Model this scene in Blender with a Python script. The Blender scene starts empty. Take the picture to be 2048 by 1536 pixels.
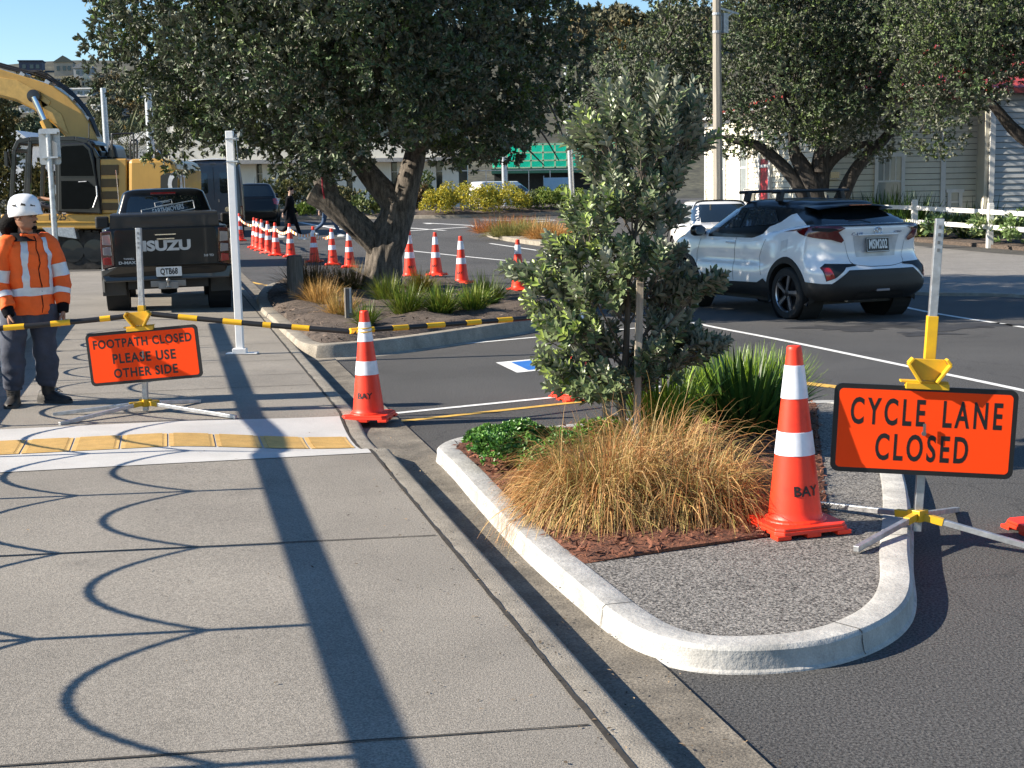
import bpy, math, random
import numpy as np
from mathutils import Vector, Matrix, Euler
from mathutils.bvhtree import BVHTree
from mathutils.geometry import delaunay_2d_cdt
R = math.radians
random.seed(7)
RNG = np.random.default_rng(11)
S = bpy.context.scene
COL = S.collection
# ---------------------------------------------------------------- camera
F = 2840.0            # focal length in pixels of the 2048 px wide photograph
CH = 1.66             # eye height
PITCH = math.atan(376 / 2840.0)
ROLL = -0.015
cam_d = bpy.data.cameras.new('camera')
cam = bpy.data.objects.new('camera', cam_d)
COL.objects.link(cam)
cam_d.sensor_width = 36.0
cam_d.lens = 36.0 * F / 2048.0
cam_d.clip_start = 0.1
cam_d.clip_end = 3000
cam.matrix_world = Matrix.Translation((0, 0, CH)) @ Matrix.Rotation(math.pi/2 - PITCH, 4, 'X') @ Matrix.Rotation(ROLL, 4, 'Z')
S.camera = cam
# ---------------------------------------------------------------- light
SUN_EL = R(29.0)
SUN_AZ = R(188.0)      # where the sun stands, counter-clockwise from +X
world = bpy.data.worlds.new('World')
S.world = world
world.use_nodes = True
wn = world.node_tree
for n in list(wn.nodes):
    wn.nodes.remove(n)
sky = wn.nodes.new('ShaderNodeTexSky')
sky.sky_type = 'NISHITA'
sky.sun_disc = False
sky.sun_elevation = SUN_EL
sky.sun_rotation = math.pi/2 - SUN_AZ
sky.altitude = 100
sky.air_density = 1.0
sky.dust_density = 0.0
sky.ozone_density = 3.2
bg = wn.nodes.new('ShaderNodeBackground')
bg.inputs['Strength'].default_value = 0.08
wo = wn.nodes.new('ShaderNodeOutputWorld')
hs = wn.nodes.new('ShaderNodeHueSaturation'); hs.inputs['Saturation'].default_value = 1.12
wn.links.new(sky.outputs[0], hs.inputs['Color'])
wn.links.new(hs.outputs[0], bg.inputs[0])
wn.links.new(bg.outputs[0], wo.inputs[0])
sl = bpy.data.lights.new('sun', 'SUN')
sl.energy = 5.0
sl.angle = R(0.5)
sl.color = (1.0, 0.90, 0.76)
sun = bpy.data.objects.new('sun', sl)
COL.objects.link(sun)
sdir = Vector((math.cos(SUN_EL)*math.cos(SUN_AZ), math.cos(SUN_EL)*math.sin(SUN_AZ), math.sin(SUN_EL)))
sun.rotation_euler = sdir.to_track_quat('Z', 'Y').to_euler()
sun.location = (-10, 0, 30)
S.view_settings.view_transform = 'Standard'
S.view_settings.look = 'None'
S.view_settings.exposure = 1.2
S.view_settings.gamma = 1.0
S.view_settings.use_curve_mapping = False
S.cycles.max_bounces = 6
S.cycles.transparent_max_bounces = 8
IZ = 0.095              # top of the near island
LEAN = -0.017          # the street's uprights all stand a degree off the ground plane's normal

# ---------------------------------------------------------------- survey helpers (image point -> place in the world)
def ray(u, v):
    a, b, c = (u-1024)/F, -(v-768)/F, -1.0
    cr, sr = math.cos(ROLL), math.sin(ROLL)
    a, b = a*cr - b*sr, a*sr + b*cr
    t = math.pi/2 - PITCH
    ct, st = math.cos(t), math.sin(t)
    return a, b*ct - c*st, b*st + c*ct
def gz(x, y):
    d = y - 32.0
    if d <= 0: return 0.0
    return min(0.025*(d - 2*(1-math.exp(-d/2.0))), 1.1)
def P(u, v, h=0.0):
    d = ray(u, v); k = (h-CH)/d[2]
    return Vector((d[0]*k, d[1]*k, h))
def PG(u, v, off=0.0):
    d = ray(u, v); y = 20.0
    for _ in range(40):
        h = gz(0, y) + off
        k = (h-CH)/d[2] if d[2] < -1e-4 else 100/d[1]
        y = 0.5*y + 0.5*min(d[1]*k, 140)
    k = y/d[1]
    return Vector((d[0]*k, y, CH + d[2]*k))
def D(u, v, y):
    d = ray(u, v); k = y/d[1]
    return Vector((d[0]*k, y, CH + d[2]*k))

# ---------------------------------------------------------------- materials
MATS = {}
def nd(t, kind, **kw):
    n = t.nodes.new(kind)
    for k, v in kw.items():
        if k in n.inputs: n.inputs[k].default_value = v
        else: setattr(n, k, v)
    return n
def pm(name, col, rough=0.6, metal=0.0, blotch=0.0, blscale=1.0, crack=0.0, var=0.12, vscale=6.0, bump=0.0, bscale=40.0, spec=0.5, coat=0.0, speck=0.0, sscale=200.0, col2=None, trans=0.0, stretch=None, attr=False, back=None, streak=0.0):
    if name in MATS: return MATS[name]
    m = bpy.data.materials.new(name); m.use_nodes = True
    t = m.node_tree; b = t.nodes['Principled BSDF']
    b.inputs['Roughness'].default_value = rough
    b.inputs['Metallic'].default_value = metal
    b.inputs['Specular IOR Level'].default_value = spec
    b.inputs['Coat Weight'].default_value = coat
    b.inputs['Coat Roughness'].default_value = 0.04
    tc = nd(t, 'ShaderNodeTexCoord'); src = tc.outputs['Object']
    if stretch:
        mp = nd(t, 'ShaderNodeMapping'); mp.inputs['Scale'].default_value = stretch
        t.links.new(src, mp.inputs[0]); src = mp.outputs[0]
    c2 = col2 if col2 else tuple(c*(1-var*2) for c in col)
    ns = nd(t, 'ShaderNodeTexNoise', Scale=vscale, Detail=5.0, Roughness=0.6)
    t.links.new(src, ns.inputs['Vector'])
    mr = nd(t, 'ShaderNodeMapRange'); mr.inputs[1].default_value = 0.3; mr.inputs[2].default_value = 0.7
    t.links.new(ns.outputs[0], mr.inputs[0])
    mx = nd(t, 'ShaderNodeMix', data_type='RGBA')
    mx.inputs[6].default_value = (*[min(1, c*(1+var)) if not col2 else c for c in col], 1)
    mx.inputs[7].default_value = (*c2, 1)
    t.links.new(mr.outputs[0], mx.inputs[0])
    out = mx.outputs[2]
    if speck > 0:
        n2 = nd(t, 'ShaderNodeTexNoise', Scale=sscale, Detail=2.0, Roughness=0.7)
        t.links.new(src, n2.inputs['Vector'])
        m2 = nd(t, 'ShaderNodeMapRange'); m2.inputs[1].default_value = 0.35; m2.inputs[2].default_value = 0.65
        m2.inputs[3].default_value = 1-speck; m2.inputs[4].default_value = 1+speck
        t.links.new(n2.outputs[0], m2.inputs[0])
        mu = nd(t, 'ShaderNodeMix', data_type='RGBA', blend_type='MULTIPLY'); mu.inputs[0].default_value = 1.0
        t.links.new(out, mu.inputs[6]); t.links.new(m2.outputs[0], mu.inputs[7]); out = mu.outputs[2]
    if blotch > 0:
        n4 = nd(t, 'ShaderNodeTexNoise', Scale=blscale, Detail=7.0, Roughness=0.65)
        t.links.new(src, n4.inputs['Vector'])
        m4 = nd(t, 'ShaderNodeMapRange'); m4.inputs[1].default_value = 0.56; m4.inputs[2].default_value = 0.74
        m4.inputs[3].default_value = 1; m4.inputs[4].default_value = 1-blotch
        t.links.new(n4.outputs[0], m4.inputs[0])
        mu = nd(t, 'ShaderNodeMix', data_type='RGBA', blend_type='MULTIPLY'); mu.inputs[0].default_value = 1.0
        t.links.new(out, mu.inputs[6]); t.links.new(m4.outputs[0], mu.inputs[7]); out = mu.outputs[2]
    if crack > 0:
        vo = nd(t, 'ShaderNodeTexVoronoi', feature='DISTANCE_TO_EDGE', Scale=.45)
        n5 = nd(t, 'ShaderNodeTexNoise', Scale=3.0, Detail=4.0)
        ad = nd(t, 'ShaderNodeMix', data_type='RGBA', blend_type='LINEAR_LIGHT'); ad.inputs[0].default_value = .18
        t.links.new(src, ad.inputs[6]); t.links.new(n5.outputs[1], ad.inputs[7]); t.links.new(src, n5.inputs['Vector']); t.links.new(ad.outputs[2], vo.inputs['Vector'])
        m5 = nd(t, 'ShaderNodeMapRange'); m5.inputs[1].default_value = 0.0; m5.inputs[2].default_value = 0.006
        m5.inputs[3].default_value = 1-crack; m5.inputs[4].default_value = 1
        t.links.new(vo.outputs['Distance'], m5.inputs[0])
        mu = nd(t, 'ShaderNodeMix', data_type='RGBA', blend_type='MULTIPLY'); mu.inputs[0].default_value = 1.0
        t.links.new(out, mu.inputs[6]); t.links.new(m5.outputs[0], mu.inputs[7]); out = mu.outputs[2]
    if streak > 0:
        n3 = nd(t, 'ShaderNodeTexNoise', Scale=1.0, Detail=6.0, Roughness=0.7)
        mp3 = nd(t, 'ShaderNodeMapping'); mp3.inputs['Scale'].default_value = (9, 9, 0.8)
        t.links.new(tc.outputs['Object'], mp3.inputs[0]); t.links.new(mp3.outputs[0], n3.inputs['Vector'])
        m3 = nd(t, 'ShaderNodeMapRange'); m3.inputs[1].default_value = 0.5; m3.inputs[2].default_value = 0.75
        m3.inputs[3].default_value = 1; m3.inputs[4].default_value = 1-streak
        t.links.new(n3.outputs[0], m3.inputs[0])
        mu = nd(t, 'ShaderNodeMix', data_type='RGBA', blend_type='MULTIPLY'); mu.inputs[0].default_value = 1.0
        t.links.new(out, mu.inputs[6]); t.links.new(m3.outputs[0], mu.inputs[7]); out = mu.outputs[2]
    if attr:
        at = nd(t, 'ShaderNodeAttribute'); at.attribute_name = 'tint'
        mu = nd(t, 'ShaderNodeMix', data_type='RGBA', blend_type='MULTIPLY'); mu.inputs[0].default_value = 1.0
        t.links.new(out, mu.inputs[6]); t.links.new(at.outputs['Color'], mu.inputs[7]); out = mu.outputs[2]
    if back:
        ge = nd(t, 'ShaderNodeNewGeometry')
        mb_ = nd(t, 'ShaderNodeMix', data_type='RGBA')
        t.links.new(ge.outputs['Backfacing'], mb_.inputs[0])
        t.links.new(out, mb_.inputs[6]); mb_.inputs[7].default_value = (*back, 1); out = mb_.outputs[2]
    t.links.new(out, b.inputs['Base Color'])
    if bump > 0:
        nb = nd(t, 'ShaderNodeTexNoise', Scale=bscale, Detail=4.0, Roughness=0.6)
        t.links.new(src, nb.inputs['Vector'])
        bp = nd(t, 'ShaderNodeBump', Strength=bump, Distance=0.01)
        t.links.new(nb.outputs[0], bp.inputs['Height']); t.links.new(bp.outputs[0], b.inputs['Normal'])
    if trans > 0:
        tr = nd(t, 'ShaderNodeBsdfTranslucent'); t.links.new(out, tr.inputs[0])
        ms = nd(t, 'ShaderNodeMixShader'); ms.inputs[0].default_value = trans
        t.links.new(b.outputs[0], ms.inputs[1]); t.links.new(tr.outputs[0], ms.inputs[2])
        t.links.new(ms.outputs[0], t.nodes['Material Output'].inputs[0])
    MATS[name] = m
    return m

# ---------------------------------------------------------------- mesh builder
class MB:
    def __init__(s): s.v = []; s.f = []; s.m = []
    def add(s, vs, fs, mi=0):
        o = len(s.v); s.v += [tuple(v) for v in vs]
        s.f += [tuple(i+o for i in f) for f in fs]; s.m += [mi]*len(fs); return s
    def box(s, c, sz, rot=None, mi=0, taper=1.0):
        hx, hy, hz = sz[0]/2, sz[1]/2, sz[2]/2
        vs = [Vector((x*hx*(taper if z > 0 else 1), y*hy*(taper if z > 0 else 1), z*hz)) for z in (-1, 1) for y in (-1, 1) for x in (-1, 1)]
        if rot is not None:
            M = rot if isinstance(rot, Matrix) else Euler(rot).to_matrix()
            vs = [M @ v for v in vs]
        c = Vector(c)
        return s.add([v+c for v in vs], [(0,2,3,1),(4,5,7,6),(0,1,5,4),(2,6,7,3),(0,4,6,2),(1,3,7,5)], mi)
    def bar(s, a, b, w, h, mi=0, up=(0,0,1)):
        a, b = Vector(a), Vector(b); d = (b-a); L = d.length; d.normalize()
        u = Vector(up)
        if abs(d.dot(u)) > 0.98: u = Vector((0,1,0))
        x = d.cross(u).normalized(); z = x.cross(d)
        M = Matrix((x, d, z)).transposed()
        return s.box((a+b)/2, (w, L, h), M, mi)
    def tube(s, pts, rad, n=8, mi=0, cap=True, twist=None):
        pts = [Vector(p) for p in pts]; k = len(pts)
        if not hasattr(rad, '__len__'): rad = [rad]*k
        vs = []; up = None
        for i, p in enumerate(pts):
            d = (pts[min(i+1,k-1)] - pts[max(i-1,0)])
            d = d.normalized() if d.length > 1e-9 else Vector((0,0,1))
            if up is None:
                up = Vector((0,0,1)) if abs(d.z) < 0.9 else Vector((1,0,0))
            x = d.cross(up).normalized(); up = x.cross(d).normalized()
            for j in range(n):
                a = 2*math.pi*j/n
                vs.append(p + (x*math.cos(a) + up*math.sin(a))*rad[i])
        fs = [(i*n+j, i*n+(j+1)%n, (i+1)*n+(j+1)%n, (i+1)*n+j) for i in range(k-1) for j in range(n)]
        if cap: fs += [tuple(range(n))[::-1], tuple(range((k-1)*n, k*n))]
        return s.add(vs, fs, mi)
    def lathe(s, prof, n=24, c=(0,0,0), axis='Z', mi=0, cap=True):
        vs = []
        for r, z in prof:
            for j in range(n):
                a = 2*math.pi*j/n
                p = (r*math.cos(a), r*math.sin(a), z)
                if axis == 'X': p = (p[2], p[0], p[1])
                if axis == 'Y': p = (p[1], p[2], p[0])
                vs.append((p[0]+c[0], p[1]+c[1], p[2]+c[2]))
        k = len(prof)
        fs = [(i*n+j, i*n+(j+1)%n, (i+1)*n+(j+1)%n, (i+1)*n+j) for i in range(k-1) for j in range(n)]
        if cap: fs += [tuple(range(n))[::-1], tuple(range((k-1)*n, k*n))]
        return s.add(vs, fs, mi)
    def prism(s, poly, fn0, fn1, mi=0):
        """closed solid between two maps of a 2-D outline"""
        n = len(poly)
        vs = [Vector(fn0(*p)) for p in poly] + [Vector(fn1(*p)) for p in poly]
        return s.add(vs, [tuple(range(n))[::-1], tuple(range(n, 2*n))] + [(i, (i+1)%n, n+(i+1)%n, n+i) for i in range(n)], mi)
    def grid(s, rows, mi=0, close=False):
        n = len(rows[0]); vs = [p for r in rows for p in r]
        fs = [(i*n+j, i*n+(j+1)%n, (i+1)*n+(j+1)%n, (i+1)*n+j) for i in range(len(rows)-1) for j in range(n if close else n-1)]
        return s.add(vs, fs, mi)
    def build(s, name, mats, parent=None, smooth=False, angle=40, bevel=0, subd=0, fixn=True):
        me = bpy.data.meshes.new(name); me.from_pydata(s.v, [], s.f)
        if not isinstance(mats, (list, tuple)): mats = [mats]
        for m in mats: me.materials.append(m)
        if len(mats) > 1: me.polygons.foreach_set('material_index', s.m)
        if fixn:
            import bmesh
            bm = bmesh.new(); bm.from_mesh(me); bmesh.ops.recalc_face_normals(bm, faces=bm.faces); bm.to_mesh(me); bm.free()
        if smooth:
            me.polygons.foreach_set('use_smooth', [True]*len(me.polygons))
            me.set_sharp_from_angle(angle=R(angle))
        me.update()
        o = bpy.data.objects.new(name, me); COL.objects.link(o)
        if parent: o.parent = parent
        if bevel:
            b = o.modifiers.new('bevel', 'BEVEL'); b.width = bevel; b.segments = 2; b.limit_method = 'ANGLE'; b.angle_limit = R(35)
        if subd:
            b = o.modifiers.new('subd', 'SUBSURF'); b.levels = b.render_levels = subd
        return o
def tag(o, label, cat, group=None, kind=None):
    o['label'] = label; o['category'] = cat
    if group: o['group'] = group
    if kind: o['kind'] = kind
    return o
def struct(o):
    o['kind'] = 'structure'; return o
def thing(name, label, cat, loc=(0,0,0), rz=0.0, group=None, lean=0.0):
    o = bpy.data.objects.new(name, None); COL.objects.link(o)
    o.empty_display_size = 0.2
    o.location = loc; o.rotation_euler = (0, lean, rz)
    return tag(o, label, cat, group)
def dup(root, loc, rz, label, lean=None):
    r = root.copy(); COL.objects.link(r); r.location = loc
    r.rotation_euler = (0, root.rotation_euler[1] if lean is None else lean, rz)
    r['label'] = label
    for ch in list(root.children):
        c = ch.copy(); COL.objects.link(c); c.parent = r
        for g in list(ch.children):
            d = g.copy(); COL.objects.link(d); d.parent = c
    return r
def raw(name, V, Fq, mat, parent=None, tint=None, smooth=False):
    """fast mesh from numpy arrays (all faces with the same number of corners)"""
    me = bpy.data.meshes.new(name)
    nv, nf, k = len(V), len(Fq), Fq.shape[1]
    me.vertices.add(nv); me.vertices.foreach_set('co', np.ascontiguousarray(V, dtype=np.float32).ravel())
    me.loops.add(nf*k); me.loops.foreach_set('vertex_index', np.ascontiguousarray(Fq, dtype=np.int32).ravel())
    me.polygons.add(nf); me.polygons.foreach_set('loop_start', np.arange(0, nf*k, k, dtype=np.int32))
    me.polygons.foreach_set('loop_total', np.full(nf, k, dtype=np.int32))
    if smooth: me.polygons.foreach_set('use_smooth', np.ones(nf, dtype=bool))
    me.materials.append(mat); me.update(calc_edges=True)
    if tint is not None:
        at = me.attributes.new('tint', 'FLOAT_COLOR', 'POINT')
        at.data.foreach_set('color', np.concatenate([tint, np.ones((nv,1))], 1).astype(np.float32).ravel())
    o = bpy.data.objects.new(name, me); COL.objects.link(o)
    if parent: o.parent = parent
    return o
def text_mesh(txt, size, sx=1.0, bold=0.0, space=1.0, extrude=0.0, align='CENTER'):
    """outline text as (verts, faces) lying in XY, centred"""
    cu = bpy.data.curves.new('txt', 'FONT'); cu.body = txt; cu.size = size
    cu.align_x = align; cu.align_y = 'CENTER'; cu.offset = bold; cu.space_character = space
    cu.extrude = extrude; cu.resolution_u = 4
    o = bpy.data.objects.new('txt', cu); COL.objects.link(o)
    dg = bpy.context.evaluated_depsgraph_get(); me = o.evaluated_get(dg).to_mesh()
    vs = [Vector((v.co.x*sx, v.co.y, v.co.z)) for v in me.vertices]
    fs = [tuple(p.vertices) for p in me.polygons]
    o.evaluated_get(dg).to_mesh_clear()
    bpy.data.objects.remove(o); bpy.data.curves.remove(cu)
    return vs, fs
def text_obj(name, txt, mat, parent, fn, size, **kw):
    vs, fs = text_mesh(txt, size, **kw)
    mb = MB(); mb.add([fn(v.x, v.y, v.z) for v in vs], fs)
    return mb.build(name, mat, parent, fixn=False)
# leaves: arrays of origin, direction, side, length, width -> quads
def leaf_arrays(O, Dr, Nr, L, W, fold=0.25, six=False):
    n = len(O)
    Dr = Dr/np.linalg.norm(Dr, axis=1, keepdims=True)
    Sd = np.cross(Dr, Nr); Sd /= (np.linalg.norm(Sd, axis=1, keepdims=True)+1e-9)
    Up = np.cross(Sd, Dr)
    L = np.broadcast_to(L, (n,))[:, None]; W = np.broadcast_to(W, (n,))[:, None]
    if not six:
        V = np.stack([O, O+Dr*L*0.5+Sd*W*0.5+Up*W*fold, O+Dr*L, O+Dr*L*0.5-Sd*W*0.5+Up*W*fold], 1).reshape(-1, 3)
        Fq = np.arange(n*4, dtype=np.int32).reshape(n, 4)
        return V, Fq, 4
    V = np.stack([O, O+Dr*L*0.3+Sd*W*0.42+Up*W*fold, O+Dr*L*0.72+Sd*W*0.42+Up*W*fold, O+Dr*L-Up*W*0.15,
                  O+Dr*L*0.72-Sd*W*0.42+Up*W*fold, O+Dr*L*0.3-Sd*W*0.42+Up*W*fold], 1).reshape(-1, 3)
    b = (np.arange(n, dtype=np.int32)*6)[:, None]
    Fq = np.concatenate([b+np.array([[0,1,2,3]]), b+np.array([[0,3,4,5]])], 0).astype(np.int32)
    return V, Fq, 6
def rdir(n):
    v = RNG.normal(size=(n, 3)); return v/np.linalg.norm(v, axis=1, keepdims=True)
# ================================================================ SETTING
M_ASPH = pm('asphalt', (0.062,0.061,0.060), 0.85, var=0.10, vscale=0.6, speck=0.55, sscale=160, bump=0.55, bscale=180)
M_ASPH2 = pm('asphalt_fine', (0.068,0.066,0.063), 0.85, var=0.14, vscale=0.35, speck=0.75, sscale=85, bump=0.8, bscale=110, blotch=.28, blscale=.9, crack=.35)
M_CONC = pm('path_concrete', (0.238,0.216,0.183), 0.85, var=0.11, vscale=0.8, speck=0.36, sscale=120, bump=0.5, bscale=200, blotch=.22, blscale=2.6)
M_KERBC = pm('kerb_concrete', (0.31,0.275,0.22), 0.9, var=0.16, vscale=5, speck=0.3, sscale=120, bump=0.5, bscale=120, streak=0.25)
M_NEWC = pm('pale_concrete', (0.44,0.43,0.40), 0.85, var=0.14, vscale=6, speck=0.12, sscale=150, bump=0.5, bscale=45, streak=.22, blotch=.22, blscale=7)
M_PANEL = pm('panel_concrete', (0.47,0.46,0.44), 0.85, var=0.06, vscale=3, speck=0.08, sscale=150, bump=0.2, bscale=150)
M_GUT = pm('gutter_concrete', (0.165,0.145,0.115), 0.9, var=0.24, vscale=4, speck=0.4, sscale=110, bump=0.5, bscale=100)
M_AGG = pm('exposed_aggregate', (0.165,0.155,0.14), 0.9, var=0.05, vscale=2, speck=0.95, sscale=85, bump=0.9, bscale=80)
M_MULCH = pm('bark_mulch', (0.16,0.06,0.030), 0.95, var=0.3, vscale=25, speck=0.5, sscale=90, bump=1.0, bscale=60)
M_MULCH2 = pm('old_mulch', (0.10,0.075,0.058), 0.95, var=0.3, vscale=20, speck=0.6, sscale=70, bump=1.0, bscale=60)
M_WLINE = pm('white_road_paint', (0.72,0.72,0.69), 0.7, var=0.12, vscale=14, speck=0.14, sscale=90)
M_YLINE = pm('yellow_road_paint', (0.66,0.40,0.08), 0.7, var=0.12, vscale=14, speck=0.15, sscale=90)
M_BLUE = pm('blue_road_paint', (0.022,0.15,0.48), 0.7, var=0.08, vscale=10, speck=0.1)
M_TACT = pm('yellow_tactile', (0.64,0.41,0.14), 0.6, var=0.08, vscale=10, speck=0.1)
M_DIRT = pm('joint_dirt', (0.035,0.03,0.024), 0.95, var=0.3, vscale=20)

# ---- ground: one sheet out to the horizon
ys = [-60,-30,-10,0,5,10,15,20,25,30,32,34,36,38,40,42,45,50,55,60,65,70,75,78,80,90,110,150,200,400,900]
xs = [-500,-200,-100,-60,-40,-30,-20,-15,-10,-5,0,5,10,15,20,30,40,60,100,200,500]
mb = MB(); mb.grid([[(x, y, gz(x, y)) for x in xs] for y in ys])
struct(mb.build('ground', M_ASPH2, smooth=True))
# ---- footpath frame: s to the right across the path, t along it
def ST(s, t, z=0.0): return Vector((0.31 - 0.2334*t + 0.9724*s, 3.72 + 0.9724*t + 0.2334*s, z))
def toST(p): x, y = p[0]-0.31, p[1]-3.72; return x*0.9724 + y*0.2334, -x*0.2334 + y*0.9724
RT0, RT1 = 5.05, 6.72                     # the pale crossing panel
def fz(s, t):                             # dropped kerb at the crossing
    u = min(max((s+1.25)/1.25, 0), 1); v = (t - (RT0+RT1)/2 - 0.12)/0.80
    b = max(0.0, 1-abs(v)**2.2) if abs(v) < 1 else 0.0
    return 0.10 + 0.012*max(0, -s)*0.3 - 0.088*(u*u*(3-2*u))**0.8*b
ts = [-9, -6, -3, 0, 2, 3.5, 4.5] + [4.7+0.1*i for i in range(26)] + [7.5, 8.5, 10, 12, 15, 18, 21, 24, 27, 30]
ss = [-9.5, -7.5, -6, -5, -4, -3, -2.4, -2, -1.6, -1.3, -1.1, -0.9, -0.7, -0.5, -0.3, -0.15, 0.0]
mb = MB(); mb.grid([[ST(s, t, fz(s, t)) for s in ss] for t in ts])
mb.grid([[ST(-9.5, t, fz(-9.5, t)), ST(-9.5, t, -0.05)] for t in ts])
mb.grid([[ST(s, 30, fz(s, 30)), ST(s, 30, -0.05)] for s in ss])
fp = struct(mb.build('footpath', M_CONC, smooth=True, fixn=False))
# kerb strip with a rounded nose
prof = [(0.012, 0), (0.10, 0), (0.125, -0.008), (0.138, -0.028), (0.145, -0.2)]
mb = MB(); mb.grid([[ST(s + (0.010*math.sin(t*3.1) if s == 0.012 else 0), t, fz(0, t)+dz if dz > -0.1 else -0.05) for s, dz in prof] for t in ts])
kb = struct(mb.build('kerb', M_KERBC, smooth=True, angle=60, fixn=False))
# gap of dirt between slab and kerb
mb = MB(); tt = np.linspace(-3, 30, 340)
mb.grid([[ST(-0.001-0.005*random.random(), t, fz(0, t)+0.004), ST(0.010+0.009*random.random(), t, fz(0, t)+0.004)] for t in tt])
mb.build('joint_line', M_DIRT, fp, fixn=False)
# cross joints and channel (gutter)
mb = MB()
for t in (.33, 2.81, 8.45, 9.25, 10.4, 12.1, 14.0, 16.4, 19.5):
    k = 60
    mb.grid([[ST(s, t+dt+0.004*random.random()-.08*s*(1 if t < 5 else .03), fz(s, t)+0.004) for dt in (-0.005, 0.005)] for s in np.linspace(-9.4, -0.02, k)])
mb.build('joint_line', M_DIRT, fp, fixn=False)
mb = MB(); mb.grid([[ST(s, t, z) for s, z in ((0.13, 0.006), (0.30, 0.004), (0.46, 0.014), (0.47, -0.02))] for t in ts])
struct(mb.build('gutter', M_GUT, smooth=True, fixn=False))
mb = MB()
for t in (-0.4, 2.1, 4.6, 7.1, 9.6):
    mb.grid([[ST(s, t+dt, 0.0185) for dt in (-0.004, 0.004)] for s in np.linspace(0.15, 0.45, 6)])
# ---- pale crossing panel and its tactile strip
mb = MB()
sp = np.linspace(-6.0, -0.005, 50); tp = np.linspace(RT0, RT1, 30)
mb.grid([[ST(s, t, fz(s, t)+0.004) for s in sp] for t in tp])
struct(mb.build('crossing_panel', M_PANEL, smooth=True, fixn=False))
tg = 0.300; tc = RT0 + 0.60; TD = .52
for i in range(12):
    s1 = -0.03 - i*tg; s0 = s1 - tg + 0.012
    mb = MB()
    mb.grid([[ST(s, t, fz(s, t)+0.008) for s in np.linspace(s0, s1, 5)] for t in np.linspace(tc, tc+TD, 8)])
    for k in range(12):
        tr = tc + 0.028 + k*0.042
        rows = []
        for s in np.linspace(s0+0.03, s1-0.03, 6):
            z = fz(s, tr)
            rows.append([ST(s, tr-0.012, z+0.008), ST(s, tr-0.006, z+0.0155), ST(s, tr+0.006, z+0.0155), ST(s, tr+0.012, z+0.008)])
        mb.grid(rows)
    o = mb.build('tactile_paver', M_TACT, fixn=False)
    tag(o, 'yellow ridged tactile paver in the row across the pale footpath panel', 'paver', 'tactile pavers in a row across the footpath')

# ---- road markings (sheets 4 mm above the asphalt)
def stripe(pts, w, mb, off=0.004, nseg=1):
    pts = [Vector(p) for p in pts]
    q = []
    for i, p in enumerate(pts):
        d = (pts[min(i+1, len(pts)-1)] - pts[max(i-1, 0)]); d.z = 0; d.normalize()
        n = Vector((d.y, -d.x, 0))*w/2
        q.append([Vector((a.x, a.y, gz(a.x, a.y)+off)) for a in (p-n, p+n)])
    mb.grid(q)
def dens(a, b, k=10): return [a.lerp(b, i/k) for i in range(k+1)]
mb = MB()
stripe(dens(P(632,715), P(1290,655)), 0.075, mb)
stripe(dens(P(772,829), P(1330,773)), 0.075, mb)
# curving lane line on the right
def smooth_path(pts, k=8):
    pts = [Vector(p) for p in pts]; out = []
    for i in range(len(pts)-1):
        p0, p1, p2, p3 = pts[max(i-1,0)], pts[i], pts[i+1], pts[min(i+2,len(pts)-1)]
        for j in range(k):
            t = j/k
            out.append(0.5*((2*p1)+(p2-p0)*t+(2*p0-5*p1+4*p2-p3)*t*t+(3*p1-p0-3*p2+p3)*t**3))
    out.append(pts[-1]); return out
stripe(smooth_path([P(1300,627), P(1420,653), P(1560,680), P(1800,730), P(2048,782), P(2300,840)]), 0.085, mb)
stripe(smooth_path([P(1650,560), P(1800,612), P(2048,655), P(2300,695)]), 0.09, mb)
stripe(smooth_path([PG(805,500), PG(900,510), PG(1000,520), PG(1120,530), PG(1300,548)]), 0.12, mb)
stripe(smooth_path([PG(980,487), PG(1100,505), PG(1250,530)]), 0.12, mb)
for a, b in (((850,446),(960,452)), ((800,455),(890,461)), ((800,463),(1000,450)), ((1000,450),(1110,441)), ((860,448),(850,446)), ((620,450),(760,458)), ((600,445),(700,462))):
    stripe(dens(PG(*a), PG(*b)), 0.22, mb)
for a in ((960,440),(1040,438)):
    stripe(dens(PG(*a), PG(a[0]+70, a[1]+1)), 0.2, mb)
struct(mb.build('road_marking', M_WLINE, fixn=False))
mb = MB()
stripe(dens(P(776,846), P(1330,786)), 0.075, mb)
stripe(dens(P(1585,764), P(1668,774)), 0.16, mb)
stripe(dens(P(1668,774), P(1980,832)), 0.11, mb)
for a, b in (((480,557),(497,560)), ((500,564),(523,569)), ((530,570),(566,576))):
    stripe(dens(PG(*a), PG(*b)), 0.11, mb)
struct(mb.build('yellow_marking', M_YLINE, fixn=False))
# accessible parking symbol (blue panel with white border and part of a wheelchair figure)
A0, A1, A2 = P(988,724), P(1034,746), P(1500,676)
ax = (A2-A0); ax.z = 0; ax.normalize(); ay = (A0-A1); ay.z = 0; ay.normalize()
def sym(x, y, z): return Vector((A1.x, A1.y, 0)) + ax*x + ay*y + Vector((0,0,z))
h_ = .88; w_ = 1.0
def quad(mb, x0, x1, y0, y1, z): mb.add([sym(x0,y0,z), sym(x1,y0,z), sym(x1,y1,z), sym(x0,y1,z)], [(0,1,2,3)])
mb = MB(); quad(mb, 0, w_, 0, 0.09, .004); quad(mb, 0, w_, h_-0.09, h_, .004); quad(mb, 0, 0.16, 0.09, h_-0.09, .004); quad(mb, w_-0.16, w_, 0.09, h_-0.09, .004)
struct(mb.build('parking_symbol_border', M_WLINE, fixn=False))
mb = MB(); quad(mb, 0.16, w_-0.16, 0.09, h_-0.09, .004)
struct(mb.build('parking_symbol_panel', M_BLUE, fixn=False))
mb = MB()
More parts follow.
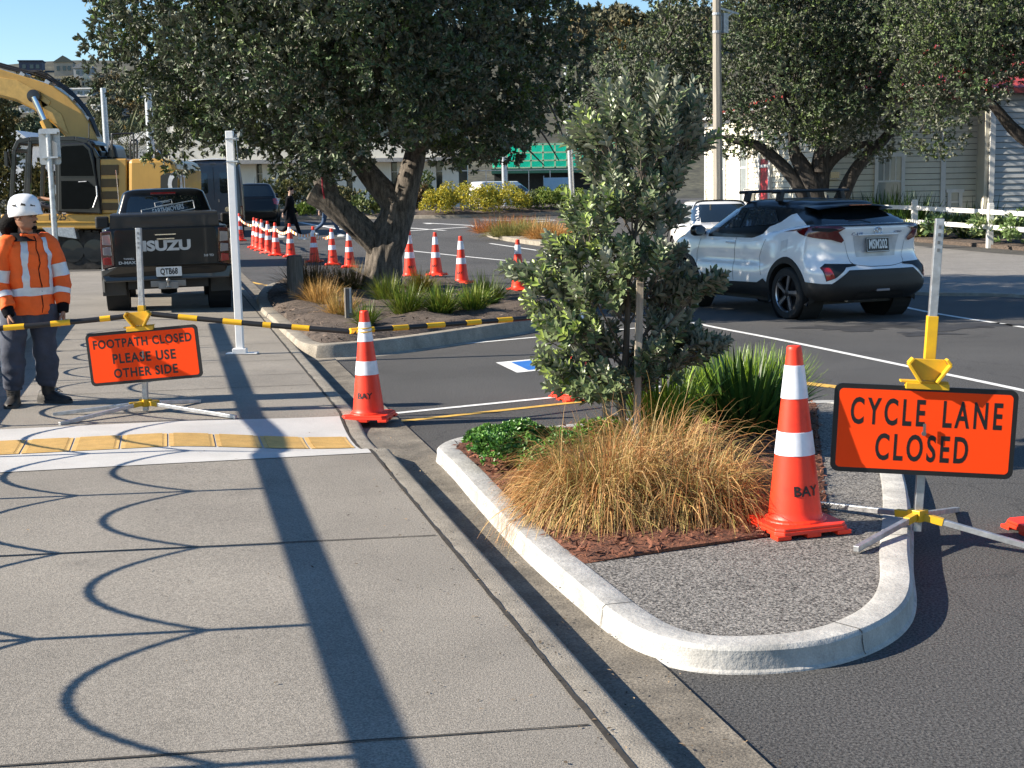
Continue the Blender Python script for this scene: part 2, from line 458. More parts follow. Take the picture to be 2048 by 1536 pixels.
arc = [(0.62+0.30*math.cos(a), 0.44+0.22*math.sin(a)) for a in np.linspace(R(60), R(330), 24)]
mb.grid([[sym(0.62+(x-0.62)*k, 0.44+(y-0.44)*k, .008) for k in (0.78, 1.0)] for x, y in arc])
quad(mb, 0.62, .80, 0.52, 0.58, .008); quad(mb, 0.62, 0.70, 0.4, 0.7, .008)
struct(mb.build('wheelchair_symbol', M_WLINE, fixn=False))

# ---- the near island: pale kerb, aggregate, mulch
def catmull(pts, k=6, closed=True):
    n = len(pts); out = []
    for i in range(n if closed else n-1):
        p0, p1, p2, p3 = [Vector(pts[(i+j-1) % n]) if closed else Vector(pts[min(max(i+j-1,0),n-1)]) for j in range(4)]
        for j in range(k):
            t = j/k
            out.append(0.5*((2*p1)+(p2-p0)*t+(2*p0-5*p1+4*p2-p3)*t*t+(3*p1-p0-3*p2+p3)*t**3))
    if not closed: out.append(Vector(pts[-1]))
    return out
def kerb_ring(name, outer, zt, width, batter, mat, fillmat, fillname, skirt=0.10, closed=True):
    n = len(outer); rows = []
    cen = sum((Vector(p) for p in outer), Vector())/n
    off = []
    for i in range(n):
        d = (outer[(i+1) % n]-outer[i-1]); d.z = 0; d.normalize()
        nrm = Vector((d.y, -d.x, 0))
        off.append(nrm)
    area = sum(outer[i].x*outer[(i+1)%n].y - outer[(i+1)%n].x*outer[i].y for i in range(n))
    sg = 1 if area > 0 else -1
    pr = [(skirt+batter, -0.02), (skirt*0.5+batter, 0.006), (batter*1.0, 0.013), (batter*0.45, zt*0.55), (0.006, zt-0.016), (0.0, zt-0.007), (-0.008, zt-0.001), (-0.02, zt), (-width+0.012, zt), (-width+.003, zt-0.004), (-width, zt-0.08)]
    mb = MB()
    rr = []
    for dd, z in pr:
        rr.append([outer[i] + off[i]*sg*dd + Vector((0,0,z)) for i in range(n)])
    mb.grid([list(r) for r in rr], close=True)
    struct(mb.build(name, mat, smooth=True, angle=24))
    inner = [outer[i] - off[i]*sg*(width-0.01) for i in range(n)]
    return inner
OUT = [(-0.41,8.35),(-0.46,8.62),(-0.36,8.92),(-0.12,9.12),(0.3,9.36),(1.1,9.78),(2.0,10.24),(2.36,10.32),(2.50,10.0),(2.42,9.2),(2.26,8.3),(2.08,7.42),(1.89,6.65),(1.69,5.94),(1.55,5.40),(1.42,5.08),(1.24,4.84),(1.03,4.69),(0.79,4.64),(0.60,4.68),(0.46,4.82),(0.36,5.06),(0.26,5.42),(0.05,6.22),(-0.18,7.27),(-0.32,7.95)]
OUT = [Vector((x*1.0294, y*1.0294, 0)) for x, y in OUT]
isl = catmull(OUT, 6)
inner = None
inner = kerb_ring('island_kerb', isl, IZ, 0.128, 0.012, M_NEWC, None, None, skirt=.018)
mb = MB()                                            # joints across the kerb
for k in (140, 128, 97, 76):
    p = isl[k % len(isl)]; q = isl[(k+1) % len(isl)]; d = (q-p).normalized(); nr = Vector((-d.y,d.x,0))
    mb = MB(); w_j = .002
    prj = [(.024,.008),(.016,.016),(.008,IZ*.55),(.005,IZ-.008),(-.008,IZ+.0012),(-.02,IZ+.0018),(-.122,IZ+.0018)]
    mb.grid([[p+nr*o_+d*e_+Vector((0,0,z_)) for e_ in (-w_j, w_j)] for o_, z_ in prj]); mb.build('kerb_joint', M_DIRT, bpy.data.objects['island_kerb'], fixn=False)
def fill_poly(name, poly, z, mat, mb=None, dens=0.12, amp=0.0, seed=1):
    xs_ = [p.x for p in poly]; ys_ = [p.y for p in poly]
    pts = [Vector((p.x, p.y)) for p in poly]
    n = len(pts)
    def inside(x, y):
        c = False; j = n-1
        for i in range(n):
            if (pts[i].y > y) != (pts[j].y > y) and x < (pts[j].x-pts[i].x)*(y-pts[i].y)/(pts[j].y-pts[i].y)+pts[i].x: c = not c
            j = i
        return c
    extra = []
    y = min(ys_)+dens/2
    while y < max(ys_):
        x = min(xs_)+dens/2
        while x < max(xs_):
            if inside(x, y): extra.append(Vector((x+random.uniform(-.2,.2)*dens, y+random.uniform(-.2,.2)*dens)))
            x += dens
        y += dens
    vv, ee, ff, *_ = delaunay_2d_cdt(pts+extra, [(i, (i+1) % n) for i in range(n)], [], 1, 1e-5)
    m = MB()
    V = []
    for i, p in enumerate(vv):
        dd = min((p-q).length for q in pts) if amp else 0
        V.append((p.x, p.y, z + (amp*min(dd/0.25, 1)*(0.6+0.4*math.sin(p.x*5.1+seed)*math.cos(p.y*4.3)) + (random.uniform(-.008,.008) if amp else 0))))
    m.add(V, [tuple(f) for f in ff])
    o = m.build(name, mat, smooth=True)
    return o
o = struct(fill_poly('island_aggregate', inner, IZ-.008, M_AGG, dens=0.3))
# mulch bed: inner ring cut by the edging line
a_, b_ = P(1185,1122,IZ), P(1600,1062,IZ)
def left_of(p): return (b_.x-a_.x)*(p.y-a_.y)-(b_.y-a_.y)*(p.x-a_.x) > 0
bed = []
nI = len(inner)
lim = []
for p in inner:
    q = Vector(p)
    # the right-hand part of the island is aggregate too: clamp to a line parallel to the right kerb
    xr = 1.45 + (q.y-6.38)*0.20
    if q.x > xr: q.x = xr
    lim.append(q)
for i, p in enumerate(lim):
    q = lim[(i+1) % nI]
    if left_of(p): bed.append(p)
    if left_of(p) != left_of(q):
        d0 = (b_.x-a_.x)*(p.y-a_.y)-(b_.y-a_.y)*(p.x-a_.x); d1 = (b_.x-a_.x)*(q.y-a_.y)-(b_.y-a_.y)*(q.x-a_.x)
        bed.append(p.lerp(q, d0/(d0-d1)))
bed2 = [bed[0]]
for p in bed[1:]:
    if (p-bed2[-1]).length > 0.015: bed2.append(p)
struct(fill_poly('mulch_bed', bed2, IZ-.003, M_MULCH, dens=0.06, amp=0.02))
# wood chips on the bed edge
def chips(name, pts, n, mat, zf, size=0.02):
    O = []; 
    xs_ = [p.x for p in pts]; ys_ = [p.y for p in pts]; m = len(pts)
    while len(O) < n:
        x, y = random.uniform(min(xs_), max(xs_)), random.uniform(min(ys_), max(ys_))
        c = False; j = m-1
        for i in range(m):
            if (pts[i].y > y) != (pts[j].y > y) and x < (pts[j].x-pts[i].x)*(y-pts[i].y)/(pts[j].y-pts[i].y)+pts[i].x: c = not c
            j = i
        if c: O.append((x, y, zf+random.uniform(0, .018)))
    O = np.array(O); Dr = rdir(n); Dr[:,2] *= .35; Nn = rdir(n)*0.5+np.array([0,0,1.0])
    V, Fq, k = leaf_arrays(O, Dr, Nn, RNG.uniform(.4,1.6,n)*size*1.6, RNG.uniform(.4,1.2,n)*size*.6, .1)
    tint = np.repeat(RNG.uniform(.45,1.7,(n,1))*np.array([[1,1,1]]), k, 0)
    o = raw(name, V, Fq, mat, None, tint); o['kind'] = 'stuff'
    o['label'] = 'loose bark chips'; o['category'] = 'bark mulch'
    return o
M_CHIP = pm('bark_chip', (0.17,0.065,0.035), 0.9, var=0.2, vscale=30, attr=True)
M_CHIP2 = pm('old_bark_chip', (0.17,0.125,0.095), 0.9, var=0.2, vscale=30, attr=True)
o = chips('bark_chips', bed2, 7500, M_CHIP, IZ+.006, .03); o['label'] = 'reddish bark mulch around the tussock in the kerbed bed'
# fallen leaf litter on the path and in the gutter
n = 760
O = np.array([ST(random.uniform(-2.2,0.0)*random.random()**1.5, random.uniform(-1,9), 0.115) for _ in range(200)] + [ST(random.gauss(0.02,.03), random.uniform(-1,9), 0.115) for _ in range(120)] + [ST(random.uniform(.16,.5), random.uniform(0,9), 0.024) for _ in range(440)])
for i, p in enumerate(O):
    s_, t_ = toST(p)
    if s_ < 0.1: O[i,2] = fz(min(s_,0), t_)+0.006
Dr = rdir(n); Dr[:,2] *= .1
V, Fq, k = leaf_arrays(O, Dr, rdir(n)*.3+np.array([0,0,1.]), RNG.uniform(.008,.022,n), RNG.uniform(.004,.011,n), .2)
lit = raw('leaf_litter', V, Fq, pm('litter', (0.05,0.035,0.02), .9, attr=True), None, np.repeat(np.where(RNG.uniform(size=(n,1)) < .2, 7.0, RNG.uniform(.4,2.4,(n,1)))*np.ones((1,3)), k, 0))
lit['kind'] = 'stuff'; lit['label'] = 'small dry leaf litter scattered on the footpath'; lit['category'] = 'leaf litter'

# ---- island with the big tree
TO = [(-2.12,14.85),(-1.6,14.98),(-0.9,15.75),(0.1,17.3),(0.85,19.0),(0.9,20.3),(0.3,22.0),(-0.5,24.0),(-1.6,26.6),(-3.2,27.6),(-4.3,26.4),(-4.15,23.5),(-3.6,20.4),(-3.0,18.0),(-2.5,16.0)]
ti = catmull([Vector((x, y, 0)) for x, y in TO], 5)
inner2 = kerb_ring('tree_island_kerb', ti, 0.15, 0.16, 0.05, M_KERBC, None, None, skirt=0.16)
struct(fill_poly('tree_bed', inner2, 0.147, M_MULCH2, dens=0.18, amp=0.12))
o = chips('bark_chips', inner2, 4500, M_CHIP2, 0.19, .035); o['label'] = 'grey brown bark mulch under the big tree'
# storm drain grate in the channel
g = thing('drain_grate', 'dark iron drain grate in the gutter beside the tree bed', 'drain', ST(0.30, 12.1, 0.012), R(13.5))
mb = MB()
for i in range(7): mb.box((0, -0.3+i*0.1, 0.012), (0.26, 0.045, 0.02))
mb.box((-.15,0,.012),(.04,.7,.022)); mb.box((.15,0,.012),(.04,.7,.022))
mb.build('grate_bars', pm('cast_iron', (0.03,0.03,0.03), .6, .6), g)
mb = MB(); mb.box((0,0,0.003),(0.3,.68,.004)); mb.build('pit', pm('void_black', (0.008,0.008,0.008), .9), g)
# kerb block lip behind the drain
for i_, (u, v, a_, b_) in enumerate(((1700,656,.55,.16),(1900,652,.75,.20),(1850,668,.3,.10))):
    c_ = P(u, v); k_ = 40; pts_ = []
    for j in range(k_):
        an = 2*math.pi*j/k_; rr_ = 1 + .35*math.sin(3*an+i_) + .25*math.sin(7*an+2*i_) + .15*math.sin(13*an)
        pts_.append((c_.x + a_*rr_*math.cos(an), c_.y + b_*2.2*rr_*math.sin(an), .004))
    mb = MB(); mb.add(pts_, [tuple(range(k_))]); struct(mb.build('oil_stain', pm('oil_stain_asphalt', (0.035,0.035,0.036), .7, var=.2, vscale=4, speck=.6, sscale=85)))
# ---- driveway apron and far pavement on the right
M_APR = pm('chip_seal', (0.21,0.20,0.185), 0.9, var=0.08, vscale=1.5, speck=0.5, sscale=70, bump=.6, bscale=90)
ap = [PG(1690,585), PG(1560,540), PG(1560,500), PG(1750,487), PG(1830,492), PG(1990,507), PG(2100,515), PG(2500,560), PG(2500,660), PG(2048,592)]
mb = MB(); mb.add([Vector((p.x,p.y,gz(p.x,p.y)+0.006)) for p in ap], [tuple(range(len(ap)))])
struct(mb.build('driveway', M_APR))
mb = MB()
kl = [PG(1500,520), PG(1690,573), PG(1840,590), PG(2048,596), PG(2500,640)]
kl = smooth_path(kl)
mb.grid([[Vector((p.x,p.y-.06,gz(0,p.y)-.01)), Vector((p.x,p.y-.05,gz(0,p.y)+.05)), Vector((p.x,p.y+.05,gz(0,p.y)+.06)), Vector((p.x,p.y+.25,gz(0,p.y)+.01))] for p in kl])
struct(mb.build('driveway_kerb', M_KERBC, smooth=True))
# planted verge behind the rail fence
mb = MB()
vg = [PG(1700,483), PG(1828,484), PG(1985,497), PG(2300,520)]
mb.grid([[Vector((p.x,p.y+.15,gz(0,p.y)-.01)), Vector((p.x,p.y+.15,gz(0,p.y)+.1)), Vector((p.x+.3,p.y+4,gz(0,p.y)+.22)), Vector((p.x+1,p.y+12,gz(0,p.y)+.25))] for p in vg])
struct(mb.build('verge', M_MULCH2, smooth=True))
# ---- far planted bank with its kerb
fb = [PG(300,442), PG(500,441), PG(640,438), PG(840,437), PG(960,435), PG(1080,431), PG(1200,428), PG(1500,425)]
fb = smooth_path(fb, 6)
mb = MB(); mb.grid([[Vector((p.x,p.y-.1,gz(0,p.y)-.02)), Vector((p.x,p.y-.08,gz(0,p.y)+.13)), Vector((p.x,p.y+.12,gz(0,p.y)+.14)), Vector((p.x,p.y+.13,gz(0,p.y)+.02))] for p in fb])
struct(mb.build('far_kerb', M_KERBC, smooth=True, angle=30))
mb = MB(); mb.grid([[Vector((p.x,p.y+.1,gz(0,p.y)+.1)), Vector((p.x,p.y+1.5,gz(0,p.y)+.35)), Vector((p.x,p.y+5,gz(0,p.y)+.45)), Vector((p.x,p.y+7,gz(0,p.y)-.2))] for p in fb])
struct(mb.build('planted_bank', M_MULCH2, smooth=True))
# ---- low plinth on the left of the path with the rope fence (just out of frame) that throws the long shadows
RAILX = lambda y: -1.36 - 0.2385*(y-7.97)            # where the rail's shadow runs
H_R = 1.42
dx = 1.023*(H_R-0.10)/math.tan(SUN_EL)
def fence_pt(y, z): return Vector((RAILX(y) - dx, y, z))
mb = MB()
y0, y1 = 9.6, 19.0
def pl(y, o, z): p = fence_pt(y, z); return Vector((p.x+o, y, z))
yy = np.linspace(y0, y1, 6)
mb.grid([[pl(y, .22, .08), pl(y, .22, .33), pl(y, .20, .345), pl(y, -.7, .345), pl(y, -.7, .05)] for y in yy])
mb.add([pl(y0,.22,.08), pl(y0,.22,.33), pl(y0,.20,.345), pl(y0,-.7,.345), pl(y0,-.7,.05)], [(0,1,2,3,4)])
o = mb.build('plinth_wall', M_NEWC); tag(o, 'low pale concrete plinth along the left edge of the footpath behind the worker', 'wall')
# ================================================================ STREET FURNITURE
M_GALV = pm('galvanised_steel', (0.50,0.51,0.52), 0.42, 0.75, var=0.16, vscale=18, bump=.15, bscale=60)
M_POSTW = pm('white_post_paint', (0.78,0.78,0.76), 0.5, var=0.04, vscale=6, streak=.1)
M_YPAINT = pm('yellow_bracket_paint', (0.72,0.42,0.01), 0.45, var=0.10, vscale=14, col2=(0.55,0.31,0.02))
M_SIGNO = pm('fluorescent_orange', (0.985,0.066,0.006), 0.6, var=0.015, vscale=5, spec=.15)
M_SIGNB = pm('sign_black', (0.008,0.008,0.008), 0.5, var=0.1)
M_CONE = pm('cone_orange', (0.92,0.045,0.012), 0.45, var=0.05, vscale=9, streak=.22, blotch=.16, blscale=9, col2=(0.80,0.035,0.010))
M_REFL = pm('reflective_white', (0.74,0.76,0.82), 0.38, var=0.07, vscale=14, streak=.12)
M_BARK = pm('bar_black', (0.012,0.012,0.013), 0.45)
M_BARY = pm('bar_yellow', (0.85,0.47,0.01), 0.45, var=.08)
M_ROPE = pm('rope', (0.25,0.2,0.13), 0.9)
M_STAKE = pm('stake_timber', (0.40,0.35,0.28), 0.9, var=0.15, vscale=3, stretch=(20,20,1.5), bump=.3, bscale=20)
M_TIMB = pm('weathered_timber', (0.16,0.145,0.125), 0.9, var=0.25, vscale=3, stretch=(14,14,1.2), bump=.5, bscale=14)
M_STEELD = pm('bolt_steel', (0.25,0.25,0.25), .4, .8)
# ---- rope fence along the path's left edge
fence = thing('rope_fence', 'rope fence with a round top rail on thin posts beside the footpath', 'fence', fence_pt(2.0, 0))
fo = Vector(fence_pt(2.0, 0))
def fl(y, z): return fence_pt(y, z) - fo
mb = MB(); mb.tube([fl(y, H_R) for y in np.linspace(1.2, 17.8, 14)], 0.046, 12); mb.build('top_rail', M_POSTW, fence, smooth=True)
py_ = [4.76 + 1.255*i for i in range(-2, 11)]
for y in py_:
    mb = MB(); mb.tube([fl(y, 0.05), fl(y, H_R)], 0.017, 8); mb.build('post', M_POSTW, fence, smooth=True)
for drop, sag in ((0.25, 0.25), (0.585, 0.25), (0.92, 0.22)):
    for a, b in zip(py_[:-1], py_[1:]):
        pts = []
        n = 40
        for i in range(n+1):
            t = i/n; pts.append(fl(a+(b-a)*t, H_R - drop - sag*4*t*(1-t)))
        mb = MB(); mb.tube(pts, [0.0100 + 0.0030*(i % 2) for i in range(n+1)], 8); mb.build('rope', M_ROPE, fence, smooth=True)

# ---- traffic cones (0.9 m)
RB, RT, HB = 0.132, 0.034, 0.055
def cr(z): return RB + (RT-RB)*(z-HB)/(0.9-HB)
def cone_proto(label, loc, rz, group, text=True):
    t = thing('traffic_cone', label, 'traffic cone', loc, rz, group, LEAN)
    mb = MB()
    a, b = 0.195, 0.160
    oc = [(a,b),(b,a),(-b,a),(-a,b),(-a,-b),(-b,-a),(b,-a),(a,-b)]
    for z0, z1, k in ((0.018, 0.038, 1.0), (0.038, 0.052, 0.97)):
        mb.prism(oc, lambda x, y: (x*k, y*k, z0), lambda x, y: (x*k*(.985), y*k*.985, z1))
    mb.lathe([(0.155,0.05),(0.150,0.060),(0.138,0.066)], 28)
    for x, y in ((a*.8,0),(-a*.8,0),(0,a*.8),(0,-a*.8),(b,b),(-b,b),(b,-b),(-b,-b)):
        mb.box((x, y, 0.010), (0.075, 0.075, 0.022))
    mb.build('base', M_CONE, t, bevel=.004)
    mb = MB()
    zz = [0.05, 0.062, 0.075]+list(np.linspace(0.1, 0.88, 12))
    pr = [(0.148,0.05),(0.138,0.062)] + [(cr(z), z) for z in zz[2:]] + [(0.036,0.893),(0.031,0.90),(0.022,0.901)]
    mb.lathe(pr, 32); mb.build('cone_body', M_CONE, t, smooth=True, angle=50)
    for z0, z1 in ((0.375, 0.488), (0.648, 0.808)):
        mb = MB(); mb.lathe([(cr(z0)+.0005, z0),(cr(z0)+.003, z0+.001),(cr((z0+z1)/2)+.003, (z0+z1)/2),(cr(z1)+.003, z1-.001),(cr(z1)+.0005, z1)], 32, cap=False)
        mb.build('reflective_band', M_REFL, t, smooth=True, angle=60)
    if text:
        def wrap(x, y, z):
            zz_ = 0.205 + y; r = cr(zz_)+.0035; an = -math.pi/2 + x/r
            return (r*math.cos(an), r*math.sin(an), zz_)
        text_obj('lettering', 'BAY', M_SIGNB, t, wrap, 0.068, sx=1.05, bold=0.0015)
    return t
GC = 'traffic cones closing the car park'
near = cone_proto('largest traffic cone, on the kerbed bed beside the cycle lane sign', P(1590,1057,IZ-.003), R(17), GC)
near.scale = (.96,)*3
kc = dup(near, P(738,838,.045), R(-9), 'traffic cone on the kerb at the pale crossing panel, holding the striped bar with elastic'); kc.scale = (.89,)*3
dup(near, P(2114,1066,0), R(12), 'traffic cone cut off by the picture edge beside the cycle lane sign')
dup(near, P(1157,797,0), R(20), 'traffic cone hidden behind the leafy young tree in the parking bay')
gc = [(821,560,.135,'traffic cone closest to the trunk of the big tree on its shaded side'),
      (873,556,.03,'traffic cone second from the big trunk, between two others behind the grassy tree bed'),
      (924,572,.02,'traffic cone rising behind the green tussocks at the end of the tree bed'),
      (1038,586,0,'traffic cone with its top beside the leaves of the young tree, past the tree bed'),
      (700,540,0,'traffic cone just left of the big trunk, under the stubbed limb'),
      (666,535,0,'traffic cone third of the loose line between the timber post and the big trunk'),
      (629,529,0,'traffic cone on the road right beside the timber post'),
      (582,519,0,'traffic cone partly behind the cut timber post'),
      (553,516,0,'nearest traffic cone of the tight row beside the black pickup'),
      (538,511,0,'traffic cone second in the tight row beside the black pickup'),
      (526,506,0,'traffic cone third in the tight row beside the black pickup'),
      (517,503,0,'traffic cone fourth in the tight row beside the black pickup'),
      (511,500,0,'farthest traffic cone of the tight row beside the black pickup'),
      (481,487,0,'farthest traffic cone, alone behind the white post')]
CONE_AT = {}
for i, (u, v, off, lb) in enumerate(gc):
    p = PG(u, v-5, off); CONE_AT[(u, v)] = p
    dup(near, p, R(RNG.uniform(-30, 30)), lb).scale = (1,1,1)
# elastic holding the bar on the kerb cone
cA = P(738,838,.045); cB = P(1157,797,0)
el = thing('elastic_cord', 'yellow elastic cord wound round the top of the kerb cone', 'cord', cA, 0, None, LEAN); el.scale = (.89,)*3
mb = MB()
for z in (0.735, 0.765): mb.tube([((cr(z)+.006)*math.cos(a), (cr(z)+.006)*math.sin(a), z+.008*math.sin(a)) for a in np.linspace(0, 2*math.pi, 20)], .0045, 6)
mb.build('cord_loop', M_BARY, el, smooth=True)
# tape between far cones
tape = MB()
far_t = [(481,487),(517,503),(553,516),(582,519),(629,529),(666,535)]
def top(k): return CONE_AT[k] + Vector((-.01, 0, 0.74))
TM = [pm('tape_white', (0.75,0.72,0.68), .5), pm('tape_orange', (0.85,0.25,0.03), .5)]
for a, b in zip(far_t[:-1], far_t[1:]):
    A, B = top(a), top(b); n = 16
    for i in range(n):
        q0, q1 = A.lerp(B, i/n), A.lerp(B, (i+1)/n)
        q0.z -= .12*4*(i/n)*(1-i/n); q1.z -= .12*4*((i+1)/n)*(1-(i+1)/n)
        tape.bar(q0, q1, .012, .07, i % 2)
o = tape.build('warning_tape', TM); tag(o, 'striped warning tape strung between the far cones', 'tape')

# ---- striped telescopic bars
def striped_bar(label, a, b, sag, pat, r=0.0195):
    t = thing('barrier_bar', label, 'barrier bar', a, 0, 'striped barrier bars')
    L = (b-a).length
    def pt(u): q = a.lerp(b, u) - a; q.z -= sag*4*u*(1-u); return q
    x = 0.0; k = 0
    for ln, colr in pat:
        if x >= 1: break
        x1 = min(1, x+ln/L)
        rr = r*(1.0 if colr == 'k' else 1.10)
        mk = MB(); mk.tube([pt(x), pt((x+x1)/2), pt(x1)], rr, 12)
        mk.build('black_sleeve' if colr == 'k' else 'yellow_sleeve', M_BARK if colr == 'k' else M_BARY, t, smooth=True, angle=50)
        x = x1
    return t
yS = 10.45
bc = D(284, 634, yS)
def pattern(k0, ky, kk, n=40):
    p = [(k0, 'k')]
    for i in range(n): p += [(ky, 'y'), (kk, 'k')]
    return p
striped_bar('striped barrier bar from the footpath sign to the worker side', D(268,631,yS), D(-160,668,10.2), 0.01, [(.17,'k'),(.075,'y'),(.21,'k'),(.14,'y'),(.185,'k'),(.145,'y'),(.20,'k'),(.145,'y'),(.3,'k')])
striped_bar('striped barrier bar between the footpath sign and the kerb cone', D(303,628,yS), D(713,664,10.42), 0.006, [(.20,'k'),(.14,'y'),(.19,'k'),(.14,'y'),(.155,'k'),(.06,'y'),(.155,'k'),(.13,'y'),(.2,'k'),(.2,'k')])
striped_bar('striped barrier bar from the kerb cone to the cone behind the young tree', D(700,662,10.40), D(1150,628,11.6), 0.006, [(.20,'y'),(.16,'k'),(.135,'y'),(.165,'k'),(.16,'y'),(.20,'k'),(.135,'y'),(.16,'k'),(.14,'y'),(.18,'k'),(.14,'y'),(.18,'k'),(.14,'y')])

# ---- portable signs
def rrect(w, h, r, n=6):
    pts = []
    for cx, cz, a0 in ((w/2-r, h/2-r, 0), (-w/2+r, h/2-r, 90), (-w/2+r, -h/2+r, 180), (w/2-r, -h/2+r, 270)):
        for i in range(n+1):
            a = R(a0+90*i/n); pts.append((cx+r*math.cos(a), cz+r*math.sin(a)))
    return pts
def portable_sign(label, foot, postdir, Hpost, board_c, bw, bh, yaw, roll, lines, legs, hub_h, foot_z, brz, text_kw):
    t = thing('road_sign', label, 'road sign', foot, yaw, 'portable orange road signs')
    Mi = Matrix.Translation(foot) @ Matrix.Rotation(yaw, 4, 'Z'); Mi = Mi.inverted()
    pd = Vector(postdir)
    def on(z): return pd*(z/pd.z)
    w = 0.038
    # board frame in local space
    Rm = Matrix.Rotation(roll, 3, 'Y')
    bc_ = Mi @ Vector(board_c)
    def bl(x, z, y=0): return bc_ + Rm @ Vector((x, y, z))
    yoff = bc_.y
    mb = MB()
    def sq(z0, z1, w, m=0): mb.bar(on(z0), on(z1), w, w, m, up=(0,1,0))
    sq(foot_z, Hpost, w)
    mb.build('post', M_GALV, t, bevel=.003)
    mb = MB()
    for i in range(4): mb.bar(on(Hpost-.03-i*.035)+Vector((0,-w/2-.001,0)), on(Hpost-.045-i*.035)+Vector((0,-w/2-.001,0)), .012, .003, up=(0,1,0))
    mb.build('latch_slot', M_STEELD, t)
    mb = MB(); mb.prism(rrect(bw, bh, .035), lambda x, z: bl(x, z, 0.012), lambda x, z: bl(x, z, -0.004)); brd = mb.build('board', M_SIGNB, t)
    e = 0.022
    mb = MB(); mb.prism(rrect(bw-2*e, bh-2*e, .02), lambda x, z: bl(x, z, -0.003), lambda x, z: bl(x, z, -0.0050)); mb.build('orange_face', M_SIGNO, brd)
    for txt, size, cx, cz, kw in lines:
        text_obj('lettering', txt, M_SIGNB, brd, lambda x, y, z: bl(cx+x, cz+y, -0.0056), size, **kw)
    mb = MB(); mb.lathe([(.001,0),(.011,0.0),(.011,.007),(.006,.010),(.001,.010)], 12, axis='Y'); 
    mb.box((0,-.008,0.02),(.012,.006,.055))
    bo = mb.build('bolt', M_STEELD, t); bo.location = bl(0.0, -0.01, -.017)
    # yellow bracket: clip plate, vee wings, sleeve
    mb = MB()
    bt = bl(0, bh/2)
    mb.box(bl(0.0, bh/2+.004, -.004), (bw*.235, .05, .028), Rm)
    mb.box(bl(-0.012, bh/2+.022, .012), (bw*.26, .05, .010), Rm)
    vee = [(-.042,.03),(.042,.03),(.088,.10),(.070,.128),(-.070,.128),(-.088,.10)]
    mb.prism(vee, lambda x, z: bl(x, bh/2+z, .006), lambda x, z: bl(x, bh/2+z, -.012))
    for sg in (-1, 1):
        mb.bar(bl(sg*.036, bh/2+.024, -.03), bl(sg*.094, bh/2+.108, -.03), .012, .055, up=(0,1,0))
        mb.bar(bl(sg*.094, bh/2+.108, -.03), bl(sg*.074, bh/2+.133, -.03), .012, .055, up=(0,1,0))
    mb.build('bracket', M_YPAINT, t, bevel=.002)
    if brz:
        mb = MB(); z0 = (bt.z+.12); mb.bar(on(z0), on(z0+brz), w+.010, w+.010, up=(0,1,0)); mb.build('sleeve', M_YPAINT, t, bevel=.002)
    # folding legs
    hubp = on(hub_h)
    mb = MB(); mb.box(hubp, (.085,.085,.04)); 
    hb = MB(); hb.box(hubp+Vector((0,0,.0)), (.07,.07,.055), (0,0,R(45))); hb.build('hub', M_YPAINT, t, bevel=.003)
    for q in legs:
        e_ = Mi @ Vector(q); d = (e_-hubp).normalized()
        mb = MB(); mb.bar(hubp+d*.04, e_, .026, .026); lg = mb.build('leg', M_GALV, t, bevel=.002)
        mb = MB(); mb.bar(hubp+d*.03, hubp+d*.12, .032, .034); mb.build('leg_clip', M_YPAINT, lg, bevel=.002)
    return t
f2 = D(1832,1050,6.52); hub2 = D(1834,1030,6.52)
top2 = D(1872,437,6.56)
ft = Vector((f2.x, f2.y, 0.0))
pd = top2 - f2
H2 = top2.z - 0.0
portable_sign('orange road sign reading CYCLE LANE CLOSED', ft, (pd.x/pd.z*1.0, 0.005, 1.0), top2.z-.0, D(1847,862,6.46), 0.825, 0.413, R(-6), R(2.6),
   [('CYCLE', .172, -.168, .076, dict(sx=.53, bold=.0035, space=1.36)), ('LANE', .172, .212, .076, dict(sx=.53, bold=.0035, space=1.36)), ('CLOSED', .172, -.005, -.088, dict(sx=.55, bold=.0035, space=1.3))],
   [P(1712,1098,IZ+.015), P(2125,1112,.014), P(1636,1008,IZ+.012), P(1914,1019,.014)], (hub2.z), D(1832,1062,6.52).z+.0, .20, {})
f1 = D(292,822,10.5); hub1 = D(292,805,10.5); top1 = D(277,456,10.5)
pd1 = top1-f1
portable_sign('orange road sign reading FOOTPATH CLOSED PLEASE USE OTHER SIDE', Vector((f1.x, f1.y, .1)), (pd1.x/pd1.z, 0.0, 1.0), top1.z-.1, D(288,711,10.42), 0.845, 0.392, R(-4), R(-4.6),
   [('FOOTPATH CLOSED', .088, 0, .105, dict(sx=.84, bold=.0025, space=1.13)), ('PLEASE USE', .098, -.0, -.01, dict(sx=.86, bold=.0028, space=1.14)), ('OTHER SIDE', .092, .0, -.118, dict(sx=.86, bold=.0028, space=1.14))],
   [P(106,829,.115), P(119,848,.115), P(472,834,.115), P(400,802,.115)], hub1.z-.1, .012, .05, {})

# ---- posts
wp = thing('sign_post', 'tall white square post bolted to the footpath beside the pickup', 'post', P(481,707,.108), 0, None, 0)
tp = D(459,262,14.45) - P(481,707,.108)
mb = MB(); mb.bar((0,0,0), tp, .075, .075, up=(0,1,0)); mb.build('post', M_POSTW, wp, bevel=.006)
mb = MB(); mb.box((0.02,0,.004),(.32,.14,.012)); mb.box((0,-.02,.03),(.14,.10,.05)); mb.build('base_plate', M_POSTW, wp, bevel=.004)
mb = MB(); mb.box(tp*.92+Vector((.066,.0,0)), (.006,.34,.28), (0,R(-2.8),R(10.5))); mb.build('sign_plate', pm('sign_back', (.42,.44,.45),.45,.5), wp)
mb = MB()
for k in (.965,.865): mb.box(tp*k+Vector((.02,0,0)), (.12,.10,.015))
mb.build('bracket', M_GALV, wp)
gp_b = Vector((D(121,640,18.6).x, 18.6, .1)); gp_t = D(97,268,18.6)
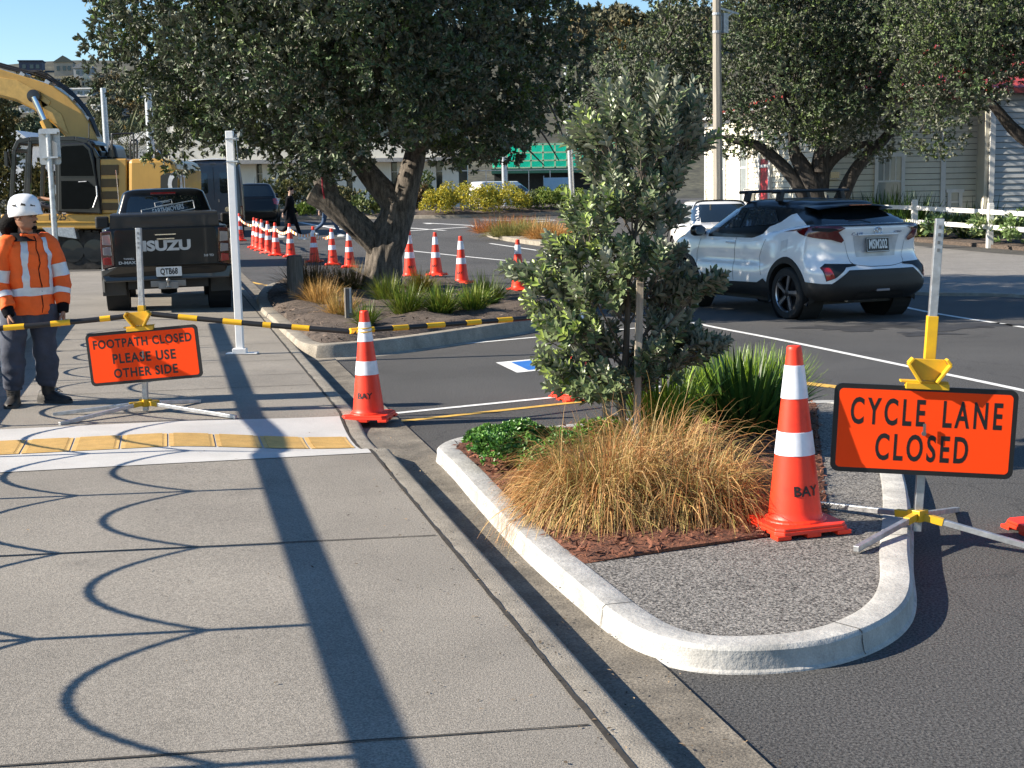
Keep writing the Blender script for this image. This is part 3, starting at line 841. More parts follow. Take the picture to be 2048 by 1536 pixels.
gp = thing('sign_post', 'grey round post with the back of a small sign, behind the worker', 'post', gp_b, 0)
d_ = gp_t-gp_b
mb = MB(); mb.tube([(0,0,0), d_], .038, 12); mb.build('post', M_GALV, gp, smooth=True)
mb = MB(); cS = d_*.935; mb.prism(rrect(.275,.46,.03), lambda x,z: (cS.x+x-.01, .05, cS.z+z), lambda x,z: (cS.x+x-.01, .056, cS.z+z)); mb.build('sign_plate', pm('sign_back', (.42,.44,.45),.45,.5), gp)
mb = MB()
for z in (.17,-.14): mb.box((cS.x,-.0,cS.z+z),(.24,.09,.022))
mb.build('bracket', M_GALV, gp)
# ---- cut timber posts
def timber(label, p, w, h, chain=False):
    t = thing('timber_post', label, 'post', p, R(20), 'weathered posts in the tree bed')
    mb = MB(); mb.lathe([(w*.5,-.05),(w*.52,h*.5),(w*.49,h-.02),(w*.40,h),(w*.1,h+.004)], 14); mb.build('shaft', M_TIMB, t, smooth=True)
    return t
timber('short cut round timber post among shaded grass at the road end of the tree bed', PG(592,604,.13), .24, .70)
st = thing('marker_stake', 'short square grey stake behind the kerb cone in the tree bed', 'post', P(698,650,.14), R(15))
mb = MB(); mb.box((0,0,.2),(.085,.085,.50)); mb.build('shaft', M_TIMB, st, bevel=.006)
mb = MB(); mb.box((0.018,-.045,.30),(.022,.006,.30)); mb.build('metal_strip', M_GALV, st)

# ---- timber power pole, street light poles
M_POLE = pm('power_pole_timber', (0.33,0.30,0.25), .9, var=.15, vscale=2, stretch=(12,12,.6), bump=.5, bscale=12)
pb = D(1437,405,37.5); pb.z = gz(0,37.5)-.1
pole = thing('power_pole', 'tall weathered timber power pole beside the white hatchback', 'power pole', pb, R(22.5), None, -.012)
mb = MB(); mb.lathe([(.135,0),(.115,5),(.10,9)], 8); mb.build('shaft', M_POLE, pole)
mb = MB()
for z in (5.75,6.2): mb.lathe([(.118,z),(.12,z+.03),(.118,z+.06)], 12, cap=False)
mb.box((.2,-.05,6.0),(.14,.16,.5)); mb.bar((.0,0,6.4),(.65,0,6.25),.05,.05); mb.bar((.2,0,6.1),(.5,0,6.3),.03,.03)
mb.build('cable_box', M_GALV, pole)
def street_pole(label, ub, vb, ut, vt, y, r, mat):
    a, b = D(ub,vb,y), D(ut,vt,y); a.z = gz(0,y)-.05
    a.x = D(ub,vb,y).x
    t = thing('light_pole', label, 'light pole', a, 0, 'pale metal poles across the car park')
    mb = MB(); mb.tube([(0,0,0), (b-a)*.5, b-a], [r, r*.95, r*.85], 12); mb.build('shaft', mat, t, smooth=True)
    mb = MB(); mb.lathe([(r*2.2,0),(r*2.2,.06),(r*1.3,.08),(r*1.3,.3),(r*1.02,.34)], 12); mb.build('base_plate', mat, t)
    return t
street_pole('pale metal pole rising behind the excavator cab', 217,320,206,176,55,.13,M_GALV)
street_pole('pale metal pole behind the excavator engine cover next to the big crown', 304,330,296,186,50,.15,M_GALV)
street_pole('thin steel pole behind the top of the young tree', 1146,420,1132,134,60,.12,M_GALV)
street_pole('thin steel pole in front of the green netting', 1010,372,1006,262,80,.16,M_GALV)
# stakes of the young tree
for u, v, u1, v1, w, lb in ((1272,905,1281,520,.042,'tall thin square timber stake right of the young tree stem'), (1243,885,1240,797,.045,'short thin pale stake in front of the young tree stem'), (1214,870,1211,775,.05,'short brown stake left of the young tree stem')):
    yy_ = 8.36 if v1 < 600 else 8.7; a, b = D(u, v, yy_), D(u1, v1, yy_)
    t = thing('tree_stake', lb, 'stake', a, 0, 'stakes around the young tree')
    mb = MB(); mb.bar((0,0,0), b-a, w, w, up=(0,1,0)); mb.build('shaft', M_STAKE, t, bevel=.003)
# ================================================================ PLANTS NEAR THE CAMERA
M_LEAF_Y = pm('young_tree_leaf', (0.150,0.200,0.085), 0.38, var=.10, vscale=20, spec=.45, trans=.10, attr=True, back=(0.26,0.28,0.22))
M_LEAF_T = pm('big_tree_leaf', (0.078,0.112,0.050), 0.46, var=.10, vscale=10, spec=.32, trans=.06, attr=True, back=(0.15,0.16,0.12))
M_BARKT = pm('tree_bark', (0.135,0.115,0.095), .95, var=.4, vscale=3.2, stretch=(7,7,1.3), bump=1.0, bscale=3.0, speck=.4, sscale=30)
M_TWIG = pm('twig', (0.11,0.09,0.07), .9)
M_GRASSB = pm('brown_tussock', (0.37,0.245,0.105), .6, var=.1, vscale=5, trans=.25, attr=True)
M_FLAX = pm('flax_leaf', (0.085,0.15,0.03), .42, var=.1, vscale=5, trans=.22, attr=True)
M_SHRUB = pm('shrub_leaf', (0.10,0.22,0.05), .38, var=.1, vscale=9, trans=.15, attr=True)

def blades(O, D0, L, W, droop, seg=6, tint=None, twist=0.4):
    """arching grass blades: O origins, D0 start directions"""
    n = len(O)
    D0 = D0/np.linalg.norm(D0, axis=1, keepdims=True)
    pts = [O]; d = D0.copy(); p = O.copy()
    st = (L/seg)[:, None]
    for i in range(seg):
        d = d + np.array([0,0,-1.0])*droop[:, None]*(0.3+i/seg)
        d /= np.linalg.norm(d, axis=1, keepdims=True)
        p = p + d*st; pts.append(p)
    hz = D0.copy(); hz[:,2] = 0
    side = np.stack([-hz[:,1], hz[:,0], RNG.normal(size=n)*twist*np.linalg.norm(hz,axis=1)+.02], 1)
    side /= (np.linalg.norm(side, axis=1, keepdims=True)+1e-9)
    V = []
    for i, q in enumerate(pts):
        f = i/seg
        w = (W*(0.6+0.8*f if f < .4 else 0.92)*(1-max(0, f-.45)/.55*0.92))[:, None]/2
        V.append(np.stack([q-side*w, q+side*w], 1))
    V = np.stack(V, 1)                                    # n, seg+1, 2, 3
    k = (seg+1)*2
    b = (np.arange(n)*k)[:, None, None]
    i = (np.arange(seg)*2)[None, :, None]
    Fq = (b+i+np.array([0,1,3,2])[None,None,:]).reshape(-1,4).astype(np.int32)
    T = None
    if tint is not None:
        T = np.repeat(tint, k, 0)
    return V.reshape(-1,3), Fq, T
def tussock(name, label, c, rad, L0, L1, n, W, palette, mat, cat='grass', elev=(20,88), droop=(.15,.4), group=None, asp=1.0, seg=6):
    az = RNG.uniform(0, 2*np.pi, n); el = np.radians(RNG.uniform(*elev, n)**1.0)
    r = rad*np.sqrt(RNG.uniform(0, 1, n))
    O = np.stack([r*np.cos(az)*asp, r*np.sin(az), np.zeros(n)], 1)
    az2 = az + RNG.normal(size=n)*.85
    Dr = np.stack([np.cos(el)*np.cos(az2)*asp, np.cos(el)*np.sin(az2), np.sin(el)], 1)
    pal = np.array(palette); t = pal[RNG.integers(0, len(pal), n)]*RNG.uniform(.65,1.3,(n,1))
    V, Fq, T = blades(O, Dr, RNG.uniform(L0, L1, n), RNG.uniform(.7,1.3,n)*W, RNG.uniform(*droop, n), seg, t)
    o = raw(name, V, Fq, mat, None, T); o.location = c
    tag(o, label, cat, group); return o
BR = [(1.25,1.2,1.1),(1.4,1.25,1.0),(.95,1.1,.8),(1.75,1.7,1.6),(1.15,.8,.6),(1.0,.65,.5),(.75,.95,.6)]
GT = 'brown tussocks in the kerbed bed'
def PB(u, v, z=.14): return P(u, v, z)
tussock('tussock_grass', 'largest brown tussock filling the front of the kerbed bed', Vector((.47,6.9,IZ)), .26, .34,.66, 5000, .0050, BR, M_GRASSB, elev=(28,88), droop=(.35,1.3), group=GT, seg=7)
tussock('tussock_grass', 'brown tussock beside the largest cone in the kerbed bed', Vector((.88,6.90,IZ)), .25, .32,.62, 3600, .0050, BR, M_GRASSB, elev=(28,88), droop=(.35,1.3), group=GT, seg=7)
tussock('tussock_grass', 'brown tussock in front of the young tree stakes', Vector((.78,7.60,IZ)), .26, .34,.66, 3400, .0050, BR, M_GRASSB, elev=(30,88), droop=(.35,1.25), group=GT, seg=7)
tussock('tussock_grass', 'reddish brown tussock overhanging the white kerb beside the low green shrub', Vector((.27,7.35,IZ)), .16, .26,.42, 1800, .0050, [(1.05,.75,.55),(1,.6,.4),(1.1,.9,.7),(.8,.8,.6)], M_GRASSB, elev=(22,85), droop=(.4,1.0), group=GT, seg=7)
# flax clumps behind
GR = [(1,1,1),(.8,.9,.8),(1.5,1.35,.7),(.6,.75,.6)]
tussock('flax_plant', 'dark green strappy flax beside the largest cone', P(1490,868,IZ), .15, .34,.64, 230, .040, [(.65,.8,.75),(.5,.65,.6),(.8,.9,.7)], M_FLAX, 'flax', (32,86), (.03,.10), 'flax clumps in the kerbed bed', seg=6)
tussock('flax_plant', 'bright lime strappy flax behind the dark flax and the young tree', Vector((1.60,9.65,IZ)), .30, .38,.56, 950, .016, [(2.6,2.2,1.0),(2.0,1.9,.9),(3.2,2.6,1.2),(1.3,1.4,.8)], M_FLAX, 'flax', (52,88), (.03,.14), 'flax clumps in the kerbed bed', seg=6)
tussock('flax_plant', 'small lime grass clump at the foot of the young tree', Vector((.95,8.9,IZ)), .16, .40,.62, 320, .014, [(2.6,2.2,1.0),(2.0,1.9,.9),(3.0,2.5,1.2)], M_FLAX, 'flax', (55,88), (.03,.16), 'flax clumps in the kerbed bed')
# grasses in the tree bed
GB = 'grass clumps in the tree bed'
YG = [(2.2,1.5,1.0),(1.4,1.3,.8),(2.8,1.9,1.4),(1.0,1.1,.6)]
for u, v, r, L, n, W, pal, mat, lb in (
    (640,612,.26,.48,420,.008,[(1.3,1.15,.8),(1.6,1.4,1.0),(.9,.9,.6)],M_GRASSB,'straw coloured grass clump left of the stake in the tree bed'),
    (680,636,.22,.42,380,.008,[(1.3,1.15,.8),(1.5,1.35,1.0),(.9,1.0,.6)],M_GRASSB,'straw coloured grass clump touching the grey stake'),
    (732,655,.12,.36,220,.012,[(1.1,1.0,.6),(1.6,1.2,.7)],M_FLAX,'small green clump just behind the kerb cone top'),
    (775,606,.2,.50,380,.012,[(1.6,1.1,.6),(1.1,1.0,.5),(1.9,1.2,.8)],M_FLAX,'orange green clump in front of the big trunk'),
    (812,634,.2,.52,420,.012,[(1.8,1.2,.7),(1.1,1.0,.5)],M_FLAX,'orange green clump nearest the kerb in front of the big trunk'),
    (882,632,.18,.48,340,.016,YG,M_FLAX,'largest strappy green clump in the tree bed'),
    (945,627,.18,.46,330,.016,YG,M_FLAX,'strappy green clump at the right end of the tree bed'),
    (975,612,.22,.55,380,.012,[(.8,.8,.5),(1,.7,.5)],M_FLAX,'dull brown green clump behind the last strappy one in the tree bed'),
    (840,590,.2,.5,300,.012,[(1.8,.9,.4),(2.2,1.0,.5)],M_FLAX,'rusty clump beside the big trunk on its shaded side'),
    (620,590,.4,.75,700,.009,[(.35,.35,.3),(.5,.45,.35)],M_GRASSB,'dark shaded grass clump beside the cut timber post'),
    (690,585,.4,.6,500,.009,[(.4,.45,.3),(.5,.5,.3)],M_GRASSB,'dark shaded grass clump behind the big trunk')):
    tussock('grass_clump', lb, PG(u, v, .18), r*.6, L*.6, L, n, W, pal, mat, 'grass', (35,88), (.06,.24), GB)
# low glossy shrub
def dome_leaves(name, label, c, rx, ry, rz, n, L, W, mat, pal, cat='shrub', group=None, lumps=7, lr=.45, six=False, parent=None, jitter=.9, shell=.25, up=.5, ros=1, sky=0.0):
    """leafy dome: leaves in rosettes on many overlapping lumps"""
    az = RNG.uniform(0, 2*np.pi, lumps); rr = np.sqrt(RNG.uniform(0,1,lumps))*.75
    zz = RNG.uniform(.15,.75,lumps)
    C = np.stack([rr*np.cos(az)*rx, rr*np.sin(az)*ry, zz*rz*(1-.35*rr)], 1)
    Lr = RNG.uniform(.7,1.2,(lumps,1))*lr*np.array([[rx,ry,rz]])
    m = n//ros
    k = RNG.integers(0, lumps, m)
    dr = rdir(m); dr[:,2] = np.where(dr[:,2] < -.35, -dr[:,2], dr[:,2])
    O = C[k] + dr*Lr[k]*(1-shell*RNG.uniform(0,1,(m,1))**1.5)
    keep = O[:,2] > .01; O, dr = O[keep], dr[keep]; m = len(O)
    O = np.repeat(O, ros, 0); dd = np.repeat(dr, ros, 0)
    Dr = dd*.7 + rdir(len(O))*jitter + np.array([0,0,up])
    Nr = dd + rdir(len(O))*.4
    V, Fq, kk = leaf_arrays(O, Dr, Nr, RNG.uniform(.7,1.2,len(O))*L, RNG.uniform(.8,1.2,len(O))*W, .2, six)
    pal = np.array(pal)
    t = pal[RNG.integers(0,len(pal),m)]*RNG.uniform(.75,1.25,(m,1)); t = np.repeat(t, ros, 0)
    o = raw(name, V, Fq, mat, parent, np.repeat(t, kk, 0))
    if not parent:
        o.location = c; tag(o, label, cat, group)
    return o
dome_leaves('low_shrub', 'low glossy green shrub in the corner of the white kerbed bed', Vector((.12,8.38,IZ)), .47,.56,.26, 11000, .030,.017, M_SHRUB, [(1,1,1),(.8,.95,.8),(1.3,1.3,.8),(.6,.8,.7),(1.6,1.5,1.2)], lumps=22, lr=.28, six=True, ros=5)
dome_leaves('low_shrub', 'small yellow green shrub between the low shrub and the stakes', Vector((.52,8.45,IZ)), .18,.25,.24, 1500, .03,.015, M_SHRUB, [(1.4,1.3,.6),(1,1,.8)], lumps=7, lr=.4, six=True, ros=5)

# ---- the young tree: stem, branches, long shoots set with paired leaves
yt_base = D(1246,868,8.55); yt_base.z = IZ
YT = thing('young_tree', 'young grey green tree with upright leafy shoots in the kerbed bed', 'tree', yt_base)
YD = 8.55
ppm = F/YD
def yt(u, v, dy=0.0): return D(u, v, YD) - yt_base + Vector((0, dy, 0))
stem = [Vector((0,0,-.03)), yt(1244,800), yt(1252,700), yt(1256,600), yt(1268,480), yt(1285,360), yt(1300,260)]
mb = MB(); mb.tube(stem, [.024,.022,.020,.017,.013,.009,.005], 8)
mb.tube([stem[1], yt(1270,700,.05), yt(1330,620,.1), yt(1350,560,.12)], [.015,.013,.010,.006], 6)
mb.tube([stem[1], yt(1215,720,-.05), yt(1160,640,-.05)], [.014,.011,.006], 6)
random.seed(21)
LO, LD, LN, LL, LW, LT = [], [], [], [], [], []
def shoot(p, d, L, bend, tone, size=1.0, start=.08):
    """one shoot with opposite leaf pairs"""
    d = Vector(d).normalized(); q = Vector(p)
    nst = max(5, int(L/.017)); step = L/nst
    a = random.uniform(0, math.pi); pts = [q.copy()]
    for i in range(nst):
        d = (d + Vector((0,0,bend)) + Vector((random.gauss(0,.02),random.gauss(0,.02),0))).normalized()
        q = q + d*step; pts.append(q.copy())
        if i/nst < start: continue
        u = d.orthogonal().normalized(); w = d.cross(u)
        f = i/nst
        for sg in (0, math.pi):
            r = u*math.cos(a+sg) + w*math.sin(a+sg)
            spread = 1.15*(1-f) + .45*f
            ld = (r*spread + d*(.75)).normalized()
            LO.append(q + Vector((0,0,0))); LD.append(ld); LN.append((d*.7 - r*.35 + Vector((random.gauss(0,.42),random.gauss(0,.42),.1+random.gauss(0,.3)))).normalized())
            sz = size*(.050+.020*math.sin(math.pi*min(1, f*1.1+.1)))*random.uniform(.85,1.12)
            LL.append(sz); LW.append(sz*.52)
            tt = random.uniform(.8,1.15)
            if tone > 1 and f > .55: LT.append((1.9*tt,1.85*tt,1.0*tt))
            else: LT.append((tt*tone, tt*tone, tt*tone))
        a += 1.57 + random.gauss(0,.15)
    mb.tube([pts[0], pts[len(pts)//2], pts[-1]], [.0035,.0028,.0014], 4, cap=False)
def stem_at(z):
    for a, b in zip(stem[:-1], stem[1:]):
        if a.z <= z <= b.z: return a.lerp(b, (z-a.z)/(b.z-a.z))
    return stem[-1].copy()
# crown built from lobes (image position of each lobe's middle, width, height, depth offset)
LOBES = [ # u, v, ru, rv, dy, n, up, tone (paints the sunlit left brighter, the right darker)
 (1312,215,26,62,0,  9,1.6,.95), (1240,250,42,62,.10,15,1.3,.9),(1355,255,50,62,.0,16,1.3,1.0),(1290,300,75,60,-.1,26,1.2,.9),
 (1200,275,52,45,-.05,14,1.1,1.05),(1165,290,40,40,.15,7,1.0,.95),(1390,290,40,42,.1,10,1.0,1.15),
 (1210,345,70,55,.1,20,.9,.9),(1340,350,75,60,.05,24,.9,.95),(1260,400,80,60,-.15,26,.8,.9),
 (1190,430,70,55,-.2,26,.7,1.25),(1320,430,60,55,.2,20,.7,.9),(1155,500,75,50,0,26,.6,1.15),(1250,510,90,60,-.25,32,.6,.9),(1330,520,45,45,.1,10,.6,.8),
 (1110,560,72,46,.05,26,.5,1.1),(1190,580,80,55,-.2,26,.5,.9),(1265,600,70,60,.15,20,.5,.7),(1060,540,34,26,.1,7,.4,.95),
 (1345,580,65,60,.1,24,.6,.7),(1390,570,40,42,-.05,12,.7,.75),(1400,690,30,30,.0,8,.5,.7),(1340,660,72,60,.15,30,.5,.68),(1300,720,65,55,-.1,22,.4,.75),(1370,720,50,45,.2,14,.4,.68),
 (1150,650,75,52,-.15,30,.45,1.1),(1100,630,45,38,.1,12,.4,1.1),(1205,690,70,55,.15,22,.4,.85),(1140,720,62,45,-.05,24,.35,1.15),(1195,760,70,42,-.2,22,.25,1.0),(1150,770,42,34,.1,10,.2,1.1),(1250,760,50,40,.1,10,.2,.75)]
for (u, v, ru, rv, dy, n, upb, tone) in LOBES:
    if v < 380: ru *= .78; u = 1282 + (u-1282)*.90
    c = yt(u, v, dy); rx, rz = ru/ppm, rv/ppm; ry = max(rx, .14)*1.05
    o = stem_at(max(.35, c.z - .30 - .5*abs(c.x-stem_at(max(.3,min(c.z,1.9))).x)))
    mid = o.lerp(c, .6) + Vector((0,0,-.04))
    mb.tube([o, mid, c - Vector((0,0,rz*.4))], [.008,.006,.004], 5, cap=False)
    for i in range(int(n*(.75 if upb >= 1.2 else .95 if upb >= .9 else 1.6))):
        th = random.uniform(0, 2*math.pi); rr = random.random()**.6
        p = c + Vector((rx*rr*math.cos(th)*.72, ry*rr*math.sin(th), random.uniform(-1,.30)*rz*.75))
        out = Vector(((p.x-o.x)*.9/max(rx*3,.2), (p.y-o.y)*1.0/max(ry*3,.2), upb*.9)) + Vector((random.gauss(0,.28),random.gauss(0,.3),random.gauss(0,.12)))
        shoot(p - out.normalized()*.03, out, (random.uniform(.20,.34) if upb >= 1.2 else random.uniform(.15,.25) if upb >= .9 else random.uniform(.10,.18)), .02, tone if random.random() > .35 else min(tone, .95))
yt_trunk = mb.build('trunk', M_TWIG, YT, smooth=True, fixn=False)
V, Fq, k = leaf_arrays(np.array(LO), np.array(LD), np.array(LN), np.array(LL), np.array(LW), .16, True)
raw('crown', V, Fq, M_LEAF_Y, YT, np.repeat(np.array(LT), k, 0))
print('young tree leaves', len(LO))
# ================================================================ VEHICLES
def crv(pts, k):
    """Catmull-Rom through a list of points, k steps per span"""
    out = []
    n = len(pts); pts = [Vector(p) for p in pts]
    for i in range(n-1):
        p1, p2 = pts[i], pts[i+1]
        p0 = pts[i-1] if i > 0 else p1*2-p2
        p3 = pts[i+2] if i+2 < n else p2*2-p1
        for j in range(k):
            t = j/k
            out.append(0.5*((2*p1)+(p2-p0)*t+(2*p0-5*p1+4*p2-p3)*t*t+(3*p1-p0-3*p2+p3)*t**3))
    out.append(pts[-1]); return out
def interp(tab, x):
    if x <= tab[0][0]: return tab[0][1]
    for (a, va), (b, vb) in zip(tab[:-1], tab[1:]):
        if x <= b:
            t = (x-a)/(b-a); t = t*t*(3-2*t); return va + (vb-va)*t
    return tab[-1][1]
class Shell:
    """car-body skin: stacked half outlines (front centre -> rear centre), mirrored. Frame: +Y forward, X right."""
    def __init__(s, rows, kz=5, kx=5, cap_top=True):
        half = [[Vector(p) for p in crv(r, kx)] for r in rows]
        cols = list(zip(*half))
        fine = [crv(c, kz) for c in cols]
        g = [list(r) for r in zip(*fine)]            # rows x cols, right half
        s.rows = []
        for r in g:
            full = r + [Vector((-p.x, p.y, p.z)) for p in r[-2:0:-1]]
            s.rows.append(full)
        s.cap = cap_top
    def mesh(s, cut=None):
        n = len(s.rows[0]); vs = [p.copy() for r in s.rows for p in r]
        fs = []
        for i in range(len(s.rows)-1):
            for j in range(n):
                fs.append((i*n+j, i*n+(j+1) % n, (i+1)*n+(j+1) % n, (i+1)*n+j))
        if s.cap:
            fs.append(tuple((len(s.rows)-1)*n + j for j in range(n)))
        if cut:                                       # wheel openings: (y, z, r)
            keep = []
            for f in fs:
                c = sum((vs[i] for i in f), Vector())/len(f)
                if len(f) == 4 and abs(c.x) > .5 and any((c.y-y)**2+(c.z-z)**2 < r*r for y, z, r in cut): continue
                keep.append(f)
            fs = keep
            used = set(i for f in fs for i in f)
            for i, v in enumerate(vs):
                if i in used and abs(v.x) > .5:
                    for y, z, r in cut:
                        d = math.hypot(v.y-y, v.z-z)
                        if d < r*1.02 or (d < r*1.0+.0):
                            k = r/max(d, 1e-4); v.y = y+(v.y-y)*k; v.z = z+(v.z-z)*k
        return vs, fs
    def bvh(s):
        vs, fs = s.mesh(); return BVHTree.FromPolygons(vs, fs)
def densify(poly, step):
    out = []
    n = len(poly)
    for i in range(n):
        a, b = Vector(poly[i]), Vector(poly[(i+1) % n]); k = max(1, int((b-a).length/step))
        out += [a.lerp(b, j/k) for j in range(k)]
    return out
def patch(bvhs, poly, view, off=0.004, step=0.03, thick=0.0, sym=False):
    """panel laid on a shell: outline given in a side ('L','R') , 'rear', 'front' or 'top' elevation. returns MB"""
    poly = densify([Vector(p) for p in poly], step)
    n = len(poly)
    xs_ = [p.x for p in poly]; ys_ = [p.y for p in poly]
    extra = []
    y = min(ys_)+step
    def inside(x, y):
        c = False; j = n-1
        for i in range(n):
            if (poly[i].y > y) != (poly[j].y > y) and x < (poly[j].x-poly[i].x)*(y-poly[i].y)/(poly[j].y-poly[i].y)+poly[i].x: c = not c
            j = i
        return c
    while y < max(ys_):
        x = min(xs_)+step
        while x < max(xs_):
            if inside(x, y): extra.append(Vector((x, y)))
            x += step*1.3
        y += step*1.3
    vv, ee, ff, *_ = delaunay_2d_cdt(poly+extra, [(i, (i+1) % n) for i in range(n)], [], 1, 1e-6)
    V = []; last = None
    for p in vv:
        if view == 'rear': o, d = Vector((p.x, -6, p.y)), Vector((0,1,0))
        elif view == 'front': o, d = Vector((p.x, 6, p.y)), Vector((0,-1,0))
        elif view == 'L': o, d = Vector((-4, p.x, p.y)), Vector((1,0,0))
        elif view == 'R': o, d = Vector((4, p.x, p.y)), Vector((-1,0,0))
        else: o, d = Vector((p.x, p.y, 5)), Vector((0,0,-1))
        best = None
        for b in bvhs:
            h = b.ray_cast(o, d)
            if h[0] is not None and (best is None or h[3] < best[3]): best = h
        if best is None:
            V.append(None); continue
        nn = best[1]
        if nn.dot(d) > 0: nn = -nn
        nn = (nn - d*1.0).normalized()
        V.append(best[0] + nn*off)
    good = [v for v in V if v is not None]
    for i, v in enumerate(V):
        if v is None:
            p = vv[i]
            def key(q):
                return (Vector((q.x, q.z)) if view in ('rear','front') else Vector((q.y, q.z)) if view in 'LR' else Vector((q.x, q.y))) - p
            V[i] = min(good, key=lambda q: key(q).length).copy() if good else Vector((0,0,0))
    mb = MB(); mb.add(V, [tuple(f) for f in ff]); return mb
M_WHITE = pm('pearl_white_paint', (0.80,0.80,0.79), 0.22, var=.02, vscale=2, coat=1.0)
M_WHITE2 = pm('white_paint', (0.78,0.78,0.77), 0.25, var=.02, vscale=2, coat=1.0)
M_BLACKP = pm('black_paint', (0.005,0.006,0.007), 0.3, var=.05, vscale=2, coat=.35, spec=.3)
M_GLASS = pm('tinted_glass', (0.008,0.012,0.013), 0.03, var=.02, spec=.9, coat=.6)
M_GLASSS = pm('side_glass', (0.035,0.048,0.062), 0.03, var=.3, vscale=1.5, spec=1.0, coat=1.0)  # bluish base paints the reflected sky into the side windows
M_PLAST = pm('dark_plastic', (0.014,0.0145,0.015), 0.55, var=.1, vscale=30, bump=.05, bscale=300)
M_TYRE = pm('tyre_rubber', (0.014,0.014,0.014), 0.8, var=.2, vscale=20, bump=.2, bscale=60)
M_RIMD = pm('dark_alloy', (0.05,0.05,0.055), .3, .8)
M_RIML = pm('bright_alloy', (0.42,0.42,0.44), .28, .9)
M_RED = pm('red_lens', (0.10,0.004,0.006), 0.12, coat=1.0, var=.1)
M_REDB = pm('bright_red_lens', (0.32,0.010,0.010), 0.12, coat=1.0, var=.1)
M_SMOKE = pm('smoked_red_lens', (0.07,0.010,0.011), 0.15, coat=1.0, var=.1)
M_CLEAR = pm('clear_lens', (0.26,0.26,0.28), 0.1, .3, coat=1.0, var=.1)
M_CHROME = pm('chrome', (0.75,0.75,0.76), 0.1, 1.0, var=.02)
M_PLATE = pm('plate_black', (0.01,0.01,0.011), .4)
M_PLATEW = pm('plate_white', (0.74,0.74,0.72), .4)
M_GAP = pm('panel_gap', (0.01,0.01,0.01), .8)
def wheel(parent, x, y, r, w, rimr, spokes, two_tone=True, name='wheel', rimmat=None):
    sg = 1 if x > 0 else -1
    mb = MB()
    pr = [(rimr, -w/2), (rimr+.02, -w/2-.004), (r-.025, -w/2), (r-.006, -w/2+.02), (r, -w/2+.05), (r, w/2-.05), (r-.006, w/2-.02), (r-.025, w/2), (rimr+.02, w/2+.004), (rimr, w/2), (rimr-.02, w/2-.03)]
    mb.lathe(pr, 40, axis='X', cap=False)
    t = mb.build(name, M_TYRE, parent, smooth=True, angle=35); t.location = (x, y, r)
    mb = MB()
    f = sg*(w/2-.02)
    mb.lathe([(rimr-.012, sg*(w/2-.05)), (rimr-.012, f), (rimr+.004, f+sg*.012), (rimr+.004, sg*(w/2-.05))], 40, axis='X', cap=False)
    mb.lathe([(.001, sg*(w/2-.10)),(rimr-.01, sg*(w/2-.10))], 40, axis='X', cap=False, mi=1)
    for k in range(spokes):
        a0 = 2*math.pi*k/spokes + .3
        for da, mi in ((0, 0),(.17, 1 if two_tone else 0)):
            a = a0+da
            c, s_ = math.cos(a), math.sin(a); c2, s2 = math.cos(a+.22), math.sin(a+.22)
            mb.bar((f-sg*.012, c*.035, s_*.035), (f-sg*.006, c2*(rimr-.005), s2*(rimr-.005)), .045 if da == 0 else .035, .03, mi, up=(1,0,0))
    mb.lathe([(.055, f-sg*.03),(.055, f+sg*.0),(.03, f+sg*.008),(.001, f+sg*.008)], 16, axis='X', cap=False, mi=1)
    mb.build('rim', [rimmat or M_RIML, M_RIMD], t, smooth=True, angle=30)
    return t
def under(parent, L, W, z0, z1):
    mb = MB(); mb.box((0, 0, (z0+z1)/2), (W, L, z1-z0)); mb.build('underbody', M_PLAST, parent)
def plate(parent, txt, c, w, h, dark=True, rot=None):
    c = Vector(c)
    Rm = Euler(rot or (0,0,0)).to_matrix()
    def pl_(x, z, y): return c + Rm @ Vector((x, y, z))
    mb = MB(); mb.prism(rrect(w, h, .012), lambda x, z: pl_(x, z, .004), lambda x, z: pl_(x, z, -.006))
    o = mb.build('number_plate', M_PLATE if dark else M_PLATEW, parent)
    if dark:
        # white rim line
        for (a, b) in (((-w/2+.008, 0),(.004, h-.02)), ((w/2-.008, 0),(.004, h-.02)), ((0, h/2-.008),(w-.02, .004)), ((0, -h/2+.008),(w-.02, .004))):
            pass
        mb = MB()
        ou, inn = rrect(w-.008, h-.008, .012), rrect(w-.018, h-.018, .008)
        n = len(ou); mb.add([pl_(x, z, -.0075) for x, z in ou]+[pl_(x, z, -.0075) for x, z in inn], [(i, (i+1) % n, n+(i+1) % n, n+i) for i in range(n)])
        mb.build('plate_border', M_PLATEW, o, fixn=False)
    text_obj('lettering', txt, M_PLATEW if dark else M_PLATE, o, lambda x, y, z: pl_(x, y, -.0085), h*.86, sx=.70, bold=.0035, space=1.02)
    return o

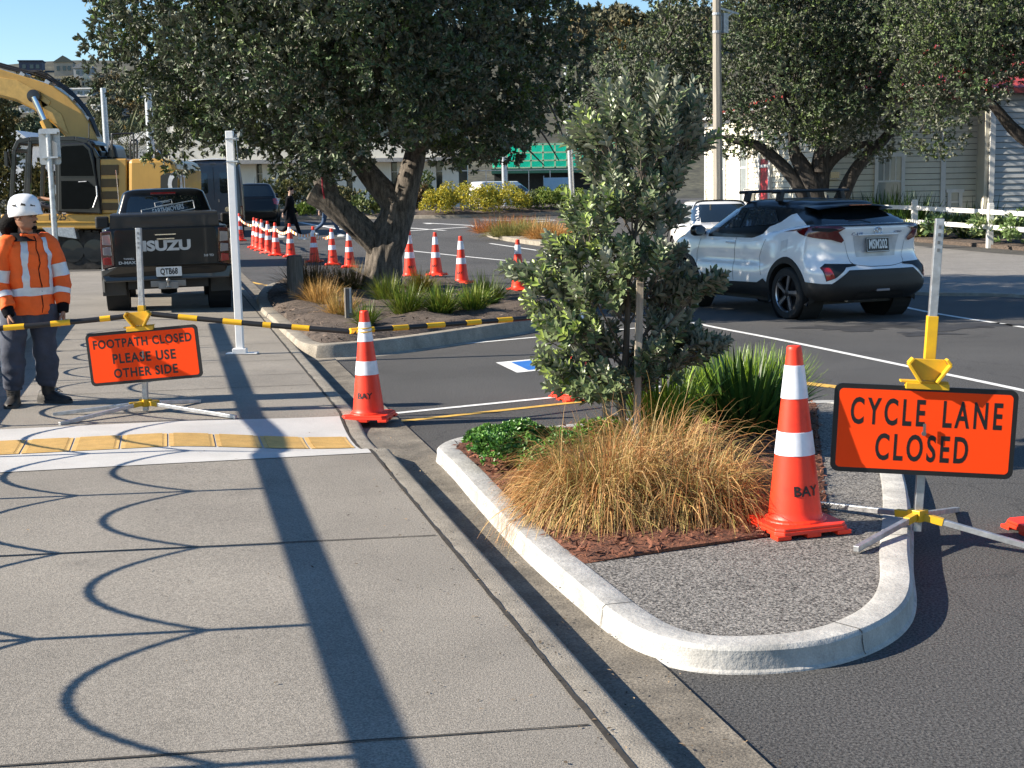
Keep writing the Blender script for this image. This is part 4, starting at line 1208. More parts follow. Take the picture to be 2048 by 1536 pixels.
# ---------------------------------------------------------------- the white crossover with the black roof
def crossover():
    t = thing('parked_car', 'white crossover with black roof, roof bars and a wing-like tail, seen from behind', 'car', (0,0,0))
    L2 = 2.19
    def row(z, yf, yr, w, cf=.55, crn=.78, rw=None, tuck=0.0, hip=0.0):
        """one outline: nose y, tail y, half width"""
        rw = rw or w
        return [(0, yf, z), (w*.45, yf-.03, z), (w*cf*1.35, yf-.16, z), (w*.97-.01, yf-.48, z), (w-.012, 1.30, z), (w-.03-tuck, .70, z), (w-.035-tuck, 0.0, z),
                (w-.03-tuck, -.55, z), (rw+hip*.5, -1.0, z), (rw+hip, -1.35, z), (rw+hip*.7, -1.68, z), (rw*.955, yr+.30, z), (rw*crn, yr+.085, z), (rw*.42, yr+.012, z), (0, yr, z)]
    rows = [row(.27, 2.02, -2.00, .80), row(.345, 2.10, -2.12, .86), row(.42, 2.15, -2.185, .885), row(.56, 2.18, -2.19, .895), row(.66, 2.19, -2.18, .895, tuck=.01),
            row(.73, 2.185, -2.105, .890, tuck=.03, hip=.004), row(.80, 2.16, -2.035, .885, tuck=.03, hip=.012), row(.90, 2.10, -2.03, .875, tuck=.02, hip=.018, rw=.868), row(1.00, 1.98, -2.05, .862, tuck=.02, hip=.006, rw=.855),
            row(1.08, 1.75, -2.075, .835, tuck=.02, rw=.835, crn=.80), row(1.125, 1.45, -2.06, .80, tuck=.02, rw=.80, crn=.80), row(1.145, 1.20, -1.98, .74, rw=.74), row(1.15, 1.05, -1.85, .60, rw=.60)]
    sh = Shell(rows, 5, 5)
    # greenhouse
    def grow(z, yf, yr, w, wr, flat=0):
        return [(0, yf, z+flat*.0), (w*.5, yf-.02, z), (w*.86, yf-.12, z), (w, yf-.38, z), (w+.005, yf*.4, z), (w+.005, 0, z), (w, -.5, z), (wr+(w-wr)*.5, -.95, z), (wr, yr+.35, z), (wr*.93, yr+.10, z), (wr*.5, yr+.02, z), (0, yr, z)]
    def roofrow(sc, dz):
        out = []
        for x, y, z in grow(1.50, .42, -1.50, .54, .47): out.append((x*sc, -.45+(y+.45)*(sc*.25+.75 if sc > .3 else sc*1.2+.5), 1.50+dz - .035*max(0, (-(y)-.6)) - .05*max(0, y-.0)))
        return out
    cab = [grow(1.05, 1.22, -1.98, .79, .745), grow(1.13, 1.06, -1.90, .77, .72), grow(1.25, .86, -1.72, .70, .645), grow(1.36, .68, -1.56, .635, .575), grow(1.45, .52, -1.48, .58, .52),
           roofrow(1.0, 0.0), roofrow(.93, .035), roofrow(.80, .058), roofrow(.5, .072), roofrow(.15, .076)]
    cs = Shell(cab, 4, 5)
    B, Cb = sh.bvh(), cs.bvh()
    wy = (1.32, -1.32); wr = .345
    cut = [(wy[0], .345, .40), (wy[1], .345, .40)]
    vs, fs = sh.mesh(cut); mb = MB(); mb.add(vs, fs); mb.build('body', M_WHITE, t, smooth=True, angle=50)
    vs, fs = cs.mesh(); mb = MB(); mb.add(vs, fs); cabin = mb.build('roof', M_BLACKP, t, smooth=True, angle=50)
    under(t, 3.3, 1.3, .20, .55)
    both = [B, Cb]
    # wheel arch cladding
    for y in wy:
        for sx in (-1, 1):
            mb = MB(); rows_ = []
            for a in np.linspace(R(-18), R(198), 26):
                pts = []
                for rr, o in ((.395, -.03), (.395, .012), (.46, .014), (.465, 0.0)):
                    yy_, zz_ = y+rr*math.cos(a), .345+rr*math.sin(a)
                    h = B.ray_cast(Vector((sx*3, yy_, max(zz_, .22))), Vector((-sx,0,0)))
                    xx = abs(h[0].x) if h[0] is not None else .85
                    pts.append((sx*(xx+o), yy_, max(zz_, .2)))
                rows_.append(pts)
            mb.grid(rows_); mb.build('wheel_arch', M_PLAST, t, smooth=True)
            mb = MB(); mb.lathe([(.40, 0), (.40, -.30*sx)], 30, c=(sx*.86, y, .345), axis='X', cap=False); mb.lathe([(.001, -.28*sx),(.40, -.28*sx)], 30, c=(sx*.86, y, .345), axis='X', cap=False)
            mb.build('wheel_well', M_GAP, t)
            wheel(t, sx*.775, y, wr, .225, .245, 5)
    for sx, vw in ((-1,'L'),(1,'R')):
        patch(both, [(-.93,.272),(.93,.272),(.92,.36),(.72,.43),(-.62,.46),(-.78,.52),(-.93,.44)], vw, .012).build('side_cladding', M_PLAST, t, smooth=True)
        fw = patch([Cb], [(.98,1.165),(.50,1.40),(.40,1.432),(.02,1.452),(.00,1.19)], vw, .005).build('front_window', M_GLASSS, t, smooth=True)
        patch([Cb], [(-.05,1.195),(-.03,1.452),(-.40,1.452),(-.66,1.42),(-.80,1.30),(-.86,1.25),(-.60,1.225)], vw, .005).build('rear_window', M_GLASSS, t, smooth=True)
        # white rear pillar wedge rising to the roof
        patch([Cb], [(-.62,1.08),(-.72,1.20),(-.92,1.255),(-1.06,1.345),(-1.15,1.36),(-1.34,1.25),(-1.60,1.12),(-1.66,1.07),(-1.2,1.06)], vw, .014).build('pillar_panel', M_WHITE, t, smooth=True)
        # gaps: doors
        mb = MB()
        for pl_ in ([(.0,.46),(.02,.8),(.0,1.13)], [(.95,.50),(.98,.8),(.90,1.06)], [(-.72,.56),(-.62,.80),(-.78,1.08)]):
            q = []
            for a, b in zip(pl_[:-1], pl_[1:]):
                for i in range(8):
                    yy_ = a[0]+(b[0]-a[0])*i/8; zz_ = a[1]+(b[1]-a[1])*i/8
                    h = B.ray_cast(Vector((sx*3, yy_, zz_)), Vector((-sx,0,0)))
                    if h[0] is not None: q.append(h[0]+Vector((sx*.002,0,0)))
            if len(q) > 2:
                mb = MB(); mb.grid([[p+Vector((0,-.004,0)), p+Vector((0,.004,0))] for p in q]); mb.build('door_gap', M_GAP, t, fixn=False)
        h = B.ray_cast(Vector((sx*3, .10, .98)), Vector((-sx,0,0)))[0]
        mb = MB(); mb.tube([h+Vector((sx*.005,.12,0)), h+Vector((sx*.035,.09,0)), h+Vector((sx*.035,-.04,0)), h+Vector((sx*.005,-.07,0))], .013, 8); mb.build('door_handle', M_WHITE, t, smooth=True)
        # mirror
        mb = MB()
        for z, k in ((1.06,.55),(1.085,.95),(1.13,1.05),(1.18,1.0),(1.215,.6)):
            mb.v += [(sx*(.93+.105*k*math.cos(a)), .83+.085*k*math.sin(a), z) for a in np.linspace(0, 2*math.pi, 16, endpoint=False)]
        for i in range(4):
            for j in range(16): mb.f.append((i*16+j, i*16+(j+1) % 16, (i+1)*16+(j+1) % 16, (i+1)*16+j)); mb.m.append(0)
        mb.f += [tuple(range(16)), tuple(range(64, 80))]; mb.m += [0, 0]
        mb.bar((sx*.78,.86,1.10),(sx*.88,.85,1.11),.05,.04)
        mm = mb.build('mirror', M_BLACKP, t, smooth=True, angle=50)
        mb = MB(); mb.prism(rrect(.16,.11,.04), lambda x,z:(sx*.93+x,.738,1.138+z), lambda x,z:(sx*.93+x,.742,1.138+z)); mb.build('mirror_glass', M_CHROME, mm)
        # tail light: boomerang wrapping the corner
        s_ = sx
        patch([B], [(s_*.84,1.115),(s_*.70,1.122),(s_*.56,1.118),(s_*.49,1.10),(s_*.58,1.055),(s_*.49,.955),(s_*.52,.93),(s_*.66,.965),(s_*.80,1.035)], 'rear', .022, .02).build('tail_light', M_RED, t, smooth=True)
        patch([B], [(-2.0,1.115),(-1.72,1.105),(-1.52,1.075),(-1.60,1.035),(-1.80,.985),(-2.0,.96)], vw, .020, .02).build('tail_light', M_RED, t, smooth=True)
        patch([B], [(s_*.80,1.10),(s_*.64,1.10),(s_*.58,1.08),(s_*.68,1.06),(s_*.80,1.068)], 'rear', .027, .02).build('light_bar', M_GAP, t, smooth=True)
        # rear reflector pocket
        patch([B], [(s_*.80,.70),(s_*.74,.745),(s_*.38,.735),(s_*.36,.715),(s_*.52,.70),(s_*.68,.57),(s_*.77,.53)], 'rear', .006, .03).build('reflector_pocket', M_PLAST, t, smooth=True)
        patch([B], [(s_*.79,.70),(s_*.725,.70),(s_*.685,.575),(s_*.765,.54)], 'rear', .011, .03).build('reflector', M_REDB, t, smooth=True)
    # black lower bumper
    patch([B], [(-.76,.275),(.76,.275),(.86,.40),(.80,.50),(.72,.50),(.50,.665),(-.50,.665),(-.72,.50),(-.80,.50),(-.86,.40)], 'rear', .012, .04).build('bumper_cladding', M_PLAST, t, smooth=True)
    for sx, vw in ((-1,'L'),(1,'R')):
        patch([B], [(-2.0,.285),(-1.72,.285),(-1.76,.52),(-2.0,.50)], vw, .012).build('bumper_cladding', M_PLAST, t, smooth=True)
    patch([B], [(-.40,.32),(.40,.32),(.34,.38),(-.34,.38)], 'rear', .018, .04).build('diffuser', M_GAP, t, smooth=True)
    mb = MB(); mb.box((0,-2.19,.40),(.20,.03,.03)); mb.build('lamp', M_CLEAR, t, bevel=.004)
    # rear glass, spoiler
    patch([Cb], [(-.66,1.145),(.66,1.145),(.52,1.30),(.44,1.43),(-.44,1.43),(-.52,1.30)], 'rear', .006, .04).build('rear_glass', M_GLASS, t, smooth=True)
    mb = MB(); rows_ = []
    for x in np.linspace(-.60, .60, 17):
        k = (x/.60)**2
        rows_.append([(x, -1.15, 1.515-.03*k), (x, -1.40, 1.512-.055*k), (x, -1.70+.10*k, 1.482-.065*k), (x, -1.71+.10*k, 1.466-.065*k), (x, -1.50+.06*k, 1.445-.07*k), (x, -1.38, 1.44-.07*k)])
    mb.grid(rows_); mb.build('roof_spoiler', M_BLACKP, t, smooth=True, angle=50)
    mb = MB(); mb.box((0,-1.708,1.474),(.34,.012,.012)); mb.build('brake_lamp', M_REDB, t)
    # wing edge across the tail
    patch([B], [(-.80,1.118),(.80,1.118),(.78,1.135),(-.78,1.135)], 'rear', .012, .04).build('tail_lip', M_BLACKP, t, smooth=True)
    # hatch shut line
    mb = MB(); q = []
    for x, z in [(-.47,.93)]+[(-.42,.80),(-.39,.735)]+[(-.2,.705),(0,.70),(.2,.705)]+[(.39,.735),(.42,.80),(.47,.93)]:
        h = B.ray_cast(Vector((x,-5,z)), Vector((0,1,0)))[0]
        q.append(h+Vector((0,-.003,0)))
    q = crv(q, 6); mb.grid([[p+Vector((0,0,-.005)), p+Vector((0,0,.005))] for p in q]); mb.build('hatch_gap', M_GAP, t, fixn=False)
    # plate recess
    patch([B], [(-.36,1.00),(.36,1.00),(.30,.80),(-.30,.80)], 'rear', .003, .04).build('plate_recess', pm('recess_white', (.55,.55,.55), .35, coat=.5), t, smooth=True)
    plate(t, 'MSM202', (0, -2.075, .905), .36, .135, True, (R(-6),0,0))
    mb = MB(); mb.box((0,-2.085,1.008),(.62,.03,.018)); mb.build('plate_garnish', M_WHITE, t, bevel=.006)
    # badge: three linked ovals
    bp = B.ray_cast(Vector((0,-5,1.06)), Vector((0,1,0)))[0]
    mb = MB()
    def oval(rx, rz, cx, cz, r_): mb.tube([(cx+rx*math.cos(a), bp.y-.012, 1.055+cz+rz*math.sin(a)) for a in np.linspace(0, 2*math.pi, 25)], r_, 6, cap=False)
    oval(.062,.043,0,0,.0065); oval(.036,.019,0,.021,.005); oval(.017,.040,0,.0,.005)
    mb.build('badge', M_CHROME, t, smooth=True)
    BB = pm('badge_blue_chrome', (.35,.42,.6), .2, .8)
    def on_rear(x0, z0):
        def f(x, y, z):
            h = B.ray_cast(Vector((x0+x,-5,z0+y)), Vector((0,1,0)))[0]
            return (x0+x, (h.y if h is not None else -2.1)-.004, z0+y)
        return f
    text_obj('lettering', 'C-HR', BB, t, on_rear(-.30,1.02), .05, sx=1.5, bold=.001)
    text_obj('lettering', 'HYBRID', BB, t, on_rear(.33,1.035), .032, sx=1.2, bold=.001)
    # roof bars
    for y in (.18, -.62):
        mb = MB(); mb.tube([(-.63,y,1.665),(-.3,y,1.672),(.3,y,1.672),(.63,y,1.665)], .022, 8)
        rb = mb.build('roof_bar', M_PLAST, t, smooth=True)
        for sx in (-1,1):
            mb = MB(); mb.box((sx*.50, y, 1.60),(.07,.10,.14),(0,-sx*.25,0)); mb.build('foot', M_PLAST, rb, bevel=.012)
    mb = MB(); mb.lathe([(.02,0),(.012,.04),(.004,.055)], 10, c=(0,-1.0,1.565)); mb.build('antenna', M_BLACKP, t, smooth=True)
    # seats and screen stay behind dark glass; rear wiper
    mb = MB(); mb.tube([(0,-1.93,1.155),(-.12,-1.87,1.19),(-.30,-1.86,1.185)], .009, 6); mb.build('wiper', M_PLAST, t)
    mb = MB(); mb.tube([(-.35,-1.9,.27),(-.1,-1.75,.25),(.2,-1.8,.26)], .03, 8); mb.build('exhaust', M_STEELD, t)
    # fuel flap
    patch([B], [(-1.35,.86),(-1.20,.86),(-1.19,.98),(-1.34,.99)], 'L', .0025, .03).build('fuel_flap', pm('pearl_white_flap', (.66,.66,.66), .25, coat=1), t, smooth=True)
    def sm(x): x = min(max(x, 0), 1); return x*x*(3-2*x)
    for ch in t.children_recursive:                # the tail rides high on this car
        if ch.type == 'MESH' and ch.location.length < 1e-6 and ch.parent == t or ch.parent in t.children and ch.parent.location.length < 1e-6 and ch.type == 'MESH':
            for v in ch.data.vertices:
                x, y, z = v.co
                v.co.z = z + .095*sm((z-.70)/.30)*(1-sm((z-1.18)/.34))*sm((-y-.7)/1.0)
    return t
car = crossover()
car.location = (3.90, 20.2, 0.0); car.rotation_euler = (0, LEAN*.5, R(23.5))

# ---------------------------------------------------------------- white hatchback further off
def hatchback(label, M_WHITE2=M_WHITE2):
    t = thing('parked_car', label, 'car', (0,0,0))
    def row(z, yf, yr, w):
        return [(0,yf,z),(w*.5,yf-.03,z),(w*.88,yf-.2,z),(w,yf-.6,z),(w,.6,z),(w,0,z),(w,-.6,z),(w,-1.2,z),(w*.97,yr+.35,z),(w*.82,yr+.08,z),(w*.4,yr+.01,z),(0,yr,z)]
    rows = [row(.2,1.85,-1.85,.78), row(.32,1.98,-1.93,.83), row(.5,2.0,-1.96,.85), row(.7,1.98,-1.92,.855), row(.86,1.85,-1.88,.84), row(.95,1.55,-1.86,.80), row(1.0,1.1,-1.78,.70), row(1.02,.9,-1.5,.5)]
    sh = Shell(rows, 4, 4)
    def grow(z, yf, yr, w):
        return [(0,yf,z),(w*.5,yf-.03,z),(w*.88,yf-.14,z),(w,yf-.4,z),(w,.1,z),(w,-.5,z),(w*.99,yr+.5,z),(w*.95,yr+.2,z),(w*.8,yr+.04,z),(w*.4,yr,z),(0,yr,z)]
    cab = [grow(.93,1.15,-1.84,.76), grow(1.1,.86,-1.74,.72), grow(1.3,.5,-1.58,.64), grow(1.42,.25,-1.48,.58), grow(1.465,.1,-1.42,.52), grow(1.495,-.1,-1.25,.36), grow(1.50,-.4,-.9,.1)]
    cs = Shell(cab, 4, 4); B, Cb = sh.bvh(), cs.bvh()
    cut = [(1.27,.31,.36),(-1.27,.31,.36)]
    vs, fs = sh.mesh(cut); mb = MB(); mb.add(vs, fs); mb.build('body', M_WHITE2, t, smooth=True, angle=50)
    vs, fs = cs.mesh(); mb = MB(); mb.add(vs, fs); mb.build('roof', M_WHITE2, t, smooth=True, angle=50)
    under(t, 3.6, 1.4, .17, .5)
    for y in (1.27,-1.27):
        for sx in (-1,1):
            wheel(t, sx*.73, y, .31, .19, .21, 7, False)
            mb = MB(); mb.lathe([(.37,0),(.36,-.25*sx)], 24, c=(sx*.835,y,.31), axis='X', cap=False); mb.lathe([(.001,-.22*sx),(.36,-.22*sx)], 24, c=(sx*.835,y,.31), axis='X', cap=False); mb.build('wheel_well', M_GAP, t)
    for sx, vw in ((-1,'L'),(1,'R')):
        patch([Cb], [(.86,1.03),(.38,1.32),(.22,1.38),(-.12,1.39),(-.12,1.03)], vw, .006, .05).build('front_window', M_GLASSS, t, smooth=True)
        patch([Cb], [(-.19,1.03),(-.19,1.39),(-.75,1.37),(-1.15,1.24),(-1.2,1.12),(-1.0,1.03)], vw, .006, .05).build('rear_window', M_GLASSS, t, smooth=True)
        mb = MB(); mb.lathe([(.02,-.11),(.075,-.09),(.085,0),(.07,.08),(.02,.1)], 12, c=(sx*.90,.72,1.05), axis='X'); mb.build('mirror', M_WHITE2, t, smooth=True)
        patch([B], [(sx*.80,.96),(sx*.56,.94),(sx*.60,.76),(sx*.80,.70)], 'rear', .012, .04).build('tail_light', M_REDB, t, smooth=True)
    patch([Cb], [(-.60,1.02),(.60,1.02),(.52,1.30),(.48,1.40),(-.48,1.40),(-.52,1.30)], 'rear', .006, .05).build('rear_glass', M_GLASS, t, smooth=True)
    patch([Cb], [(-.62,1.0),(.62,1.0),(.55,1.30),(.50,1.40),(-.50,1.40),(-.55,1.30)], 'front', .006, .05).build('windscreen', M_GLASS, t, smooth=True)
    for sx in (-1,1): patch([B], [(sx*.80,.86),(sx*.50,.78),(sx*.48,.70),(sx*.78,.72)], 'front', .012, .04).build('headlight', M_CLEAR, t, smooth=True)
    patch([B], [(-.45,.58),(.45,.58),(.52,.36),(-.52,.36)], 'front', .010, .05).build('grille', M_PLAST, t, smooth=True)
    mb = MB(); mb.tube([(0,-1.2,1.49),(0,-1.5,1.72)], .006, 5); mb.build('antenna', M_PLAST, t)
    return t
hb = hatchback('white hatchback facing the camera, half hidden beyond the crossover')
hb.location = (4.83, 33.0, gz(0,33)); hb.rotation_euler = (0, 0, R(184.6))

# ---------------------------------------------------------------- black pickup
def pickup():
    t = thing('pickup_truck', 'black double cab pickup seen from behind on the closed footpath', 'pickup truck', (0,0,0))
    def row(z, yf, yr, w, rr=.05, c=.95):
        return [(0,yf,z),(w*.5,yf-.03,z),(w*.88,yf-.2,z),(w,yf-.5,z),(w,1.5,z),(w-.02,.8,z),(w-.02,0,z),(w-.01,-.9,z),(w+.015,-1.4,z),(w+.015,-1.7,z),(w,yr+.35,z),(w,yr+.12,z),(w*c,yr+rr*.4,z),(w*.85,yr,z),(w*.4,yr,z),(0,yr,z)]
    rows = [row(.50,2.45,-2.50,.86), row(.62,2.55,-2.52,.90), row(.80,2.6,-2.53,.915), row(.95,2.58,-2.53,.915), row(1.08,2.5,-2.53,.905), row(1.18,2.3,-2.52,.885), row(1.215,1.9,-2.51,.875), row(1.22,1.6,-2.48,.80)]
    sh = Shell(rows, 4, 4); B = sh.bvh()
    cut = [(1.55,.40,.47),(-1.575,.40,.47)]
    vs, fs = sh.mesh(cut); mb = MB(); mb.add(vs, fs); mb.build('body', M_BLACKP, t, smooth=True, angle=45)
    def grow(z, yf, yr, w):
        return [(0,yf,z),(w*.5,yf-.03,z),(w*.9,yf-.15,z),(w,yf-.4,z),(w,.2,z),(w,-.3,z),(w,yr+.25,z),(w*.97,yr+.06,z),(w*.85,yr,z),(w*.4,yr-.01,z),(0,yr-.015,z)]
    cab = [grow(1.16,1.25,-.92,.80), grow(1.3,1.02,-.90,.77), grow(1.5,.72,-.85,.70), grow(1.66,.48,-.80,.645), grow(1.735,.36,-.76,.60), grow(1.775,.1,-.66,.44), grow(1.785,-.15,-.4,.1)]
    cs = Shell(cab, 4, 4); Cb = cs.bvh()
    vs, fs = cs.mesh(); mb = MB(); mb.add(vs, fs); mb.build('cab', M_BLACKP, t, smooth=True, angle=50)
    patch([Cb], [(-.62,1.24),(.62,1.24),(.54,1.60),(.50,1.665),(-.50,1.665),(-.54,1.60)], 'rear', .006, .05).build('rear_glass', M_GLASS, t, smooth=True)
    # window sticker
    stk = pm('sticker_white', (.62,.63,.64), .5)
    M3 = Matrix.Rotation(R(-9.0), 3, 'Y')
    def onglass(x0, z0):
        def f(x, y, z):
            q = M3 @ Vector((x, 0, y)); h = Cb.ray_cast(Vector((x0+q.x,-5,z0+q.z)), Vector((0,1,0)))[0]
            return (x0+q.x, (h.y if h is not None else -.85)-.010, z0+q.z)
        return f
    so = text_obj('sticker', 'EARTHMOVERS', stk, t, onglass(.06,1.46), .108, sx=.66, bold=.003)
    text_obj('lettering', 'TUNNELL', stk, so, onglass(.02,1.575), .05, sx=.7, bold=.001)
    mb = MB(); f = onglass(.06,1.46)
    def frame(cx, cz, w, h, th):
        fb_ = [(-w/2,-h/2),(w/2,-h/2),(w/2,h/2),(-w/2,h/2)]
        for (a, b) in zip(fb_, fb_[1:]+fb_[:1]):
            n = 10
            for i in range(n):
                p = [Vector(f(cx+a[0]+(b[0]-a[0])*j/n, cz+a[1]+(b[1]-a[1])*j/n, 0)) for j in (i, i+1)]
                mb.bar(p[0], p[1], th, th)
    frame(0,0,.80,.125,.012); frame(-.05,.105,.26,.06,.008)
    mb.build('sticker_border', stk, so)
    mb = MB(); mb.box((0,-.80,1.70),(.38,.03,.035),(R(-25),0,0)); mb.build('brake_lamp', M_RED, t, bevel=.005)
    # lid over the tray
    mb = MB()
    mb.grid([[(x, -2.47, 1.20), (x*.97, -2.48, 1.40), (x*.97, -2.40, 1.425), (x*.97, -.95, 1.43)] for x in (-.78,-.77,0,.77,.78)])
    for sx in (-1,1): mb.add([(sx*.78,-2.47,1.2),(sx*.757,-2.48,1.40),(sx*.757,-2.40,1.425),(sx*.757,-.95,1.43),(sx*.78,-.95,1.2)], [(0,1,2,3,4)])
    mb.build('tray_lid', pm('lid_black', (.016,.017,.018), .45, coat=.3), t, bevel=.02)
    # tailgate panel with recess lines
    mb = MB(); mb.prism(rrect(1.44,.56,.05), lambda x,z:(x,-2.53,.925+z), lambda x,z:(x,-2.548,.925+z)); tg_ = mb.build('tailgate', M_BLACKP, t, bevel=.008)
    mb = MB(); mb.prism([(-.15,.04),(.15,.04),(.12,-.035),(-.12,-.035)], lambda x,z:(x,-2.545,1.085+z), lambda x,z:(x,-2.562,1.085+z)); mb.build('handle', M_GAP, tg_)
    mb = MB(); mb.prism([(-.15,.04),(.15,.04),(.145,.025),(-.145,.025)], lambda x,z:(x,-2.56,1.085+z), lambda x,z:(x,-2.572,1.085+z)); mb.prism([(-.125,-.02),(.125,-.02),(.12,-.037),(-.12,-.037)], lambda x,z:(x,-2.56,1.085+z), lambda x,z:(x,-2.572,1.085+z)); mb.build('handle_trim', M_CHROME, tg_)
    SIL = pm('silver_letters', (.50,.51,.52), .35, .3)
    text_obj('lettering', 'ISUZU', SIL, tg_, lambda x,y,z:(.01+x,-2.552,.955+y), .19, sx=1.28, bold=.010, space=1.02)
    text_obj('lettering', 'D-MAX', SIL, tg_, lambda x,y,z:(-.56+x,-2.552,.735+y), .055, sx=1.35, bold=.002)
    text_obj('lettering', 'TUNNELL', SIL, tg_, lambda x,y,z:(-.53+x,-2.552,.79+y), .035, sx=1.0, bold=.001)
    text_obj('lettering', '3.0 TD', SIL, tg_, lambda x,y,z:(.60+x,-2.552,.80+y), .042, sx=1.2, bold=.0015)
    for sx in (-1,1):
        # tail light block: smoked frame with two clear cells over one red
        mb = MB(); mb.prism([(sx*.735,.70),(sx*.905,.66),(sx*.915,.95),(sx*.90,1.18),(sx*.755,1.19),(sx*.74,.95)], lambda x,z:(x,-2.46,z), lambda x,z:(x,-2.55+.25*max(0,abs(x)-.86),z)); lt_ = mb.build('tail_light', M_SMOKE, t, bevel=.01)
        for z0, z1, m_, nm in ((.99,1.14,M_CLEAR,'clear_cell'),(.845,.97,M_CLEAR,'clear_cell'),(.71,.825,M_REDB,'red_cell')):
            mb = MB(); mb.prism([(sx*.765,z0),(sx*.885,z0+.01),(sx*.885,z1-.01),(sx*.775,z1)], lambda x,z:(x,-2.545,z), lambda x,z:(x,-2.558,z)); mb.build(nm, m_, lt_, bevel=.006)
        # mirrors
        mb = MB(); mb.box((sx*1.02,.78,1.27),(.22,.09,.20)); mb.bar((sx*.80,.8,1.22),(sx*.95,.8,1.24),.06,.06); mb.build('mirror', M_PLAST, t, bevel=.03)
        for y in (1.55,-1.575):
            wheel(t, sx*.785, y, .385, .255, .235, 6)
            mb = MB(); mb.lathe([(.47,0),(.46,-.32*sx)], 26, c=(sx*.90,y,.40), axis='X', cap=False); mb.lathe([(.001,-.3*sx),(.46,-.3*sx)], 26, c=(sx*.9,y,.40), axis='X', cap=False); mb.build('wheel_well', M_GAP, t)
            mb = MB(); mb.grid([[(sx*(.90),y+r_*math.cos(a),.40+r_*math.sin(a)) if k==0 else (sx*(.945 if k<3 else .915),y+r_*math.cos(a),.40+r_*math.sin(a)) for k,r_ in enumerate((.455,.46,.50,.55))] for a in np.linspace(R(-10),R(190),24)]); mb.build('wheel_arch', pm('arch_paint', (.02,.021,.022), .3, coat=.7), t, smooth=True)
        # mud flaps
        mb = MB(); mb.box((sx*.78,-2.06,.42),(.34,.012,.34),(R(4),0,0)); mb.build('mud_flap', pm('flap_rubber', (.06,.057,.052), .8), t, bevel=.01)
    # bumper
    mb = MB(); bz = [(-.88,.47),(.88,.47),(.93,.55),(.93,.655),(.70,.69),(-.70,.69),(-.93,.655),(-.93,.55)]
    mb.prism(bz, lambda x,z:(x,-2.45,z), lambda x,z:(x,-2.63+.12*max(0,abs(x)-.7)/.2,z)); mb.build('bumper', pm('bumper_paint', (.012,.013,.014), .3, coat=.7), t, bevel=.02)
    plate(t, 'QTB68', (.02,-2.642,.595), .36, .135, False)
    mb = MB(); mb.bar((0,-2.3,.40),(0,-2.66,.40),.07,.07); mb.box((0,-2.45,.42),(.5,.1,.09)); mb.box((0,-2.62,.40),(.28,.03,.10)); mb.lathe([(.012,0),(.014,.05),(.03,.075),(.03,.1),(.012,.12)], 12, c=(0,-2.70,.39)); mb.bar((0,-2.62,.37),(0,-2.72,.385),.06,.02); mb.build('tow_bar', M_STEELD, t, bevel=.004)
    mb = MB(); mb.box((0,0,.42),(1.15,4.4,.16)); mb.tube([(-.75,-1.575,.36),(.75,-1.575,.36)], .06, 8); mb.lathe([(.13,-.12),(.15,0),(.13,.12)], 14, c=(0,-1.575,.36), axis='X'); mb.build('chassis', M_PLAST, t)
    mb = MB(); mb.tube([(-.72,.55,1.3),(-.735,.5,2.1)], .006, 5); mb.build('antenna', M_CHROME, t)
    return t
pk = pickup(); pk.location = (-5.36, 22.35, .10); pk.rotation_euler = (0, LEAN, R(13.3)); pk.scale = (.965, .965, .985)
